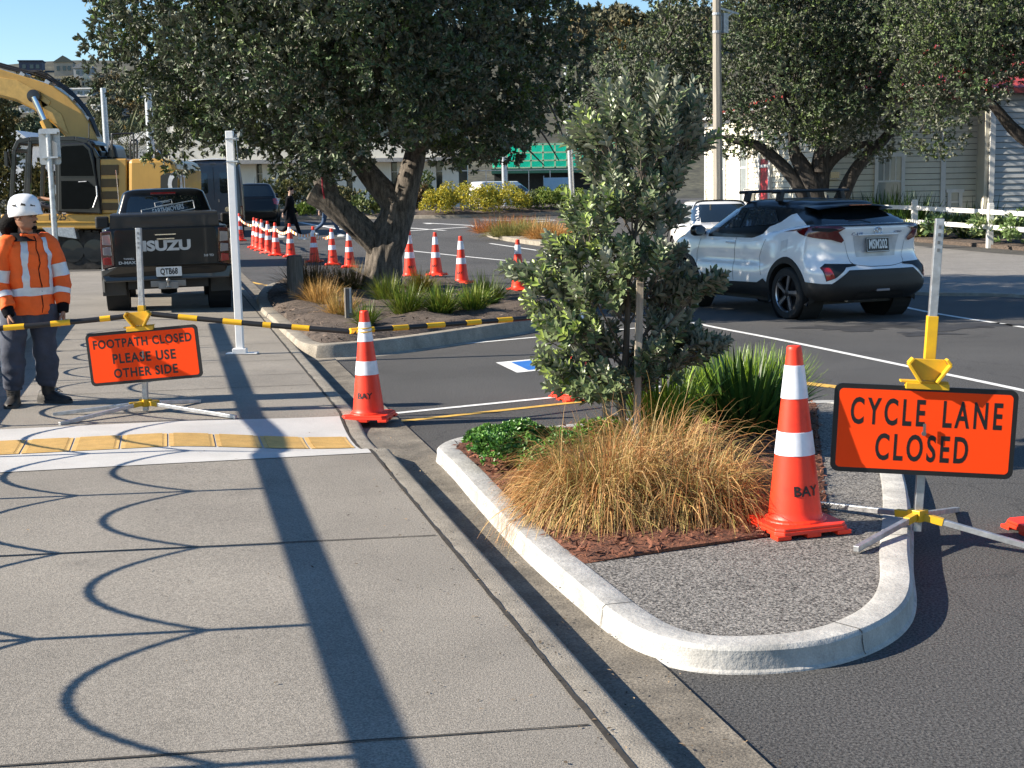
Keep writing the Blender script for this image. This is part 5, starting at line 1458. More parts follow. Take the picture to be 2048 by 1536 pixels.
# ---------------------------------------------------------------- dark wagon, grey camper, white van across the car park
sv = hatchback('black wagon parked beside the grey camper van', M_BLACKP)
q = D(505,436,57); sv.location = (q.x-.4, 59.5, gz(0,59)); sv.rotation_euler = (0,0,R(14)); sv.scale = (1.12,1.15,1.14)
M_CAMP = pm('camper_grey', (0.055,0.062,0.07), .35, var=.05, coat=.6)
M_CAMPW = pm('camper_white', (0.72,0.72,0.72), .4, var=.05, coat=.4)
def camper():
    t = thing('camper_van', 'dark grey boxy camper van seen from behind, past the pickup and white post', 'camper van')
    def row(z, yf, yr, w):
        return [(0,yf,z),(w*.5,yf-.03,z),(w*.9,yf-.2,z),(w,yf-.5,z),(w,.5,z),(w,-1,z),(w,yr+.5,z),(w,yr+.22,z),(w*.93,yr+.06,z),(w*.75,yr,z),(w*.4,yr-.01,z),(0,yr-.01,z)]
    rows = [row(.40,2.6,-2.6,.94), row(.55,2.7,-2.65,.99), row(1.0,2.6,-2.65,1.0), row(1.6,2.2,-2.62,.99), row(2.2,1.7,-2.57,.95), row(2.5,1.4,-2.52,.91), row(2.62,1.2,-2.42,.82), row(2.67,.8,-2.1,.5)]
    sh = Shell(rows, 4, 4); B = sh.bvh(); vs, fs = sh.mesh([(1.7,.38,.42),(-1.6,.38,.42)]); mb = MB(); mb.add(vs, fs); mb.build('body', M_CAMP, t, smooth=True, angle=50)
    under(t, 5, 1.6, .3, .6)
    for y in (1.7,-1.6):
        for sx in (-1,1): wheel(t, sx*.86, y, .36, .22, .22, 6)
    for sx in (-1,1):
        patch([B], [(sx*.20,1.55),(sx*.20,2.15),(sx*.25,2.2),(sx*.50,2.2),(sx*.55,2.15),(sx*.55,1.55),(sx*.50,1.5),(sx*.25,1.5)], 'rear', .008, .1).build('rear_window', M_GLASS, t)
        patch([B], [(sx*.84,.62),(sx*.94,.62),(sx*.93,1.05),(sx*.85,1.05)], 'rear', .012, .06).build('tail_light', M_RED, t)
        mb = MB(); mb.box((sx*.84,-2.56,2.50),(.12,.06,.09)); mb.build('marker_lamp', M_RED, t, bevel=.01)
        patch([B], [(-2.3,.9),(1.4,.9),(1.4,1.15),(-2.3,1.15)], 'L' if sx < 0 else 'R', .006, .2).build('side_stripe', M_CAMPW, t)
    mb = MB(); mb.grid([[(-.93,-2.5,2.56),(-.6,-2.5,2.64),(0,-2.5,2.66),(.6,-2.5,2.64),(.93,-2.5,2.56)],[(-.90,-1.5,2.66),(-.6,-1.5,2.70),(0,-1.5,2.72),(.6,-1.5,2.70),(.90,-1.5,2.66)]]); mb.build('roof_edge', M_CAMPW, t)
    mb = MB()
    for x in (-.45,0,.45): mb.box((x,-2.57,2.53),(.2,.05,.05))
    mb.build('roof_lamps', M_CLEAR, t)
    mb = MB(); mb.bar((0,-2.665,.7),(0,-2.6,2.4),.012,.012,up=(1,0,0)); mb.build('door_gap', M_GAP, t)
    mb = MB(); mb.tube([(.14,-2.68,1.2),(.14,-2.70,1.3)], .02, 8); mb.prism(rrect(.16,.16,.07), lambda x,z:(.4+x,-2.66,.95+z), lambda x,z:(.4+x,-2.69,.95+z)); mb.build('door_handle', M_CHROME, t)
    mb = MB(); mb.box((0,-2.72,.52),(1.9,.14,.14)); mb.build('bumper', M_PLAST, t, bevel=.03)
    return t
cp = camper(); q = D(432,478,49.5); cp.location = (q.x-.5, 51.8, gz(0,50)); cp.rotation_euler = (0,LEAN,R(13))
def van():
    t = thing('delivery_van', 'white delivery van parked beyond the yellow green hedge', 'van')
    def row(z, yf, yr, w):
        return [(0,yf,z),(w*.5,yf-.04,z),(w*.9,yf-.22,z),(w,yf-.6,z),(w,.5,z),(w,-1,z),(w,yr+.5,z),(w,yr+.22,z),(w*.95,yr+.05,z),(w*.75,yr,z),(w*.4,yr,z),(0,yr,z)]
    rows = [row(.3,2.4,-2.4,.88), row(.5,2.5,-2.42,.93), row(.9,2.4,-2.42,.95), row(1.1,2.0,-2.41,.94), row(1.25,1.62,-2.40,.92), row(1.6,1.15,-2.38,.88), row(1.85,.75,-2.33,.82), row(1.93,.4,-2.2,.7), row(1.95,0,-1.9,.3)]
    sh = Shell(rows, 4, 4); B = sh.bvh(); vs, fs = sh.mesh([(1.5,.34,.38),(-1.5,.34,.38)]); mb = MB(); mb.add(vs, fs); mb.build('body', M_WHITE2, t, smooth=True, angle=50)
    under(t, 4.6, 1.5, .25, .55)
    for y in (1.5,-1.5):
        for sx in (-1,1): wheel(t, sx*.82, y, .33, .2, .2, 6)
    for sx, vw in ((-1,'L'),(1,'R')):
        patch([B], [(1.42,1.22),(1.05,1.62),(.92,1.66),(.45,1.66),(.45,1.18)], vw, .008, .08).build('side_window', M_GLASS, t)
        mb = MB(); mb.box((sx*1.03,1.3,1.25),(.1,.1,.2)); mb.build('mirror', M_PLAST, t, bevel=.03)
    patch([B], [(-.8,1.22),(.8,1.22),(.68,1.78),(-.68,1.78)], 'front', .008, .08).build('windscreen', M_GLASS, t)
    return t
vn = van(); q = D(1012,385,98); vn.location = (q.x, 98, .72); vn.rotation_euler = (0,0,R(-62))

# ---------------------------------------------------------------- excavator
M_CATY = pm('excavator_yellow', (0.52,0.29,0.055), .38, var=.06, vscale=2, coat=.3, streak=.12)
M_CATK = pm('excavator_black', (0.013,0.013,0.014), .35, var=.1, coat=.3)
M_GLASSX = pm('cab_glass', (0.004,0.005,0.006), 0.2, spec=.08)
M_LOUV = pm('louvre_dark', (0.10,0.062,0.02), .6, var=.1)
M_TRACK = pm('track_steel', (0.05,0.045,0.04), .7, .5, var=.3, vscale=8)
M_HOSE = pm('hose_black', (0.012,0.012,0.012), .5)
EY = 34.6                                    # distance of the machine's near flank
eb = D(190, 470, EY); eb.z = gz(0, EY)
EX = thing('excavator', 'large yellow tracked excavator with black cab and raised boom behind the pickup', 'excavator', eb)
def ex(u, v, dy=0.0): q = D(u, v, EY) - eb; return Vector((q.x, dy, q.z))
def exsolid(name, px, y0, y1, mat, parent=EX, bevel=.03):
    pts = [ex(u, v) for u, v in px]; poly = [(p.x, p.z) for p in pts]
    mb = MB(); mb.prism(poly, lambda x, z: (x, y0, z), lambda x, z: (x, y1, z)); return mb.build(name, mat, parent, bevel=bevel)
exsolid('deck', [(2,429),(352,427),(352,440),(345,457),(2,459)], -.02, 2.75, M_CATY)
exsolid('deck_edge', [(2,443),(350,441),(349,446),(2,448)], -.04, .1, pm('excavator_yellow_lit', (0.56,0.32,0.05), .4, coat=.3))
eng = exsolid('engine_cover', [(196,318),(253,317),(253,427),(196,428)], .02, 2.6, M_CATY)
cw = exsolid('counterweight', [(256,318),(330,316),(347,322),(354,338),(356,430),(256,430)], -.03, 2.78, M_CATY, bevel=.10)
for z0, z1 in ((330,350),(358,374),(383,398),(406,420)):
    exsolid('louvre_panel', [(202,z0),(237,z0-.5),(237,z1),(202,z1+.5)], -.012, .03, M_LOUV, eng, .008)
# white and black lettering on the counterweight
mb = MB(); mb.prism([(ex(u,v).x, ex(u,v).z) for u, v in [(322,352),(330,346),(356,346),(356,392),(322,392)]], lambda x,z:(x,-.033,z), lambda x,z:(x,-.05,z)); lp = mb.build('logo_panel', M_CATK, cw)
c_ = ex(345,373); cwx = ex(357,373).x
text_obj('lettering', 'CAT', M_PLATEW, lp, lambda x,y,z:((c_.x+.42+x, -.056, c_.z+.02+y) if c_.x+.42+x < cwx else (cwx+.012, -.044+(c_.x+.42+x-cwx), c_.z+.02+y)), .80, sx=.66, bold=.03)
n_ = ex(115,435); text_obj('lettering', '17-25', M_CATK, EX, lambda x,y,z:(n_.x+x,-.032,n_.z+y), .20, sx=1.0, bold=.004)
# cab
cabp = [(22,428),(28,300),(36,283),(60,278),(150,277),(176,284),(196,316),(200,428)]
def cabbar(a, b, y, w=.09): 
    mb = MB(); mb.bar(ex(*a, y), ex(*b, y), w, w, up=(0,1,0)); return mb
cb_ = MB()
for y in (.03, 1.02):
    for a, b in zip(cabp[:-1], cabp[1:]): cb_.bar(ex(*a, y), ex(*b, y), .10, .09, up=(0,1,0))
    cb_.bar(ex(60,283,y), ex(56,428,y), .09, .09, up=(0,1,0))
    cb_.bar(ex(112,283,y), ex(118,428,y), .10, .09, up=(0,1,0))
for a in cabp: cb_.bar(ex(*a, .03), ex(*a, 1.02), .09, .09)
fr = cb_.build('cab_frame', M_CATK, EX, bevel=.012)
exsolid('cab_roof', [(30,283),(60,274),(150,274),(186,282),(192,290),(30,290)], .0, 1.05, M_CATK, bevel=.04)
exsolid('cab_rear_panel', [(118,300),(190,300),(200,428),(118,428)], .5, 1.0, M_CATK)
door = exsolid('cab_door', [(118,424),(117,298),(121,287),(172,285),(184,296),(190,320),(205,428)], -.10, -.04, M_CATK, bevel=.03)
exsolid('door_glass', [(124,352),(123,300),(127,293),(168,291),(178,300),(186,330),(190,352)], -.115, -.10, M_GLASSX, door, .005)
exsolid('door_glass', [(126,418),(125,362),(178,362),(196,378),(192,410),(180,418)], -.115, -.10, M_GLASSX, door, .005)
mb = MB(); mb.tube([ex(196,372,-.13), ex(198,392,-.15), ex(190,415,-.15)], .018, 6); mb.tube([ex(160,364,-.13), ex(177,363,-.16)], .012, 6); mb.build('grab_handle', M_GALV, door)
exsolid('seat', [(98,380),(118,378),(120,420),(92,424)], .35, .85, M_PLAST, bevel=.05)
exsolid('seat_back', [(108,330),(122,328),(124,382),(112,384)], .35, .85, M_PLAST, bevel=.05)
exsolid('console', [(95,372),(116,368),(117,388),(97,392)], .05, .28, M_GALV, bevel=.02)
mb = MB(); mb.tube([ex(12,330,.0), ex(16,300,.0), ex(20,330,.1)], .02, 6); mb.box(ex(14,318,-.05), (.07,.1,.35)); mb.build('mirror', M_CATK, EX, bevel=.02)
# boom
up_ = [(-330,60),(-200,85),(-100,112),(-40,128),(0,140),(40,152),(75,165),(105,186),(130,212),(148,240),(165,272),(172,300)]
lo_ = [(130,300),(118,288),(98,268),(80,248),(60,232),(36,215),(0,197),(-60,182),(-160,160),(-330,120)]
boom = exsolid('boom', up_+lo_, 1.20, 1.75, M_CATY, bevel=.03)
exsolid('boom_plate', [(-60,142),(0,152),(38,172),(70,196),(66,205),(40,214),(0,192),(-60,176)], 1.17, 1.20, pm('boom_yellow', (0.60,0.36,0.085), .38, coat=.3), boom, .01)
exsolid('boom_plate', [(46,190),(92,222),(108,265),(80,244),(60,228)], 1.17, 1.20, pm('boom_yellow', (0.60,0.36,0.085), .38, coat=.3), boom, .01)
exsolid('stick', [(-330,60),(-380,90),(-430,330),(-410,340),(-350,140)], 1.25, 1.7, M_CATY)
mb = MB(); mb.lathe([(.001,-.14),(.16,-.12),(.16,.14)], 20, c=ex(38,186,1.14), axis='Y'); mb.build('pivot_pin', M_CATK, boom, smooth=True, angle=30)
mb = MB(); mb.tube([ex(38,188,1.05), ex(62,240,1.05)], .075, 12); mb.build('cylinder_rod', M_CHROME, boom, smooth=True, angle=30)
mb = MB(); mb.tube([ex(60,236,1.05), ex(100,325,1.05)], .12, 12); mb.build('cylinder', M_CATY, EX, smooth=True, angle=30)
for k in range(4):
    o = k*1.5; mb = MB()
    pts = [ex(-120+o,100-o,1.3+.08*k), ex(0,134-o*1.5,1.3+.08*k), ex(45,140-o*1.2+ (6 if k%2 else -4),1.3+.08*k), ex(85,164-o,1.3+.08*k), ex(112,186-o,1.3+.08*k), ex(140,218-o*.6,1.3+.08*k), ex(158,255,1.3+.08*k), ex(165,285,1.3+.08*k)]
    mb.tube(smooth_path(pts, 4), .024, 6); mb.build('hose', M_HOSE, boom, smooth=True)
for u, v in ((8,140),(60,156),(110,190),(142,230)):
    mb = MB(); mb.box(ex(u,v,1.5), (.12,.5,.10), (0,R(35),0)); mb.build('hose_clamp', M_GALV, boom)
# handrails, exhaust, beacon pole
def rail_(pts, r=.025):
    mb = MB(); mb.tube(smooth_path(pts,3), r, 6); mb.build('handrail', M_CATK, EX, smooth=True)
rail_([ex(217,316,.3), ex(217,272,.3), ex(220,267,.3), ex(255,266,.3), ex(260,270,.3), ex(262,316,.3)])
rail_([ex(250,316,.5), ex(250,282,.5), ex(254,279,.5), ex(263,281,.5), ex(263,316,.5)])
mb = MB(); mb.tube([ex(168,275,.4), ex(168,245,.4)], .015, 6); mb.build('antenna', M_CATK, EX)
mb = MB(); mb.tube([ex(285,318,1.3), ex(285,305,1.3), ex(292,300,1.3)], .07, 10); mb.build('exhaust', M_CATK, EX, smooth=True)
exsolid('air_filter', [(200,318),(205,285),(218,290),(225,318)], .5, 1.4, M_CATK, bevel=.06)
# undercarriage
mb = MB(); mb.lathe([(.75,0),(.75,.35),(.6,.36)], 24, c=ex(120,500,1.4)*1.0); 
for v in mb.v: pass
mb.build('slew_ring', M_CATK, EX, smooth=True, angle=30)
exsolid('chassis', [(40,470),(200,468),(196,505),(50,508)], .5, 2.2, M_CATK)
def track(y0, y1):
    a, b = ex(60,520), ex(186,517); zc = .46; r = .44
    pts = []
    for k in np.linspace(R(-90), R(90), 9): pts.append((b.x+r*math.cos(k), zc+r*math.sin(k)))
    for k in np.linspace(R(90), R(270), 9): pts.append((a.x-1.2+r*math.cos(k), zc+r*math.sin(k)))
    mb = MB(); n = len(pts)
    mb.prism(pts, lambda x,z:(x,y0,z), lambda x,z:(x,y1,z)); o = mb.build('track', M_TRACK, EX)
    L = sum(math.dist(pts[i], pts[(i+1)%n]) for i in range(n)); sm_ = MB()
    acc = 0; nxt = 0
    for i in range(n):
        p, q_ = Vector(pts[i]), Vector(pts[(i+1)%n]); d = (q_-p).length
        while nxt < acc+d:
            c = p.lerp(q_, (nxt-acc)/d); tng = (q_-p).normalized(); nr = Vector((tng.y, -tng.x))
            sm_.box((c.x+nr.x*.03, (y0+y1)/2, c.y+nr.y*.03), (.15, y1-y0+.06, .05), (0, -math.atan2(tng.y, tng.x), 0)); nxt += .19
        acc += d
    sm_.build('track_shoe', M_TRACK, o)
    mb = MB()
    for k in np.linspace(a.x-1.2, b.x, 6): mb.lathe([(.001,-.03),(.28,-.02),(.28,.1)], 18, c=(k,y0,zc), axis='Y')
    mb.build('roller', M_CATK, o, smooth=True, angle=30)
track(.2, .8); track(2.1, 2.7)
exsolid('step', [(85,455),(150,455),(155,478),(100,470)], -.05, .3, M_GALV, bevel=.01)
# ================================================================ PEOPLE
M_SKIN = pm('skin', (0.30,0.15,0.09), .5, var=.06, vscale=20)
M_SKINL = pm('skin_pale', (0.50,0.32,0.24), .5, var=.06, vscale=20)
M_HIVIS = pm('hi_vis_orange', (0.92,0.13,0.012), .75, var=.08, vscale=9, bump=.5, bscale=14)
M_TAPE = pm('silver_tape', (0.62,0.63,0.64), .4, .2, var=.06, vscale=20)
M_NAVY = pm('navy_cloth', (0.045,0.052,0.075), .85, var=.15, vscale=9, bump=.6, bscale=13)
M_BLKC = pm('black_cloth', (0.007,0.007,0.009), .9, spec=.1, var=.15, vscale=9, bump=.3, bscale=18)
M_BOOT = pm('boot_leather', (0.022,0.019,0.016), .6, var=.3, vscale=15, bump=.3, bscale=40)
M_SOLE = pm('boot_sole', (0.05,0.048,0.045), .8)
M_HAIR = pm('black_hair', (0.005,0.0045,0.0045), .7, spec=.08, var=.3, vscale=30, bump=.8, bscale=60)
M_HELM = pm('white_helmet', (0.78,0.78,0.77), .3, var=.03, coat=.4)
M_JEAN = pm('denim', (0.045,0.085,0.16), .85, var=.2, vscale=8, bump=.4, bscale=20)
M_SHOEW = pm('white_shoe', (0.7,0.7,0.68), .6)
M_GREENV = pm('hi_vis_green', (0.12,0.55,0.03), .7, var=.1)
def limb(mb, pts, rad, n=14, k=4, flat=None):
    P_ = crv(pts, k); Rr = [v.x for v in crv([(r,0,0) for r in rad], k)]
    mb.tube(P_, Rr, n)
def loft(mb, secs, n=22, k=3):
    """secs: (centre, axis a vector, axis b vector)"""
    C_ = crv([s[0] for s in secs], k); A_ = crv([s[1] for s in secs], k); B_ = crv([s[2] for s in secs], k)
    rows = []
    for c, a, b in zip(C_, A_, B_):
        row = []
        for j in range(n):
            t = 2*math.pi*j/n; ct, st_ = math.cos(t), math.sin(t)
            e = 2/2.4
            row.append(c + a*math.copysign(abs(ct)**e, ct) + b*math.copysign(abs(st_)**e, st_))
        rows.append(row)
    mb.grid(rows, close=True)
    o = len(mb.v)-n*len(rows)
    mb.f += [tuple(range(o, o+n))[::-1], tuple(range(o+n*(len(rows)-1), o+n*len(rows)))]; mb.m += [0, 0]
def head(mb, c, fwd, scale=1.0, tilt=0.0):
    """head with brow, eye sockets, nose, lips, chin; c = chin-level centre of the neck"""
    f = Vector(fwd).normalized(); r = Vector((f.y, -f.x, 0)); u = Vector((0,0,1)) + f*tilt
    H = .235*scale
    W = [(0,.030),(.06,.048),(.15,.060),(.30,.069),(.5,.076),(.7,.078),(.85,.068),(.95,.044),(1.0,.012)]
    FR = [(0,.060),(.05,.082),(.12,.088),(.2,.086),(.3,.088),(.42,.088),(.5,.087),(.58,.094),(.7,.094),(.85,.078),(.95,.05),(1,.014)]
    BK = [(0,.020),(.1,.040),(.2,.065),(.35,.088),(.5,.100),(.7,.104),(.85,.088),(.95,.056),(1,.014)]
    rows = []; n = 36
    for t in np.linspace(0, 1, 30):
        row = []
        for j in range(n):
            a = 2*math.pi*j/n; ca, sa = math.cos(a), math.sin(a)
            y = (interp(FR, t) if ca > 0 else interp(BK, t))*ca; x = interp(W, t)*math.copysign(abs(sa)**.9, sa)
            d = abs(x)
            if ca > 0.3:
                y += .030*math.exp(-(x/.012)**2)*math.exp(-((t-.36)/.05)**2) + .016*math.exp(-(x/.010)**2)*math.exp(-((t-.45)/.07)**2)
                y += .007*math.exp(-(x/.022)**2)*(math.exp(-((t-.235)/.022)**2)+math.exp(-((t-.195)/.02)**2))
                y -= .011*math.exp(-((d-.032)/.016)**2)*math.exp(-((t-.50)/.045)**2)
                y += .006*math.exp(-((d-.045)/.02)**2)*math.exp(-((t-.38)/.06)**2)
            row.append(Vector(c) + (r*x + f*y)*scale + u*(t*H))
        rows.append(row)
    mb.grid(rows, close=True); o = len(mb.v)-n*len(rows); mb.f += [tuple(range(o,o+n)), tuple(range(len(mb.v)-n,len(mb.v)))]; mb.m += [0,0]
    for s in (-1,1):                                # ears
        e = Vector(c) + (r*s*.078 - f*.005)*scale + u*H*.45
        mb.grid([[e + r*s*.006*k2 + f*(.017*math.cos(a))*k1 + u*(.032*math.sin(a))*k1 for a in np.linspace(0,2*math.pi,10,endpoint=False)] for k1,k2 in ((.5,-1),(1,1.5),(.7,2.2),(.2,1.2))], close=True)
    return f, r, u, H
def hand(mb, wrist, dirn, palm_n, thumb_side, s=1.0, curl=.5):
    """palm and five curled fingers; dirn = wrist to knuckles, palm_n = palm facing, thumb_side = direction of the thumb"""
    d = Vector(dirn).normalized(); pn = Vector(palm_n); pn = (pn - d*pn.dot(d)).normalized(); w = Vector(thumb_side); w = (w - d*w.dot(d) - pn*w.dot(pn)).normalized()
    W0 = Vector(wrist)
    loft(mb, [(W0-d*.02*s, w*.027*s, pn*.020*s), (W0+d*.02*s, w*.033*s, pn*.018*s), (W0+d*.06*s, w*.041*s, pn*.015*s), (W0+d*.09*s, w*.040*s, pn*.012*s)], 14, 2)
    for i, (off, L) in enumerate(((.029,.070),(.010,.080),(-.010,.074),(-.029,.058))):
        p = W0 + d*.085*s + w*off*s; a = d.copy(); pts = [p]; rr = [.0098*s]
        for sg, c in zip((.42,.32,.26), (curl*.6, curl*1.0, curl*.8)):
            a = (a*math.cos(c) + pn*math.sin(c)).normalized(); pts.append(pts[-1] + a*L*sg*s); rr.append(rr[-1]*.88)
        mb.tube(crv(pts,2), [v.x for v in crv([(q_,0,0) for q_ in rr],2)], 8)
    p = W0 + d*.025*s + w*.030*s; a = (d*.7 + w*.65 + pn*.35).normalized(); pts = [p]
    for sg in (.032,.028,.024): pts.append(pts[-1]+a*sg*s); a = (a*.85 + d*.25 + pn*.15).normalized()
    mb.tube(pts, [.0125*s,.011*s,.010*s,.007*s], 8)
def shoe(mb, ankle, toe_dir, L=.29, mi_s=1, h=.10, w=.048):
    t = Vector(toe_dir).normalized(); r = Vector((t.y,-t.x,0)); A = Vector((ankle[0], ankle[1], 0)); z0 = ankle[2]
    secs = []
    for f, hw, top in ((-.085,.030,.06),(-.07,.040,.105),(-.02,.044,.125),(.04,.046,.105),(.09,.050,.080),(.14,.052,.066),(.18,.045,.058),(.205,.022,.040)):
        secs.append((f, hw, top))
    rows = []; srow = []
    k = L/.29
    for f, hw, top in secs:
        c = A + t*f*k
        rows.append([c + r*hw*math.cos(a)*k + Vector((0,0,z0-.09+.022+(top-.022)*max(0, math.sin(a))**.8)) for a in np.linspace(0, math.pi, 11)])
        srow.append([c + r*hw*1.06*k + Vector((0,0,z0-.09)), c + r*hw*1.08*k + Vector((0,0,z0-.09+.026)), c - r*hw*1.08*k + Vector((0,0,z0-.09+.026)), c - r*hw*1.06*k + Vector((0,0,z0-.09))])
    mb.grid(rows); mb.grid(srow, 1, close=True)
    n = len(mb.v); mb.f += [(n-4,n-3,n-2,n-1),(n-4*len(srow),n-4*len(srow)+1,n-4*len(srow)+2,n-4*len(srow)+3)]; mb.m += [1,1]
# ---- the worker
wp_ = Vector((-3.71, 10.98, .105))
WK = thing('person', 'person in orange high visibility jacket and white helmet standing by the footpath sign, looking aside', 'person', wp_, 0)
g_ = lambda x, y, z: Vector((x, y, z))
fw = Vector((.76,-.65,0)).normalized(); sd = Vector((.65,.76,0))      # chest faces right of the camera; sd = screen-right side
shL, shR = g_(.125,.12,1.285), g_(-.140,-.12,1.275)                   # screen-right (her/his left) and screen-left shoulders
elL, elR = g_(.205,.13,1.02), g_(-.190,-.15,.99)
wrL, wrR = g_(.235,.06,.770), g_(-.105,-.235,.765)
hipL, hipR = g_(.085,.06,.80), g_(-.095,-.05,.80)
knL, knR = g_(.075,.06,.43), g_(-.135,-.10,.43)
anL, anR = g_(.075,.06,.09), g_(-.155,-.09,.09)
ck = g_(-.015,-.02,1.42)
hf = Vector((.97,-.24,0))
bm_ = MB()
f, r, u, H = head(bm_, g_(.0,-.035,1.40), hf, 1.0)
limb(bm_, [g_(-.02,.0,1.25), g_(-.01,-.01,1.36), g_(-.005,-.02,1.45)], [.07,.058,.055])
loft(bm_, [(g_(0,0,.78), sd*.15, fw*.10), (g_(0,0,1.0), sd*.14, fw*.10), (g_(0,0,1.2), sd*.17, fw*.11), (g_(-.01,0,1.32), sd*.09, fw*.07)])
for a, b, c in ((shL, elL, wrL),(shR, elR, wrR)): limb(bm_, [a, b, c], [.05,.042,.028])
for a, b, c in ((hipL, knL, anL),(hipR, knR, anR)): limb(bm_, [a, b, c], [.08,.055,.04])
hand(bm_, wrL, g_(.02,-.05,-1), g_(-.9,-.3,0), g_(.3,-.95,0), 1.0, .45)
hand(bm_, wrR, g_(.08,-.12,-1), g_(.85,.3,0), g_(.55,-.8,0), 1.0, .5)
bm_.build('body', M_SKIN, WK, smooth=True, angle=60)
# eyes
mb = MB()
ec = g_(.0,-.035,1.40)
for s in (-1,1):
    p = ec + r*s*.031 + f*.078 + u*H*.50
    mb.lathe([(.001,-.010),(.009,-.006),(.0115,0),(.009,.006),(.001,.010)], 10, c=p, axis='Y')
mb.build('eyes', pm('eye_dark', (.03,.02,.015), .2), WK, smooth=True)
mb = MB()                                           # brows, moustache and chin beard
for s in (-1,1):
    mb = MB(); mb.tube([ec + r*s*.014 + f*.096 + u*H*.565, ec + r*s*.034 + f*.092 + u*H*.585, ec + r*s*.052 + f*.074 + u*H*.57], [.004,.005,.003], 6); mb.build('eyebrow', M_HAIR, WK, smooth=True)
mb = MB(); mb.tube([ec - r*.024 + f*.090 + u*H*.255, ec + f*.101 + u*H*.272, ec + r*.024 + f*.090 + u*H*.255], [.004,.006,.004], 6); mb.build('moustache', M_HAIR, WK, smooth=True); mb = MB()
loft(mb, [(ec+f*.078+u*H*.02, r*.022, f*.016), (ec+f*.083+u*H*.08, r*.028, f*.017), (ec+f*.088+u*H*.14, r*.016, f*.010)], 12, 2)
mb.build('beard', M_HAIR, WK, smooth=True)
# helmet
mb = MB(); hc = ec + u*H*.62 + f*.002
rows = []
for k, (rr, z) in enumerate(((1.06,-.035),(1.10,-.03),(1.12,.0),(1.10,.04),(1.02,.08),(.86,.112),(.6,.132),(.3,.141),(.03,.143))):
    rows.append([hc + r*(.096*rr*math.sin(a)) + f*(.122*rr*math.cos(a) + (.022*max(0,math.cos(a))**2 if k < 2 else 0)) + u*(z + (.012*math.cos(a) if k < 3 else 0)) for a in np.linspace(0, 2*math.pi, 36, endpoint=False)])
mb.grid(rows, close=True); he = mb.build('helmet', M_HELM, WK, smooth=True, angle=60)
mb = MB()                                           # vents and ridges
for s in (-1,1):
    for t0, dz in ((.55,.055),(1.15,.06),(1.75,.055)):
        c0 = hc + r*s*(.103*math.sin(t0)) + f*(.128*math.cos(t0)) + u*dz
        nrm = (r*s*math.sin(t0) + f*math.cos(t0)).normalized(); tg2 = (f*math.sin(t0) - r*s*math.cos(t0)).normalized()
        up2 = (u - nrm*.55).normalized()
        mb.add([c0+tg2*.020-up2*.016, c0-tg2*.022-up2*.012, c0-tg2*.006+up2*.030+nrm*.001, c0+tg2*.006+up2*.026+nrm*.001], [(0,1,2,3)])
mb.build('helmet_vent', M_GAP, he, fixn=False)
# hair bun / ponytail behind and black hood
mb = MB(); limb(mb, [ec - f*.06 + u*H*.45, ec - f*.115 + u*H*.33, ec - f*.145 + u*H*.10, ec - f*.13 - u*.05], [.066,.074,.080,.045], 14)
mb.build('hair', M_HAIR, WK, smooth=True)
mb = MB(); loft(mb, [(ec - u*.085 - f*.01, r*.115, f*.10), (ec - u*.055 - f*.035, r*.085, f*.085), (ec - u*.025 - f*.045, r*.072, f*.075), (ec - u*.02 - f*.045, r*.062, f*.065)], 20, 3)
mb.build('hood', M_BLKC, WK, smooth=True)
# jacket
jb = MB()
ws = [(g_(.0,.0,.735), sd*.188, fw*.140), (g_(0,0,.80), sd*.184, fw*.144), (g_(0,0,.95), sd*.176, fw*.143), (g_(-.005,0,1.10), sd*.182, fw*.138), (g_(-.005,0,1.22), sd*.190, fw*.122), (g_(-.008,-.0,1.30), sd*.158, fw*.105), (g_(-.008,-.005,1.345), sd*.105, fw*.088), (g_(-.008,-.01,1.375), sd*.082, fw*.082)]
loft(jb, ws, 44, 7)
slL = ([shL-g_(.05,.02,.0), shL, elL, (elL+wrL)/2, wrL+g_(0,0,.03)], [.070,.077,.072,.066,.055])
slR = ([shR+g_(.05,.02,.0), shR, elR, (elR+wrR)/2, wrR+g_(0,0,.03)], [.070,.077,.074,.068,.057])
for pts, rad in (slL, slR): limb(jb, pts, rad, 24, 7)
jo = jb.build('jacket', M_HIVIS, WK, smooth=True, angle=60)
jbv = BVHTree.FromPolygons([Vector(v) for v in jb.v], jb.f)
mb = MB()                                           # tape: waist ring, shoulder straps, sleeve rings
def ring(z0, z1):
    rows = []
    for z in np.linspace(z0, z1, 3):
        row = []
        for a in np.linspace(0, 2*math.pi, 40, endpoint=False):
            d = sd*math.cos(a)+fw*math.sin(a); h = jbv.ray_cast(g_(0,0,z)+d*.16*0, d)
            row.append((h[0] if h[0] is not None else d*.2+g_(0,0,z)) + d*.005)
        rows.append(row)
    return rows
tw = []
for z in np.linspace(.885,.945,3):
    k = 0
    row = []
    for a in np.linspace(0, 2*math.pi, 40, endpoint=False):
        e = 2/2.4; ca, sa = math.cos(a), math.sin(a)
        row.append(g_(0,0,z) + sd*.1825*math.copysign(abs(ca)**e,ca) + fw*.1495*math.copysign(abs(sa)**e,sa))
    tw.append(row)
mb.grid(tw, close=True)
mb.build('waist_tape', M_TAPE, WK, smooth=True, fixn=False)
for s in (-.105, .115):
    mb = MB(); rows = []
    for z in np.linspace(.94, 1.335, 22):
        row = []
        for dx_ in (-.025, 0, .025):
            o = g_(0,0,z) + sd*(s*(1-.25*max(0,(z-1.2)/.15)) + dx_) + fw*.6; h = jbv.ray_cast(o, -fw)
            if h[0] is not None: row.append(h[0] + fw*.006 + g_(0,0,.003))
        if len(row) == 3: rows.append(row)
    mb.grid(rows); mb.build('chest_tape', M_TAPE, WK, smooth=True, fixn=False)
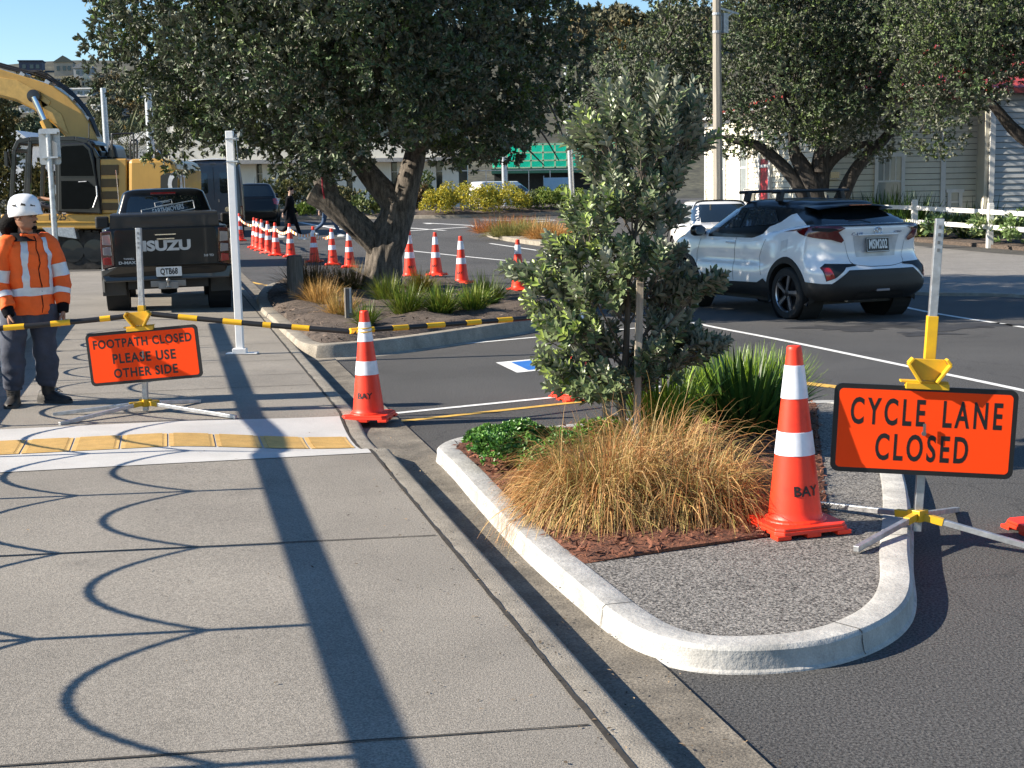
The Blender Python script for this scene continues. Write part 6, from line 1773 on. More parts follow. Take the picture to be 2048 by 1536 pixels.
for pts, rad in (slL, slR):
    P_ = crv(pts, 8); Rr = [v.x for v in crv([(q_,0,0) for q_ in rad], 8)]
    for i0 in (13, 22):
        mb = MB(); mb.tube(P_[i0:i0+4], [q_+.005 for q_ in Rr[i0:i0+4]], 20, cap=False); mb.build('sleeve_tape', M_TAPE, WK, smooth=True)
mb = MB()                                           # zip line and cuffs
rows = []
for z in np.linspace(.745, 1.36, 24):
    o = g_(0,0,z) + sd*(.012) + fw*.6; h = jbv.ray_cast(o, -fw)
    if h[0] is not None: rows.append([h[0]+fw*.004-sd*.004, h[0]+fw*.004+sd*.004])
mb.grid(rows); mb.build('zip', M_BLKC, WK, fixn=False)
for w_, e_ in ((wrL, elL),(wrR, elR)):
    mb = MB(); d = (w_-e_).normalized(); limb(mb, [w_+d*-.04, w_+d*.0, w_+d*.035], [.050,.046,.040], 14, 2); mb.build('cuff', M_BLKC, WK, smooth=True)
mb = MB(); loft(mb, [(g_(.0,.0,.66), sd*.150, fw*.115), (g_(0,0,.76), sd*.165, fw*.128), (g_(0,0,.85), sd*.17, fw*.13)], 24, 3)
for a, b, c, bend in ((hipL, knL, anL, g_(.0,-.02,0)),(hipR, knR, anR, g_(.0,-.02,0))):
    limb(mb, [a, a.lerp(b,.5)+bend, b+bend, b.lerp(c,.3)+bend*.5, b.lerp(c,.62), c+g_(0,0,.085), c+g_(0,0,.05)], [.112,.104,.090,.093,.086,.078,.070], 24, 5)
mb.build('trousers', M_NAVY, WK, smooth=True, angle=60)
for a, td in ((anL, g_(.93,-.30,0)),(anR, g_(.18,-.98,0))):
    mb = MB(); limb(mb, [a+g_(0,0,.10), a+g_(0,0,.05), a+g_(0,0,-.02)], [.060,.056,.050], 14, 2); shoe(mb, a, td, .30)
    t_ = Vector(td).normalized(); rr_ = Vector((t_.y,-t_.x,0))
    bo = mb.build('boot', [M_BOOT, M_SOLE], WK, smooth=True, angle=50)
    mb = MB()
    for i in range(5):
        p = a + t_*(.035+.020*i) + g_(0,0,.055-.013*i); mb.tube([p-rr_*.028, p+g_(0,0,.008), p+rr_*.028], .004, 5)
    mb.build('laces', M_SOLE, bo)
from mathutils import noise as mnoise
for ch in WK.children:                                # creases in the cloth
    nm = ch.name.split('.')[0]
    if nm in ('jacket','waist_tape','chest_tape','sleeve_tape','zip','trousers'):
        for v in ch.data.vertices:
            p = v.co.copy(); k = 1.0 if nm != 'trousers' else 1.5
            v.co = p + mnoise.noise_vector(p*Vector((9,9,12)))*.013*k + mnoise.noise_vector(p*Vector((20,20,34)))*.0065*k
WK.scale = (.965,.965,.965)
# ---- pedestrians crossing behind
def walker(label, loc, rz, top, leg, shoem, coat_len, stride, hairm, skin, coat=True):
    t = thing('person', label, 'person', loc, rz)
    F_ = Vector((0,-1,0)); S_ = Vector((1,0,0))           # walks towards -Y in its own frame
    kf, kb = g_(.08,-.20*stride,.50), g_(-.08,.10*stride,.48)
    af, ab = g_(.08,-.36*stride,.10), g_(-.08,.42*stride,.17)
    bb = MB(); f, r, u, H = head(bb, g_(0,-.03,1.50), F_, .98)
    limb(bb, [g_(0,.02,1.36), g_(0,0,1.46), g_(0,-.01,1.54)], [.065,.054,.052]); loft(bb, [(g_(0,0,.85),S_*.14,F_*.1),(g_(0,0,1.1),S_*.13,F_*.1),(g_(0,.01,1.4),S_*.13,F_*.09)])
    hands_ = ((.215, -.16, 1), (-.215, .20, -1))
    for x, y, s in hands_: hand(bb, g_(x,y,.84), g_(0,-.1,-1), g_(-s,0,0), g_(0,-1,0), .95, .5)
    for x, y, s in hands_: limb(bb, [g_(x*.85,.02,1.36), g_(x,y*.15+.03,1.10), g_(x,y,.86)], [.045,.038,.028])
    for h_, k_, a_ in ((g_(.08,0,.9),kf,af),(g_(-.08,0,.9),kb,ab)): limb(bb, [h_, k_, a_], [.07,.05,.035])
    bb.build('body', skin, t, smooth=True, angle=60)
    mb = MB(); hc_ = g_(0,-.03,1.50)
    rows = [[hc_ + r*(.088*q_*math.sin(a)) + f*((.098 if math.cos(a) > 0 else .112)*q_*math.cos(a)*(.82 if z < .13 and math.cos(a) > 0 else 1) - f*0 if False else (.098 if math.cos(a) > 0 else .115)*q_*math.cos(a)) + u*(z - .02*math.cos(a)*0 + (.05*max(0,math.cos(a)) if k == 0 else 0)) for a in np.linspace(0,2*math.pi,24,endpoint=False)] for k, (q_, z) in enumerate(((.9,.10),(1.0,.15),(.98,.19),(.75,.23),(.4,.247),(.04,.25)))]
    mb.grid(rows, close=True); mb.build('hair', hairm, t, smooth=True)
    mb = MB(); hem = coat_len
    secs = [(g_(0,.02,hem), S_*.20, F_*(.20 if coat else .14)), (g_(0,.01,(hem+.95)/2), S_*.185, F_*.16), (g_(0,0,1.0), S_*.165, F_*.125), (g_(0,.0,1.22), S_*.185, F_*.125), (g_(0,.01,1.38), S_*.16, F_*.095), (g_(0,.0,1.45), S_*.075, F_*.07)] if coat else [(g_(0,.0,.88), S_*.18, F_*.14), (g_(0,0,1.05), S_*.175, F_*.135), (g_(0,.0,1.22), S_*.19, F_*.13), (g_(0,.01,1.38), S_*.16, F_*.1), (g_(0,.0,1.45), S_*.075, F_*.07)]
    loft(mb, secs, 22, 3)
    for x, y, s in hands_: limb(mb, [g_(x*.78,.02,1.37), g_(x,y*.15+.03,1.10), g_(x,y*.9,.89)], [.072,.062,.048], 14)
    mb.build('coat' if coat else 'jacket', top, t, smooth=True, angle=60)
    mb = MB(); loft(mb, [(g_(0,0,.80), S_*.15, F_*.11), (g_(0,0,.90), S_*.16, F_*.12), (g_(0,0,.98), S_*.155, F_*.115)], 20, 2)
    for h_, k_, a_ in ((g_(.085,0,.88),kf,af),(g_(-.085,0,.88),kb,ab)): limb(mb, [h_, h_.lerp(k_,.5), k_, k_.lerp(a_,.5), a_+g_(0,0,.02)], [.098,.085,.068,.06,.05], 16)
    mb.build('trousers', leg, t, smooth=True, angle=60)
    for a_, td in ((af,F_),(ab,F_+g_(0,0,0))):
        mb = MB(); shoe(mb, a_, td, .29); mb.build('shoe', [shoem, M_SHOEW if shoem == M_SHOEW else M_SOLE], t, smooth=True, angle=50)
    return t
q = PG(583,480,0); w1 = walker('person in a long black coat walking past the timber post', q, R(82), M_BLKC, M_BLKC, M_SHOEW, .52, .85, M_HAIR, M_SKINL)
q = PG(655,474,0); w2 = walker('person in blue jeans and white shoes striding behind the leaning limb of the big tree', q, R(80), pm('grey_jacket',(.05,.055,.07),.8), M_JEAN, M_SHOEW, .9, 1.15, M_HAIR, M_SKINL, False)
# ---- machine operator in the excavator cab
oo = eb + ex(92, 420, .58)
OP = thing('person', 'person in a green vest sitting in the excavator cab', 'person', oo, 0)
bb = MB(); F_ = Vector((-1,-.25,0)).normalized(); S_ = Vector((.25,-1,0)).normalized()
head(bb, g_(.02,0,.70), F_, 1.0); limb(bb, [g_(.08,0,.5), g_(.05,0,.62), g_(.03,0,.74)], [.06,.055,.052])
loft(bb, [(g_(.12,0,.05),S_*.15,F_*.11),(g_(.12,0,.3),S_*.15,F_*.11),(g_(.1,0,.54),S_*.14,F_*.09)])
for s in (1,-1):
    sh_, el_, wr_ = g_(.10,0,.50)+S_*s*.19, g_(-.02,0,.26)+S_*s*.25, g_(-.28,0,.30)+S_*s*.18
    limb(bb, [sh_, el_, wr_], [.05,.045,.03]); hand(bb, wr_, F_, g_(0,0,-1), -S_*s, 1.0, .9)
    limb(bb, [g_(.08,0,.06)+S_*s*.09, g_(-.36,0,.10)+S_*s*.10, g_(-.42,0,-.30)+S_*s*.10], [.085,.065,.045])
bb.build('body', M_SKIN, OP, smooth=True, angle=60)
mb = MB(); loft(mb, [(g_(.12,0,.03),S_*.19,F_*.14),(g_(.12,0,.3),S_*.19,F_*.14),(g_(.1,0,.52),S_*.18,F_*.11),(g_(.08,0,.58),S_*.08,F_*.08)], 20, 3); mb.build('vest', M_GREENV, OP, smooth=True)
mb = MB()
for s in (1,-1): limb(mb, [g_(.10,0,.06)+S_*s*.09, g_(-.36,0,.11)+S_*s*.10, g_(-.42,0,-.28)+S_*s*.10], [.105,.08,.06])
mb.build('trousers', M_NAVY, OP, smooth=True)
mb = MB(); c0 = g_(.02,0,.70)
mb.grid([[c0 + S_*(.088*q_*math.sin(a)) + F_*(.11*q_*math.cos(a)) + g_(0,0,z) for a in np.linspace(0,2*math.pi,20,endpoint=False)] for q_, z in ((.95,.12),(1.02,.16),(.95,.2),(.6,.24),(.05,.25))], close=True); mb.build('hair', M_HAIR, OP, smooth=True)
# ================================================================ TREES
def noisetube(mb, pts, rad, n=28, k=6, amp=.10, seed=0):
    P_ = crv(pts, k); Rr = [v.x for v in crv([(r,0,0) for r in rad], k)]
    o = len(mb.v); mb.tube(P_, Rr, n)
    for i in range(len(P_)):
        for j in range(n):
            a = 2*math.pi*j/n; v = Vector(mb.v[o+i*n+j]); c = P_[i]
            w = math.sin(7*a + 1.1*math.sin(i*.23+seed) + i*.05)*.5 + math.sin(13*a + i*.17 + seed*2)*.35 + math.sin(3*a+i*.11+seed)*.5
            mb.v[o+i*n+j] = tuple(c + (v-c)*(1+amp*w))
def in_poly(u, v, poly):
    c = False; j = len(poly)-1
    for i in range(len(poly)):
        if (poly[i][1] > v) != (poly[j][1] > v) and u < (poly[j][0]-poly[i][0])*(v-poly[i][1])/(poly[j][1]-poly[i][1])+poly[i][0]: c = not c
        j = i
    return c
def crown_lobes(poly, y, org, depth, step, rmin, rmax, seed):
    """lobe centres filling a crown whose side elevation follows a measured outline; depth makes it round"""
    rg = random.Random(seed); us = [p[0] for p in poly]; vs_ = [p[1] for p in poly]
    cu, cv = (min(us)+max(us))/2, (min(vs_)+max(vs_))/2; hw = (max(us)-min(us))/2; hh = (max(vs_)-min(vs_))/2
    out = []
    v = min(vs_)
    while v < max(vs_):
        u = min(us)
        while u < max(us):
            uu, vv = u+rg.uniform(-.4,.4)*step, v+rg.uniform(-.4,.4)*step
            if in_poly(uu, vv, poly):
                e = max(.05, 1-((uu-cu)/hw)**2*.8-((vv-cv)/hh)**2*.55)
                nd_ = 1 + int(3.2*e)
                for k in range(nd_):
                    f = (k+.5)/nd_*2-1 if nd_ > 1 else 0
                    dy = depth*math.sqrt(e)*(f*.95 + rg.uniform(-.15,.15))
                    p = D(uu, vv, y+dy)
                    out.append((p-org, rg.uniform(rmin, rmax)))
            u += step
        v += step
    return out
def crown(name, parent, lobes, nper, ros, L, W, mat, pal, up=.35, spread=.68, seed=3, only_low=None):
    C = np.array([tuple(c) for c, r in lobes]); Rr = np.array([r for c, r in lobes])
    m = len(C)*nper
    k = np.repeat(np.arange(len(C)), nper)
    dr = rdir(m)
    O = C[k] + dr*(Rr[k]*RNG.uniform(.45,1.05,m)**.6)[:,None]*np.array([1,1,.82])
    lobet = RNG.uniform(.70,1.20,(len(C),1))*np.array(pal)[RNG.integers(0,len(pal),len(C))]
    t = lobet[k]*RNG.uniform(.7,1.2,(m,1))*np.where(RNG.uniform(size=(m,1)) < .12, 1.45, 1.0)  # random brighter rosettes paint sunlit leaf highlights into the tint
    O = np.repeat(O, ros, 0); dd = np.repeat(dr, ros, 0); t = np.repeat(t, ros, 0)
    n = len(O)
    Dr = dd*.75 + rdir(n)*spread + np.array([0,0,up])
    O = O + rdir(n)*L*.18
    Nr = dd*.8 + rdir(n)*.5 + np.array([0,0,.5])
    V, Fq, kk = leaf_arrays(O, Dr, Nr, RNG.uniform(.7,1.25,n)*L, RNG.uniform(.8,1.2,n)*W, .15, True)
    return raw(name, V, Fq, mat, parent, np.repeat(t, kk, 0))
PT = [(1,1,1),(.8,.9,.85),(1.15,1.1,.9),(.7,.8,.75),(1.3,1.3,.8)]
# ---- the big tree over the planted island
TY = 22.7
tb = Vector((D(765,598,TY).x, TY, .12))
BT = thing('big_tree', 'large dark leafy tree with furrowed forked trunk in the planted island', 'tree', tb, 0, 'broad dark evergreen trees')
def tt_(u, v, dy=0.0): q = D(u, v, TY) - tb; q.y += dy; return q
mb = MB()
noisetube(mb, [tt_(762,612), tt_(762,590), tt_(764,555), tt_(768,515), tt_(776,478), tt_(790,440), tt_(800,405)], [.44,.35,.30,.285,.31,.26,.24], 60, 12, .11, 1)
noisetube(mb, [tt_(762,500), tt_(735,468,-.1), tt_(700,436,-.2), tt_(665,405,-.25), tt_(630,384,-.25)], [.20,.20,.195,.185,.185], 48, 10, .10, 2)
noisetube(mb, [tt_(668,410,-.22), tt_(655,375,-.2), tt_(648,340,-.2), tt_(655,290,-.1), tt_(640,220), tt_(600,140)], [.17,.165,.16,.13,.10,.06], 26, 6, .06, 3)
noisetube(mb, [tt_(800,425), tt_(770,385), tt_(735,345,.1), tt_(700,300,.2), tt_(640,220,.3), tt_(560,130,.3)], [.22,.19,.17,.14,.10,.06], 28, 7, .06, 4)
noisetube(mb, [tt_(800,420), tt_(818,360), tt_(830,310,.1), tt_(838,250,.1), tt_(860,170,0), tt_(900,80,0)], [.23,.19,.165,.14,.11,.07], 28, 7, .06, 5)
noisetube(mb, [tt_(832,300), tt_(880,270,-.3), tt_(940,240,-.5), tt_(1010,215,-.5)], [.12,.10,.08,.04], 18, 5, .05, 6)
for i, (u, v, du, dv) in enumerate(((1000,270,90,60),(1040,230,80,90),(1075,180,60,110),(980,200,120,40))):
    noisetube(mb, [tt_(u-60,v-30,.3), tt_(u,v,.3), tt_(u+du*.5,v+dv*.3,.4), tt_(u+du,v+dv,.4)], [.035,.028,.018,.008], 8, 4, .02, i)
poly = [(180,95),(195,30),(240,-70),(330,-210),(500,-330),(750,-380),(950,-300),(1090,-180),(1160,-60),(1185,10),(1150,70),(1140,150),(1120,225),(1040,270),(985,335),(930,350),(890,315),(850,275),(800,265),(750,290),(700,325),(640,318),(560,335),(510,332),(470,325),(420,300),(400,330),(335,285),(335,235),(350,190),(300,165),(255,185),(205,165)]
lob = crown_lobes(poly, TY-1.4, tb, 5.0, 58, .32, .55, 5)
rg = random.Random(4)
for c, r in rg.sample(lob, 70):
    z0 = rg.uniform(2.6, 4.2); a = Vector((0.2*(1 if c.x > 0 else -2.5), 0, min(z0, c.z+.3)))
    mb.tube([a, a.lerp(c,.5)+Vector((0,0,.25)), c], [.05,.032,.012], 6, cap=False)
mb.build('trunk', M_BARKT, BT, smooth=True, angle=80)
print('big tree lobes', len(lob))
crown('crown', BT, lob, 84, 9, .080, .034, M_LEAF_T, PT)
mb = MB(); c0 = tt_(632,384,-.25); dn = (tt_(622,378,-.25)-tt_(640,390,-.25)).normalized()
mb.tube([c0-dn*.03, c0+dn*.035], [.165,.16], 20); mb.build('cut_limb', pm('cut_wood', (.42,.36,.28), .9, var=.2, vscale=12), BT)
mb = MB(); mb.tube([tt_(650,345,-.42), tt_(652,375,-.42), tt_(656,398,-.43), tt_(653,380,-.45)], .012, 5)
o = mb.build('red_cord', pm('red_cord_mat', (.35,.03,.05), .8), None); o.location = tb; tag(o, 'thin red cord hanging on the upright branch of the big tree', 'cord')

# ---- evergreen trees in front of the weatherboard house
M_BARKD = pm('shaded_bark', (0.055,0.047,0.040), .95, var=.4, vscale=3.2, stretch=(7,7,1.3), bump=1.0, bscale=3.0)  # bark darkened to paint the crowns' shade onto the trunks
def evergreen(label, y, base, poly, depth, stems, step, r0, r1, nper, seed, L=.17, W=.06, pal=PT):
    b = D(base[0], base[1], y); b.z = gz(0, y)
    t = thing('evergreen_tree', label, 'tree', b, 0, 'broad dark evergreen trees')
    def q_(u, v, dy=0): q = D(u, v, y) - b; q.y += dy; return q
    mb = MB()
    for i, (pts, rad) in enumerate(stems): noisetube(mb, [q_(*p) for p in pts], rad, 18, 5, .06, i)
    lob = crown_lobes(poly, y, b, depth, step, r0, r1, seed)
    rg = random.Random(seed)
    for c, r in rg.sample(lob, min(40, len(lob))):
        a = q_(*stems[0][0][-1]); mb.tube([a*.8+c*.2, a.lerp(c,.5)+Vector((0,0,.4)), c], [.07,.05,.02], 5, cap=False)
    mb.build('trunk', M_BARKD, t, smooth=True, angle=80)
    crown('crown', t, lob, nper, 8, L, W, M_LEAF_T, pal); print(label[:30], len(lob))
    return t
evergreen('wide dark tree with several spreading trunks behind the crossover roof', 42.0, (1625,402),
    [(1425,275),(1435,180),(1445,60),(1460,-90),(1600,-190),(1780,-190),(1860,-60),(1850,80),(1800,170),(1800,250),(1745,285),(1690,262),(1640,270),(1585,300),(1530,285),(1480,262)], 4.2,
    [([(1630,410),(1622,370),(1605,335),(1588,300),(1585,240)], [.34,.30,.25,.17,.09]),
     ([(1612,400),(1590,362),(1555,322),(1512,290),(1470,282),(1440,272)], [.22,.19,.17,.14,.09,.05]),
     ([(1640,380),(1650,335),(1690,300),(1745,285)], [.24,.20,.15,.08]),
     ([(1640,345),(1645,300),(1660,250)], [.3,.22,.12]),
     ([(1680,405),(1705,350),(1735,310),(1775,270),(1800,220)], [.22,.19,.17,.14,.08])], 50, .62, 1.0, 105, 8, .115, .046)
evergreen('rounded dark tree behind the top of the young tree', 49.0, (1290,400),
    [(1140,285),(1148,160),(1185,112),(1260,95),(1310,60),(1330,0),(1400,-70),(1460,0),(1460,120),(1440,230),(1400,262),(1340,300),(1240,310)], 4.5,
    [([(1290,410),(1292,330),(1300,250),(1305,180)], [.4,.35,.3,.2])], 52, .75, 1.1, 74, 9, .14, .055, [(1.1,1.15,.9),(1,1,.9),(1.3,1.25,.9),(.8,.9,.8)])
evergreen('dark tree leaning in from the right edge in front of the red roof', 36.5, (2190,440),
    [(1800,225),(1785,120),(1775,0),(1820,-120),(2000,-210),(2300,-160),(2380,100),(2250,230),(2140,190),(2080,150),(2010,150),(1950,185),(1940,250),(1890,275),(1840,265)], 3.6,
    [([(2195,450),(2180,380),(2130,320),(2040,270),(1990,215),(1930,150)], [.4,.34,.28,.17,.12,.06]), ([(2180,380),(2220,250),(2240,100)], [.3,.24,.14])], 52, .52, .85, 100, 10, .105, .042, [(1.15,1.15,.85),(1,1,.9),(1.35,1.3,.85),(.85,.9,.8)])

# ================================================================ BUILDINGS
M_BOARD = pm('cream_weatherboard', (0.72,0.68,0.56), .6, var=.04, vscale=2, streak=.08)
M_BOARDG = pm('shade_grey_weatherboard', (0.46,0.48,0.48), .6, var=.04, vscale=2, streak=.08)  # tree shade on the right wing painted in as grey-blue
M_TRIM = pm('white_trim', (0.72,0.71,0.68), .5, var=.04)
M_REDR = pm('red_iron_roof', (0.34,0.045,0.032), .45, var=.10, vscale=2, streak=.15)
M_REDD = pm('red_door', (0.45,0.04,0.05), .45)
M_WINB = pm('blind_window', (0.30,0.33,0.33), .15, var=.05, coat=.6)
M_CREAM = pm('cream_render', (0.74,0.69,0.58), .8, var=.05, vscale=1, streak=.06)
HY = 46.0
hA = D(1645, 400, HY); hA.z = gz(0,HY)                     # near corner of the sunlit side wall
HOUSE = thing('weatherboard_house', 'cream weatherboard house with red iron roof behind the white rail fence', 'house', hA)
WTOP = 4.35
class Frame:
    """a wall: origin on the ground, x along the wall, outward normal -y"""
    def __init__(s, o, ang): s.o = Vector(o); s.c, s.s = math.cos(ang), math.sin(ang); s.ang = ang
    def __call__(s, x, y, z): return Vector((s.o.x + x*s.c - y*s.s, s.o.y + x*s.s + y*s.c, s.o.z + z))
    def at(s, u):                                       # where the wall is met at image column u
        d = ray(u, 330); kx, ky = d[0], d[1]; ox, oy = s.o.x+hA.x, s.o.y+hA.y
        # solve (ox + x c, oy + x s) parallel to (kx, ky)
        return (oy*kx - ox*ky)/(s.c*ky - s.s*kx)
    def box(s, mb, c, sz): mb.box(s(*c), sz, (0,0,s.ang))
def boards(x0, x1, z0, z1, mat, fr, hgt=.19):
    mb = MB(); z = z0
    while z < z1-.02:
        zt = min(z+hgt, z1) - .016
        mb.add([fr(*p) for p in ((x0,-.034,z),(x1,-.034,z),(x1,-.004,zt),(x0,-.004,zt),(x0,.12,z),(x1,.12,z),(x1,.12,zt),(x0,.12,zt))],
               [(0,1,2,3),(0,4,5,1),(3,2,6,7),(0,3,7,4),(1,5,6,2),(4,7,6,5)])
        z = zt + .016
    bk = MB(); fr.box(bk, ((x0+x1)/2, .10, (z0+z1)/2), (x1-x0-.02, .03, z1-z0-.02)); w_ = mb.build('wall', mat, HOUSE); bk.build('shade_line_backing', M_GAP, w_)  # black backing board paints the shadow lines between the weatherboards
    return w_
def window(fr, x0, x1, z0, z1, glass, muntins=0):
    w = .12; mb = MB()
    fr.box(mb, ((x0+x1)/2,-.05,z1+w/2),(x1-x0+2*w+.1,.07,w)); fr.box(mb, ((x0+x1)/2,-.06,z0-w/2),(x1-x0+2*w+.14,.10,w*.7))
    for x in (x0-w/2, x1+w/2): fr.box(mb, (x,-.05,(z0+z1)/2),(w,.06,z1-z0+.06))
    f = mb.build('window', M_TRIM, HOUSE)
    mb = MB(); fr.box(mb, ((x0+x1)/2,-.032,(z0+z1)/2),(x1-x0,.02,z1-z0)); mb.build('pane', glass, f)
    mb = MB(); fr.box(mb, ((x0+x1)/2,-.048,z0+(z1-z0)*.62),(x1-x0,.03,.06)); mb.build('sash', M_TRIM, f)
    for k in range(muntins): mb = MB(); fr.box(mb, (x0+(x1-x0)*(k+1)/(muntins+1),-.046,z0+(z1-z0)*.81),(.035,.025,(z1-z0)*.38)); mb.build('glazing_bar', M_TRIM, f)
far = Vector((D(1412,300,60.5).x, 60.5, hA.z)) - hA
side = Frame(far, math.atan2(-far.y, -far.x)); Ls = far.length
front = Frame((0,1.2,0), 0.0); right = Frame((front.at(1962),.4,0), 0.0)
W1 = front.at(1962); W2 = W1 + 9.0
boards(0, Ls, 0, WTOP, M_BOARD, side); boards(0, W1, 0, WTOP, M_BOARD, front); boards(0, 9.0, 0, WTOP+.1, M_BOARDG, right)
for c_q, s_q in (((0.06,.6,WTOP/2),(.12,1.25,WTOP)), ((W1-.07,.9,WTOP/2),(.12,.9,WTOP)), ((W2-.07,7,WTOP/2),(.14,13,WTOP)), (((far.x+W2)/2,14.6,WTOP/2),(W2-far.x,.14,WTOP))):
    mb = MB(); mb.box(c_q, s_q); mb.build('side_wall', M_BOARD, HOUSE)
for fr, x, zt in ((side,.08,WTOP),(side,Ls-.08,WTOP),(front,.08,WTOP),(front,front.at(1886),WTOP),(right,.08,WTOP+.1)):
    mb = MB(); fr.box(mb, (x,-.045,zt/2),(.16,.05,zt)); mb.build('corner_board', M_TRIM, HOUSE)
mb = MB(); side.box(mb, (Ls/2,-.05,WTOP-.13),(Ls-.4,.06,.26)); side.box(mb, (Ls/2,-.42,WTOP+.02),(Ls+.6,.12,.12)); mb.build('gutter', M_TRIM, HOUSE)
for u in (1446, 1490):
    x = side.at(u); window(side, x-.42, x+.42, 1.0, 3.1, M_WINB)
xd = side.at(1533); mb = MB(); side.box(mb, (xd,-.04,1.3),(1.0,.05,2.5)); dr_ = mb.build('door', M_REDD, HOUSE)
mb = MB()
for o in (-.62,.62): side.box(mb, (xd+o,-.06,1.45),(.2,.1,2.9))
side.box(mb, (xd,-.07,2.85),(1.7,.14,.2)); side.box(mb, (xd,-.06,2.3),(1.0,.08,.1)); mb.build('door_frame', M_TRIM, dr_)
xl = side.at(1508); mb = MB(); side.box(mb, (xl,-.2,.9),(.5,.3,.8)); q_ = side(xl,-.2,1.3); mb.prism([(-.32,0),(.32,0),(0,.22)], lambda x,z: side(xl+x,-.38,1.3+z), lambda x,z: side(xl+x,-.02,1.3+z)); mb.build('letter_box', M_TRIM, HOUSE)
a_ = front.at(1756); b_2 = front.at(1802); window(front, a_, b_2, .35, 2.45, M_WINB, 3)
a_ = front.at(1903); window(front, a_, a_+.25, .45, 1.25, M_WINB)
window(right, right.at(2100), right.at(2142), .4, 2.4, M_WINB, 3)
xm = front.at(1666); zm = D(1666,350,HY+1.2).z - hA.z
mb = MB(); mb.box(front(xm,-.16,zm),(.38,.26,.30)); bx_ = mb.build('meter_box', M_CREAM, HOUSE, bevel=.01); mb = MB(); mb.box(front(xm,-.30,zm),(.28,.02,.20)); mb.build('box_window', M_GLASS, bx_)
def roof(p0, p1, p2, p3):
    """corrugated plane: eave p0-p1, ridge p3-p2"""
    p0, p1, p2, p3 = map(Vector, (p0, p1, p2, p3)); n = int((p1-p0).length/.055); mb = MB()
    up_ = Vector((0,0,1))
    top = [[a.lerp(b, i/n) + up_*.018*math.sin(i*math.pi/2) for i in range(n+1)] for a, b in ((p0,p1),(p3,p2))]
    mb.grid(top); mb.grid([[p - up_*.05 for p in r] for r in top])
    return mb.build('roof', M_REDR, HOUSE, smooth=True, angle=80, fixn=False)
ZR = WTOP+2.4
eL0 = side(-.4,-.45,WTOP+.06); eL1 = side(Ls+.45,-.45,WTOP+.06); rg0 = Vector((6.5,7.2,ZR)); rg1 = Vector((W2+.3,7.2,ZR))
roof(eL0, eL1, rg0, rg0+Vector((-.02,.3,0)))
roof(eL1, Vector((W1+.1,.65,WTOP+.06)), Vector((W1+.1,7.2,ZR)), rg0)
roof(Vector((W1-.1,-.15,WTOP+.18)), Vector((W2+.3,-.15,WTOP+.18)), rg1, Vector((W1-.1,7.2,ZR)))
roof(Vector((W2+.3,15,WTOP)), eL0+Vector((0,.3,0)), rg0, rg1)
mb = MB(); mb.box(((W1+W2)/2,-.12,WTOP+.10),(W2-W1+.6,.06,.16)); mb.box((W1/2+.2,.70,WTOP-.02),(W1-.4,.06,.16)); mb.build('fascia', M_REDR, HOUSE)

# ---- pale commercial building across the road
BY = 82.0
b0 = D(372, 385, BY); b0.z = 0.6
CB = thing('commercial_building', 'long cream two storey building with tall dark windows behind the big tree', 'building', b0)
def bx2(u): return D(u,300,BY).x - b0.x
def bz2(v): return D(650,v,BY).z - b0.z
mb = MB(); L_ = bx2(925); mb.box((L_/2,5,(bz2(325)+bz2(120))/2),(L_,10,bz2(120)-bz2(325))); mb.box((L_/2,5.6,bz2(325)/2),(L_,8.8,bz2(325))); mb.build('wall', M_CREAM, CB)
M_DGL = pm('dark_window', (0.03,0.045,0.05), .1, spec=.8)
for i, u in enumerate(np.linspace(385, 885, 12)):
    mb = MB(); mb.box((bx2(u+14), .9, bz2(325)/2),(bx2(u+33)-bx2(u),.5,bz2(325)-.01)); mb.build('pillar', M_CREAM, CB)
    mb = MB(); mb.box((bx2(u+38), 1.14, bz2(352)),(.55,.06,1.9)); w_ = mb.build('window', M_DGL, CB)
    mb = MB(); mb.box((bx2(u+38),1.09,bz2(345)),(.6,.05,.06)); mb.build('transom', M_TRIM, w_)
    mb = MB(); mb.box((bx2(u+20), -.01, bz2(255)),(bx2(u+30)-bx2(u),.06,1.1)); mb.build('window', M_DGL, CB)
mb = MB(); mb.box((L_/2,-.2,bz2(322)),(L_+.4,.6,.22)); mb.build('ledge', pm('ledge_grey', (.30,.29,.27), .7), CB)
# ---- building site: green netting over scaffold, hoarding fence, banner
NY = 104.0
n0 = D(1000, 380, NY); n0.z = .8
M_NET = pm('green_netting', (0.09,0.86,0.66), .6, var=.06, vscale=1.5, trans=.6)
M_DKG = pm('dark_green_beam', (0.012,0.09,0.06), .6)
SITE = thing('scaffolded_building', 'building under green netting beyond the white van', 'building', n0)
def nx(u): return D(u,320,NY).x - n0.x
def nz(v): return D(1080,v,NY).z - n0.z
mb = MB(); mb.box((nx(1110),4,(nz(287)+nz(336))/2),(nx(1235)-nx(985),8,nz(287)-nz(336))); mb.build('netting', M_NET, SITE)
mb = MB()
for v in (289,305,321,335): mb.box((nx(1110),-.06,nz(v)),(nx(1235)-nx(985),.08,.10))
for u in range(990,1240,24): mb.box((nx(u),-.06,nz(312)),(.10,.08,nz(287)-nz(336)))
mb.build('scaffold', pm('scaffold_yellow', (.50,.62,.40), .5), SITE)
mb = MB(); mb.box((nx(1110),4,nz(341)),(nx(1235)-nx(980),8.3,nz(336)-nz(346))); mb.build('beam', M_DKG, SITE)
mb = MB(); mb.box((nx(1110),5,nz(346)/2),(nx(1235)-nx(990),6,nz(346))); mb.build('ground_floor', pm('dark_opening', (.03,.035,.035), .8), SITE)
bn0 = D(1115,392,92); BN = thing('banner', 'pale blue banner on the site fence beside the white van', 'banner', bn0)
mb = MB(); mb.box((0,0,.75),(1.75,.04,.85)); mb.build('sheet', pm('banner_blue', (.42,.62,.74), .6, var=.25, vscale=3, col2=(.6,.72,.8)), BN)
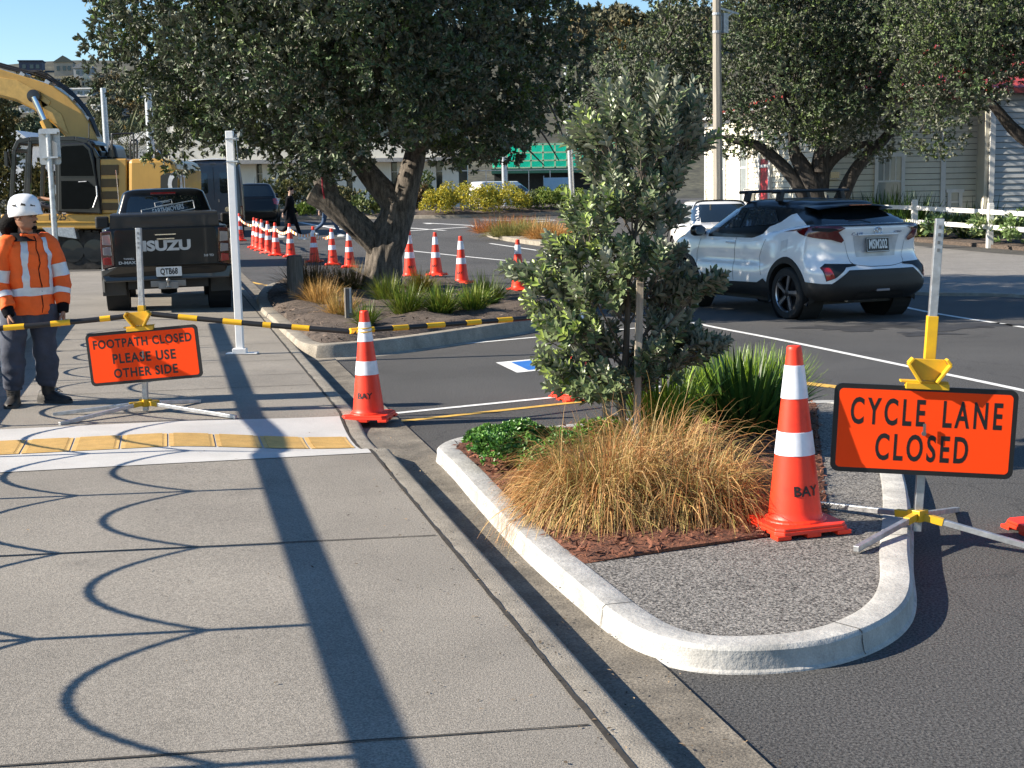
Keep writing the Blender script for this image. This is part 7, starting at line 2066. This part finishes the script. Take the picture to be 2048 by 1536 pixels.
mb = MB()
for x in (-.87,.87): mb.box((x,.05,.5),(.06,.06,1.6))
mb.build('frame', M_GALV, BN)
fn0 = D(930,388,94); FN = thing('site_fence', 'temporary mesh fence in front of the green netted building', 'fence', fn0)
mb = MB()
for i in range(9):
    mb.bar((i*1.4,0,0),(i*1.4,0,1.5),.05,.05,up=(0,1,0))
mb.bar((0,0,1.5),(11.2,0,1.5),.05,.05); mb.bar((0,0,.1),(11.2,0,.1),.05,.05); mb.build('frame', M_GALV, FN)
# ---- low buildings on the left behind the excavator
M_WHR = pm('white_roof', (0.70,0.70,0.69), .5, var=.04, streak=.1)
def shed(label, name, u0, u1, vb, ve, vr, y, dep, wall, roofm, ridge_u=None, cat='building'):
    o = D((u0+u1)/2, vb, y); w = D(u1,vb,y).x-D(u0,vb,y).x; ze = D(u0,ve,y).z-o.z; zr = D(u0,vr,y).z-o.z
    t = thing(name, label, cat, o); rx = 0 if ridge_u is None else D(ridge_u,vb,y).x-o.x
    mb = MB(); mb.box((0,dep/2,(ze-2)/2),(w,dep,ze+2)); mb.build('wall', wall, t)
    mb = MB(); mb.prism([(-w/2-.4,ze),(w/2+.4,ze),(rx,zr)], lambda x,z:(x,-.4,z), lambda x,z:(x,dep+.4,z)); mb.build('roof', roofm, t)
    for k in (-.3,.0,.3): mb = MB(); mb.box((w*k,-.02,ze*.45),(w*.14,.05,ze*.35)); mb.build('window', M_DGL, t)
    return t
shed('white building with a broad white roof behind the excavator engine', 'low_building', 215,420,330,288,236,92,14,M_WHR,M_WHR,400)
shed('small white building with a pale roof behind the excavator boom', 'low_building', -30,66,330,290,262,98,10,M_WHR,M_WHR,40)
# ================================================================ HILL
def hill(x, y):
    t = min(max((y-140)/350, 0), 1); s_ = t*t*(3-2*t)
    A = 44 + (x*480/max(y,200)+156)*.068
    return .6 + A*s_ + 1.6*math.sin(x*.045+y*.02)*s_ + 1.1*math.sin(x*.11-y*.05)*s_ - max(0, y-520)*.05
mb = MB(); mb.grid([[(x, y, hill(x, y)) for x in np.linspace(-330, 330, 90)] for y in list(np.linspace(120, 520, 60))+[560,620,700,800]])
hl = struct(mb.build('hill', pm('hill_scrub', (0.060,0.058,0.036), .95, var=.3, vscale=.12, speck=.5, sscale=1.2, bump=1, bscale=2), smooth=True))
def hit(u, v):
    d = Vector(ray(u, v)); y = 130.0
    while y < 525:
        k = y/d.y; 
        if CH + d.z*k <= hill(d.x*k, y): break
        y += 1.0
    k = y/d.y; return Vector((d.x*k, y, hill(d.x*k, y)))
M_HLEAF = pm('hill_leaf', (0.085,0.095,0.055), .7, var=.1, attr=True)
def far_tree(p, r, h, pal, label, group, n=520, mat=M_HLEAF, name='hillside_tree'):
    t = thing(name, label, 'tree', p, RNG.uniform(0,6), group)
    mb = MB(); mb.tube([(0,0,-.5),(0,0,h*.6)], [r*.09, r*.04], 6); mb.build('trunk', M_TWIG, t)
    o = dome_leaves('crown', '', None, r, r, h*.8, n, r*.30, r*.16, mat, pal, lumps=9, lr=.42, parent=t, ros=4, jitter=1.0); o.location = (0,0,h*.2)
    return t
DK = [(.75,.9,.75),(1,1.05,.8),(.6,.75,.65)]; BRN = [(1.5,1.0,.7),(1.2,.9,.7),(1.0,.75,.6)]; AUT = [(2.6,1.5,.5),(2.0,1.2,.5),(1.5,1.1,.6)]; GRY = [(1.3,1.15,1.0),(1.1,.95,.85)]
rg = random.Random(12)
specs = []
HS = [(22,168,20),(48,186,18),(84,190,16),(92,214,16),(20,206,20),(52,226,18),(196,222,16),(232,206,16),(256,232,15),(120,238,16),(62,146,30),(128,152,26),(166,156,26),(172,178,16),(106,174,20),(158,194,34),(126,198,20),(146,216,30),(285,196,18)]
for i in range(190):
    u, v = rg.uniform(-40, 345), rg.uniform(160, 275)
    if all(not (abs(u-a) < w_ and 0 < v-b < 20) for a, b, w_ in HS): specs.append((u, v))
for i in range(40): specs.append((rg.uniform(1120,1420), rg.uniform(62,120)))
for u, v in sorted(specs, key=lambda s: s[1]):
    p = hit(u, v); k = rg.random(); pal = DK if k < .5 else BRN if k < .75 else GRY if k < .9 else AUT
    nm = {id(DK):'dark green tree on the far hillside', id(BRN):'brown bare-looking tree on the far hillside', id(GRY):'grey twiggy tree on the far hillside', id(AUT):'golden autumn tree on the far hillside'}[id(pal)]
    s_ = rg.uniform(.8,1.3)*max(.55, p.y/480); s_ *= 1.9 if u > 600 else 1.0; far_tree(p - Vector((0,0,.5)), 3.0*s_, 4.4*s_, pal, nm, nm.replace('tree','trees'))
# nearer belt of trees at the hill's foot
for u, v, r, h, pal, nm in ((140,300,3.2,6.5,DK,'dark bushy tree behind the excavator boom'),(178,300,2.6,5.5,DK,'dark round tree between the boom and the first metal pole'),(20,292,3.4,5.0,DK,'dark tree under the excavator boom at the picture edge'),(-30,300,3,6,BRN,'brown tree at the picture edge behind the cab'),
    (240,296,2.2,4.6,BRN,'brown tree right of the first metal pole'),(262,296,1.9,4.9,AUT,'golden tree between the two metal poles'),(292,296,2.2,5.2,AUT,'golden tree beside the second metal pole'),(325,298,2.8,5.2,DK,'dark tree behind the white roof'),(215,298,2.2,5.0,DK,'dark tree just behind the first metal pole'),(350,290,3.5,7,DK,'dark tree behind the left edge of the big crown')):
    p = D(u, v, 118); p.z = .5; hgt = D(u, v-11*h, 118).z-.5
    far_tree(p, r, hgt, pal, nm, 'trees at the foot of the hill', 900, name='broad_tree')
M_HW = pm('house_white', (.68,.68,.66), .7); M_HN = pm('house_navy', (.05,.06,.10), .6); M_HB = pm('house_beige', (.36,.32,.26), .7); M_HG = pm('house_grey', (.33,.34,.34), .7); M_HC = pm('house_cream', (.66,.60,.44), .7)
M_RB = pm('roof_brown', (.13,.13,.10), .7); M_RG = pm('roof_grey', (.2,.21,.22), .6)
def hhouse(label, u, v, w, h, rp, wall, roofm):
    p = hit(u, v); s_ = p.y/F; t = thing('hillside_house', label, 'house', p - Vector((0,0,1.0)), RNG.uniform(-.2,.2), 'houses on the hill')
    W_, H_, Rf = w*s_, h*s_+1.0, rp*s_
    mb = MB(); mb.box((0,W_*.4,H_/2),(W_,W_*.8,H_)); mb.build('wall', wall, t)
    mb = MB()
    if rp > 3: mb.prism([(-W_*.56,H_),(W_*.56,H_),(0,H_+Rf)], lambda x,z:(x,-W_*.08,z), lambda x,z:(x,W_*.9,z))
    else: mb.box((0,W_*.4,H_+.15),(W_*1.08,W_*.95,.3))
    mb.build('roof', roofm, t)
    for k in (-.28,.05,.3):
        mb = MB(); mb.box((W_*k,-.05,1+(H_-1)*.55),(W_*.16,.2,(H_-1)*.35)); mb.build('window', M_DGL, t)
for a in (('dark navy flat roofed house on the skyline left of the gabled one',62,146,44,22,0,M_HN,M_HN),('tall beige gabled house on the skyline above the boom',128,152,36,26,13,M_HB,M_RB),('grey gabled house on the skyline beside the big crown',166,156,36,18,12,M_HG,M_RG),
    ('small cream chapel-like house with a steep gable on the hill',172,178,16,18,12,M_HC,M_HC),('low grey house below the gabled one on the hill',106,174,28,13,3,M_HG,M_RG),('white flat roofed house above the first metal pole',158,194,52,14,0,M_HW,M_HW),
    ('white modern house with balcony above the boom',126,198,24,18,0,M_HW,M_HW),('white carport-like house with overhanging flat roof',146,216,44,7,0,M_HG,M_HW),('white house half hidden by the big crown',285,196,20,18,4,M_HW,M_HW),
    ('long white house on the ridge between the tree crowns',1200,54,36,9,3,M_HW,M_RG),('white gabled house on the ridge between the tree crowns',1262,50,40,9,12,M_HW,M_RG),('orange roofed house just below the ridge',1130,75,30,8,8,M_HB,pm('roof_orange',(.4,.15,.08),.7))): hhouse(*a)
for k, (u, v, w, h) in enumerate(((22,168,30,12),(48,186,26,12),(84,190,22,14),(92,214,24,14),(20,206,30,14),(52,226,28,12),(196,222,26,10),(232,206,24,12),(256,232,22,10),(120,238,26,10))):
    hhouse(['pale house at the picture edge on the hill','grey roofed house left of the navy one and lower','white house in the middle of the hill','beige house below the white modern one','cream house low at the picture edge on the hill','white house just above the boom elbow','white house right of the first metal pole','cream house between the two metal poles','pale house under the golden hillside trees','grey house at the foot of the hill behind the boom'][k], u, v, w, h, (8,0,6,7,0,5,0,6,5,7)[k], (M_HW,M_HG,M_HW,M_HB,M_HC,M_HW,M_HW,M_HC,M_HW,M_HG)[k], (M_RG,M_HG,M_RB,M_RB,M_HW,M_RG,M_HW,M_RB,M_RG,M_RG)[k])
# palms
M_PALM = pm('palm_frond', (0.075,0.085,0.045), .5, var=.15, attr=True)
def palm(label, u, v, y, h, n=46, Lf=2.6):
    p = D(u, v, y); p.z = gz(0, y)-.1; top_ = D(u, v, y).z - p.z
    t = thing('palm_tree', label, 'palm tree', p, 0, 'palms behind the excavator')
    mb = MB(); mb.lathe([(.42,0),(.34,top_*.5),(.40,top_-.2),(.30,top_+.15)], 12); mb.build('trunk', M_BARKT, t)
    O, Dd, Nn, Ll, Ww = [], [], [], [], []
    for i in range(n):
        az = i*2.4; el = R(82 - 95*(i/n)); d = Vector((math.cos(az)*math.cos(el), math.sin(az)*math.cos(el), math.sin(el))); q = Vector((0,0,top_)); 
        sdv = Vector((-math.sin(az), math.cos(az), 0))
        for k in range(16):
            d = (d + Vector((0,0,-.075))).normalized(); q = q + d*Lf/16
            for s in (-1,1):
                O.append(q); Dd.append(sdv*s*.8 + d*.75 + Vector((0,0,.15))); Nn.append(Vector((0,0,1))); Ll.append(.42*math.sin(math.pi*(k+2)/19)); Ww.append(.05)
    V, Fq, kk = leaf_arrays(np.array(O), np.array(Dd), np.array(Nn), np.array(Ll), np.array(Ww), .1)
    raw('crown', V, Fq, M_PALM, t, np.repeat(RNG.uniform(.6,1.6,(len(O),1))*np.array([[1.1,1.05,.8]]), kk, 0))
palm('spiky palm behind the excavator cab', 192, 288, 66, 4, Lf=1.9); palm('low palm behind the excavator hand rails', 250, 318, 62, 3, Lf=2.3); palm('low palm beside the second metal pole', 322, 306, 64, 3, Lf=1.9)
# ================================================================ FAR PLANTING
M_FARL = pm('far_shrub_leaf', (0.11,0.12,0.045), .55, var=.1, trans=.1, attr=True)
YEL = [(4.4,3.4,.7),(3.4,2.9,.7),(2.3,2.3,.8),(5.2,3.9,.9)]; GRN = [(1,1.2,.8),(.8,1.1,.8),(1.3,1.4,.9)]; DULL = [(1.1,1.0,.9),(.8,.8,.75),(1.3,1.05,.9)]; LIME = [(1.9,2.4,.9),(1.3,1.8,.8),(2.4,2.6,1.2)]
def bush(label, u, v, y, ru, h, pal, group, n=1500, L=.16, W=.07):
    p = D(u, v, y); p.z = gz(0, y)+.2
    hm = max(.3, D(u, v-h, y).z - p.z)*1.35
    dome_leaves('shrub', label, p, ru/F*y, ru/F*y*.9, hm, n, L, W, M_FARL, pal, 'shrub', group, lumps=14, lr=.38, ros=5, up=.6)
YH = 'yellow green shrubs on the far bank'
for i, (u, v, y, ru, h, pal, lb) in enumerate(((872,432,63.5,44,42,YEL,'yellow mound at the left end of the far hedge'),(918,430,65,48,52,YEL,'tallest yellow mound of the far hedge'),(968,432,63.5,48,46,YEL,'yellow mound right in front of the white van'),(1012,428,64.5,50,46,YEL,'yellow mound at the right of the far hedge in front of the van windscreen'),(1050,424,66,40,40,GRN,'dark green mound in the far hedge'),
     (1095,420,66,46,36,LIME,'bright lime mound of the far hedge beside the young tree'),(1150,420,66,44,38,LIME,'bright lime mound of the far hedge behind the young tree'),(1230,418,66,50,36,GRN,'green mound of the far hedge behind the young tree'))):
    bush(lb, u, v, y, ru, h, pal, YH, 8000, .085, .036)
DG = 'dull shrubs on the far bank'
for u, v, y, ru, h, pal, lb in ((520,436,65,40,52,DULL,'dull shrub beside the black wagon'),(560,434,66,44,68,[(1.5,1.3,.8),(1,1,.7)],'taller olive shrub behind the person in the black coat'),(610,436,66,42,66,DULL,'dull shrub right of the person in the black coat'),(608,440,63.5,22,22,LIME,'small lime shrub at the foot of the dull ones'),(690,438,65,44,56,DULL,'dull shrub under the crown left of the trunk'),(740,436,64,40,40,GRN,'green shrub seen in the trunk fork'),(830,434,66,30,56,[(1.0,.6,.55),(1.3,.8,.7)],'reddish shrub right of the big trunk'),(480,440,64,36,40,DULL,'dull shrub behind the white post'),(852,398,78,18,36,GRN,'round green shrub against the cream pillars'),(330,380,75,26,60,LIME,'green shrub between the excavator and the camper')):
    bush(lb, u, v, y, ru, h, pal, DG, 1500, .20, .07)
for u,v,ru,h,lb in ((10,432,40,125,'tall brown twiggy hedge seen through the excavator cab'),(-50,440,45,150,'tall brown twiggy hedge at the picture edge behind the excavator'),(75,440,30,60,'low brown hedge under the excavator cab')):
    bush(lb, u, v, 44, ru, h*1.5, [(1.2,.9,.7),(.9,.75,.6),(1.4,1.1,.7)], 'brown hedge behind the excavator', 6000, .15, .06)
# small bed with brown grass in the road
for u, v, r, pal, lb in ((1010,466,.55,[(1.3,.75,.5),(1.1,.6,.4)],'rust brown grass mound on the small island in the road'),(1055,468,.55,[(1.2,.8,.5),(.8,.95,.6)],'brown and green grass mound on the small island'),(1030,474,.4,[(.8,1.1,.7),(.6,.9,.6)],'green grass at the front of the small island'),(1108,480,.4,[(1.5,1.25,.9),(1.3,1.1,.8)],'straw coloured grass beside the small island')):
    p = PG(u, v, .08); tussock('grass_clump', lb, p, r*1.2, .45, .75, 1000, .016, pal, M_GRASSB, 'grass', (30,85), (.1,.3), 'grass on the small road island', 1.5)
si = [PG(970,470), PG(1000,480), PG(1080,492), PG(1150,498), PG(1160,470), PG(1060,458), PG(985,460)]
ring_ = catmull([Vector((p.x,p.y,0)) for p in si], 4); zz0 = gz(0, si[0].y)
mb = MB(); n_ = len(ring_); mb.v = [(p.x,p.y,gz(0,p.y)-.02) for p in ring_]+[(p.x,p.y,gz(0,p.y)+.13) for p in ring_]; mb.f = [(i,(i+1)%n_,n_+(i+1)%n_,n_+i) for i in range(n_)]+[tuple(range(n_,2*n_))]; mb.m = [0]*len(mb.f)
struct(mb.build('small_island', M_KERBC))
# ---- white rail fence with its plants
fp0 = [PG(1640,470), PG(1828,481), PG(1979,496), PG(2140,512), PG(2320,530)]
RF = thing('rail_fence', 'white timber rail fence with two rails at the edge of the driveway', 'fence', fp0[1])
tops = []
for i, p in enumerate(fp0):
    q = p - fp0[1]; mb = MB(); mb.box(q+Vector((0,0,.56)),(.16,.16,1.16)); mb.box(q+Vector((0,0,1.16)),(.14,.14,.06)); mb.build('post', M_TRIM, RF, bevel=.015); tops.append(q)
for z in (.95,.55):
    mb = MB()
    for a, b in zip(tops[:-1], tops[1:]): mb.bar(a+Vector((0,-.09,z)), b+Vector((0,-.09,z)), .045, .12)
    mb.build('rail', M_TRIM, RF)
M_VAR = pm('variegated_leaf', (0.20,0.25,0.13), .45, var=.1, trans=.15, attr=True)
VP = 'plants behind the white rail fence'
for u, v, dy, L, n, W, pal, mat, lb in ((1800,478,4.5,1.3,150,.08,[(.35,.5,.45),(.5,.6,.5)],M_FLAX,'tall dark flax left of the others against the house'),(1850,480,4.6,1.5,170,.08,[(.35,.5,.45),(.5,.6,.5)],M_FLAX,'tall dark flax in the middle against the house'),(1910,484,4.2,1.4,150,.08,[(.4,.5,.4),(.5,.6,.5)],M_FLAX,'tall dark flax on the right against the house'),(2040,498,3.5,1.3,120,.07,[(.5,.6,.5)],M_FLAX,'dark flax at the picture edge behind the fence')):
    p = PG(u, v); p.y += dy; p.z = gz(0,p.y)+.1; tussock('flax_plant', lb, p, .5, L*.6, L, n, W, pal, mat, 'flax', (25,85), (.02,.10), VP)
for u, v, dy, r, h, pal, lb in ((1930,490,1.2,.8,.75,[(1.3,1.2,1.0),(.8,1,.8),(.5,.7,.5)],'pale variegated shrub under the fence rails left of the far post'),(2015,500,1.3,.8,.8,[(1.2,1.2,.9),(.8,1,.7)],'pale variegated shrub right of the far fence post'),(1850,484,1.0,.5,.4,[(.9,.9,.3),(1.1,.9,.4)],'low yellow shrub beside the near fence post'),(1780,480,1.0,.6,.5,[(.6,.8,.5)],'low green shrub behind the crossover tail'),(2100,506,1.3,.8,.9,[(.9,1.1,.7)],'green shrub behind the fence past the picture edge')):
    p = PG(u, v); p.y += dy; p.z = gz(0,p.y)+.08; dome_leaves('shrub', lb, p, r, r*.8, h, 900, .20, .065, M_VAR, pal, 'shrub', VP, lumps=12, lr=.4, ros=5, up=.5)
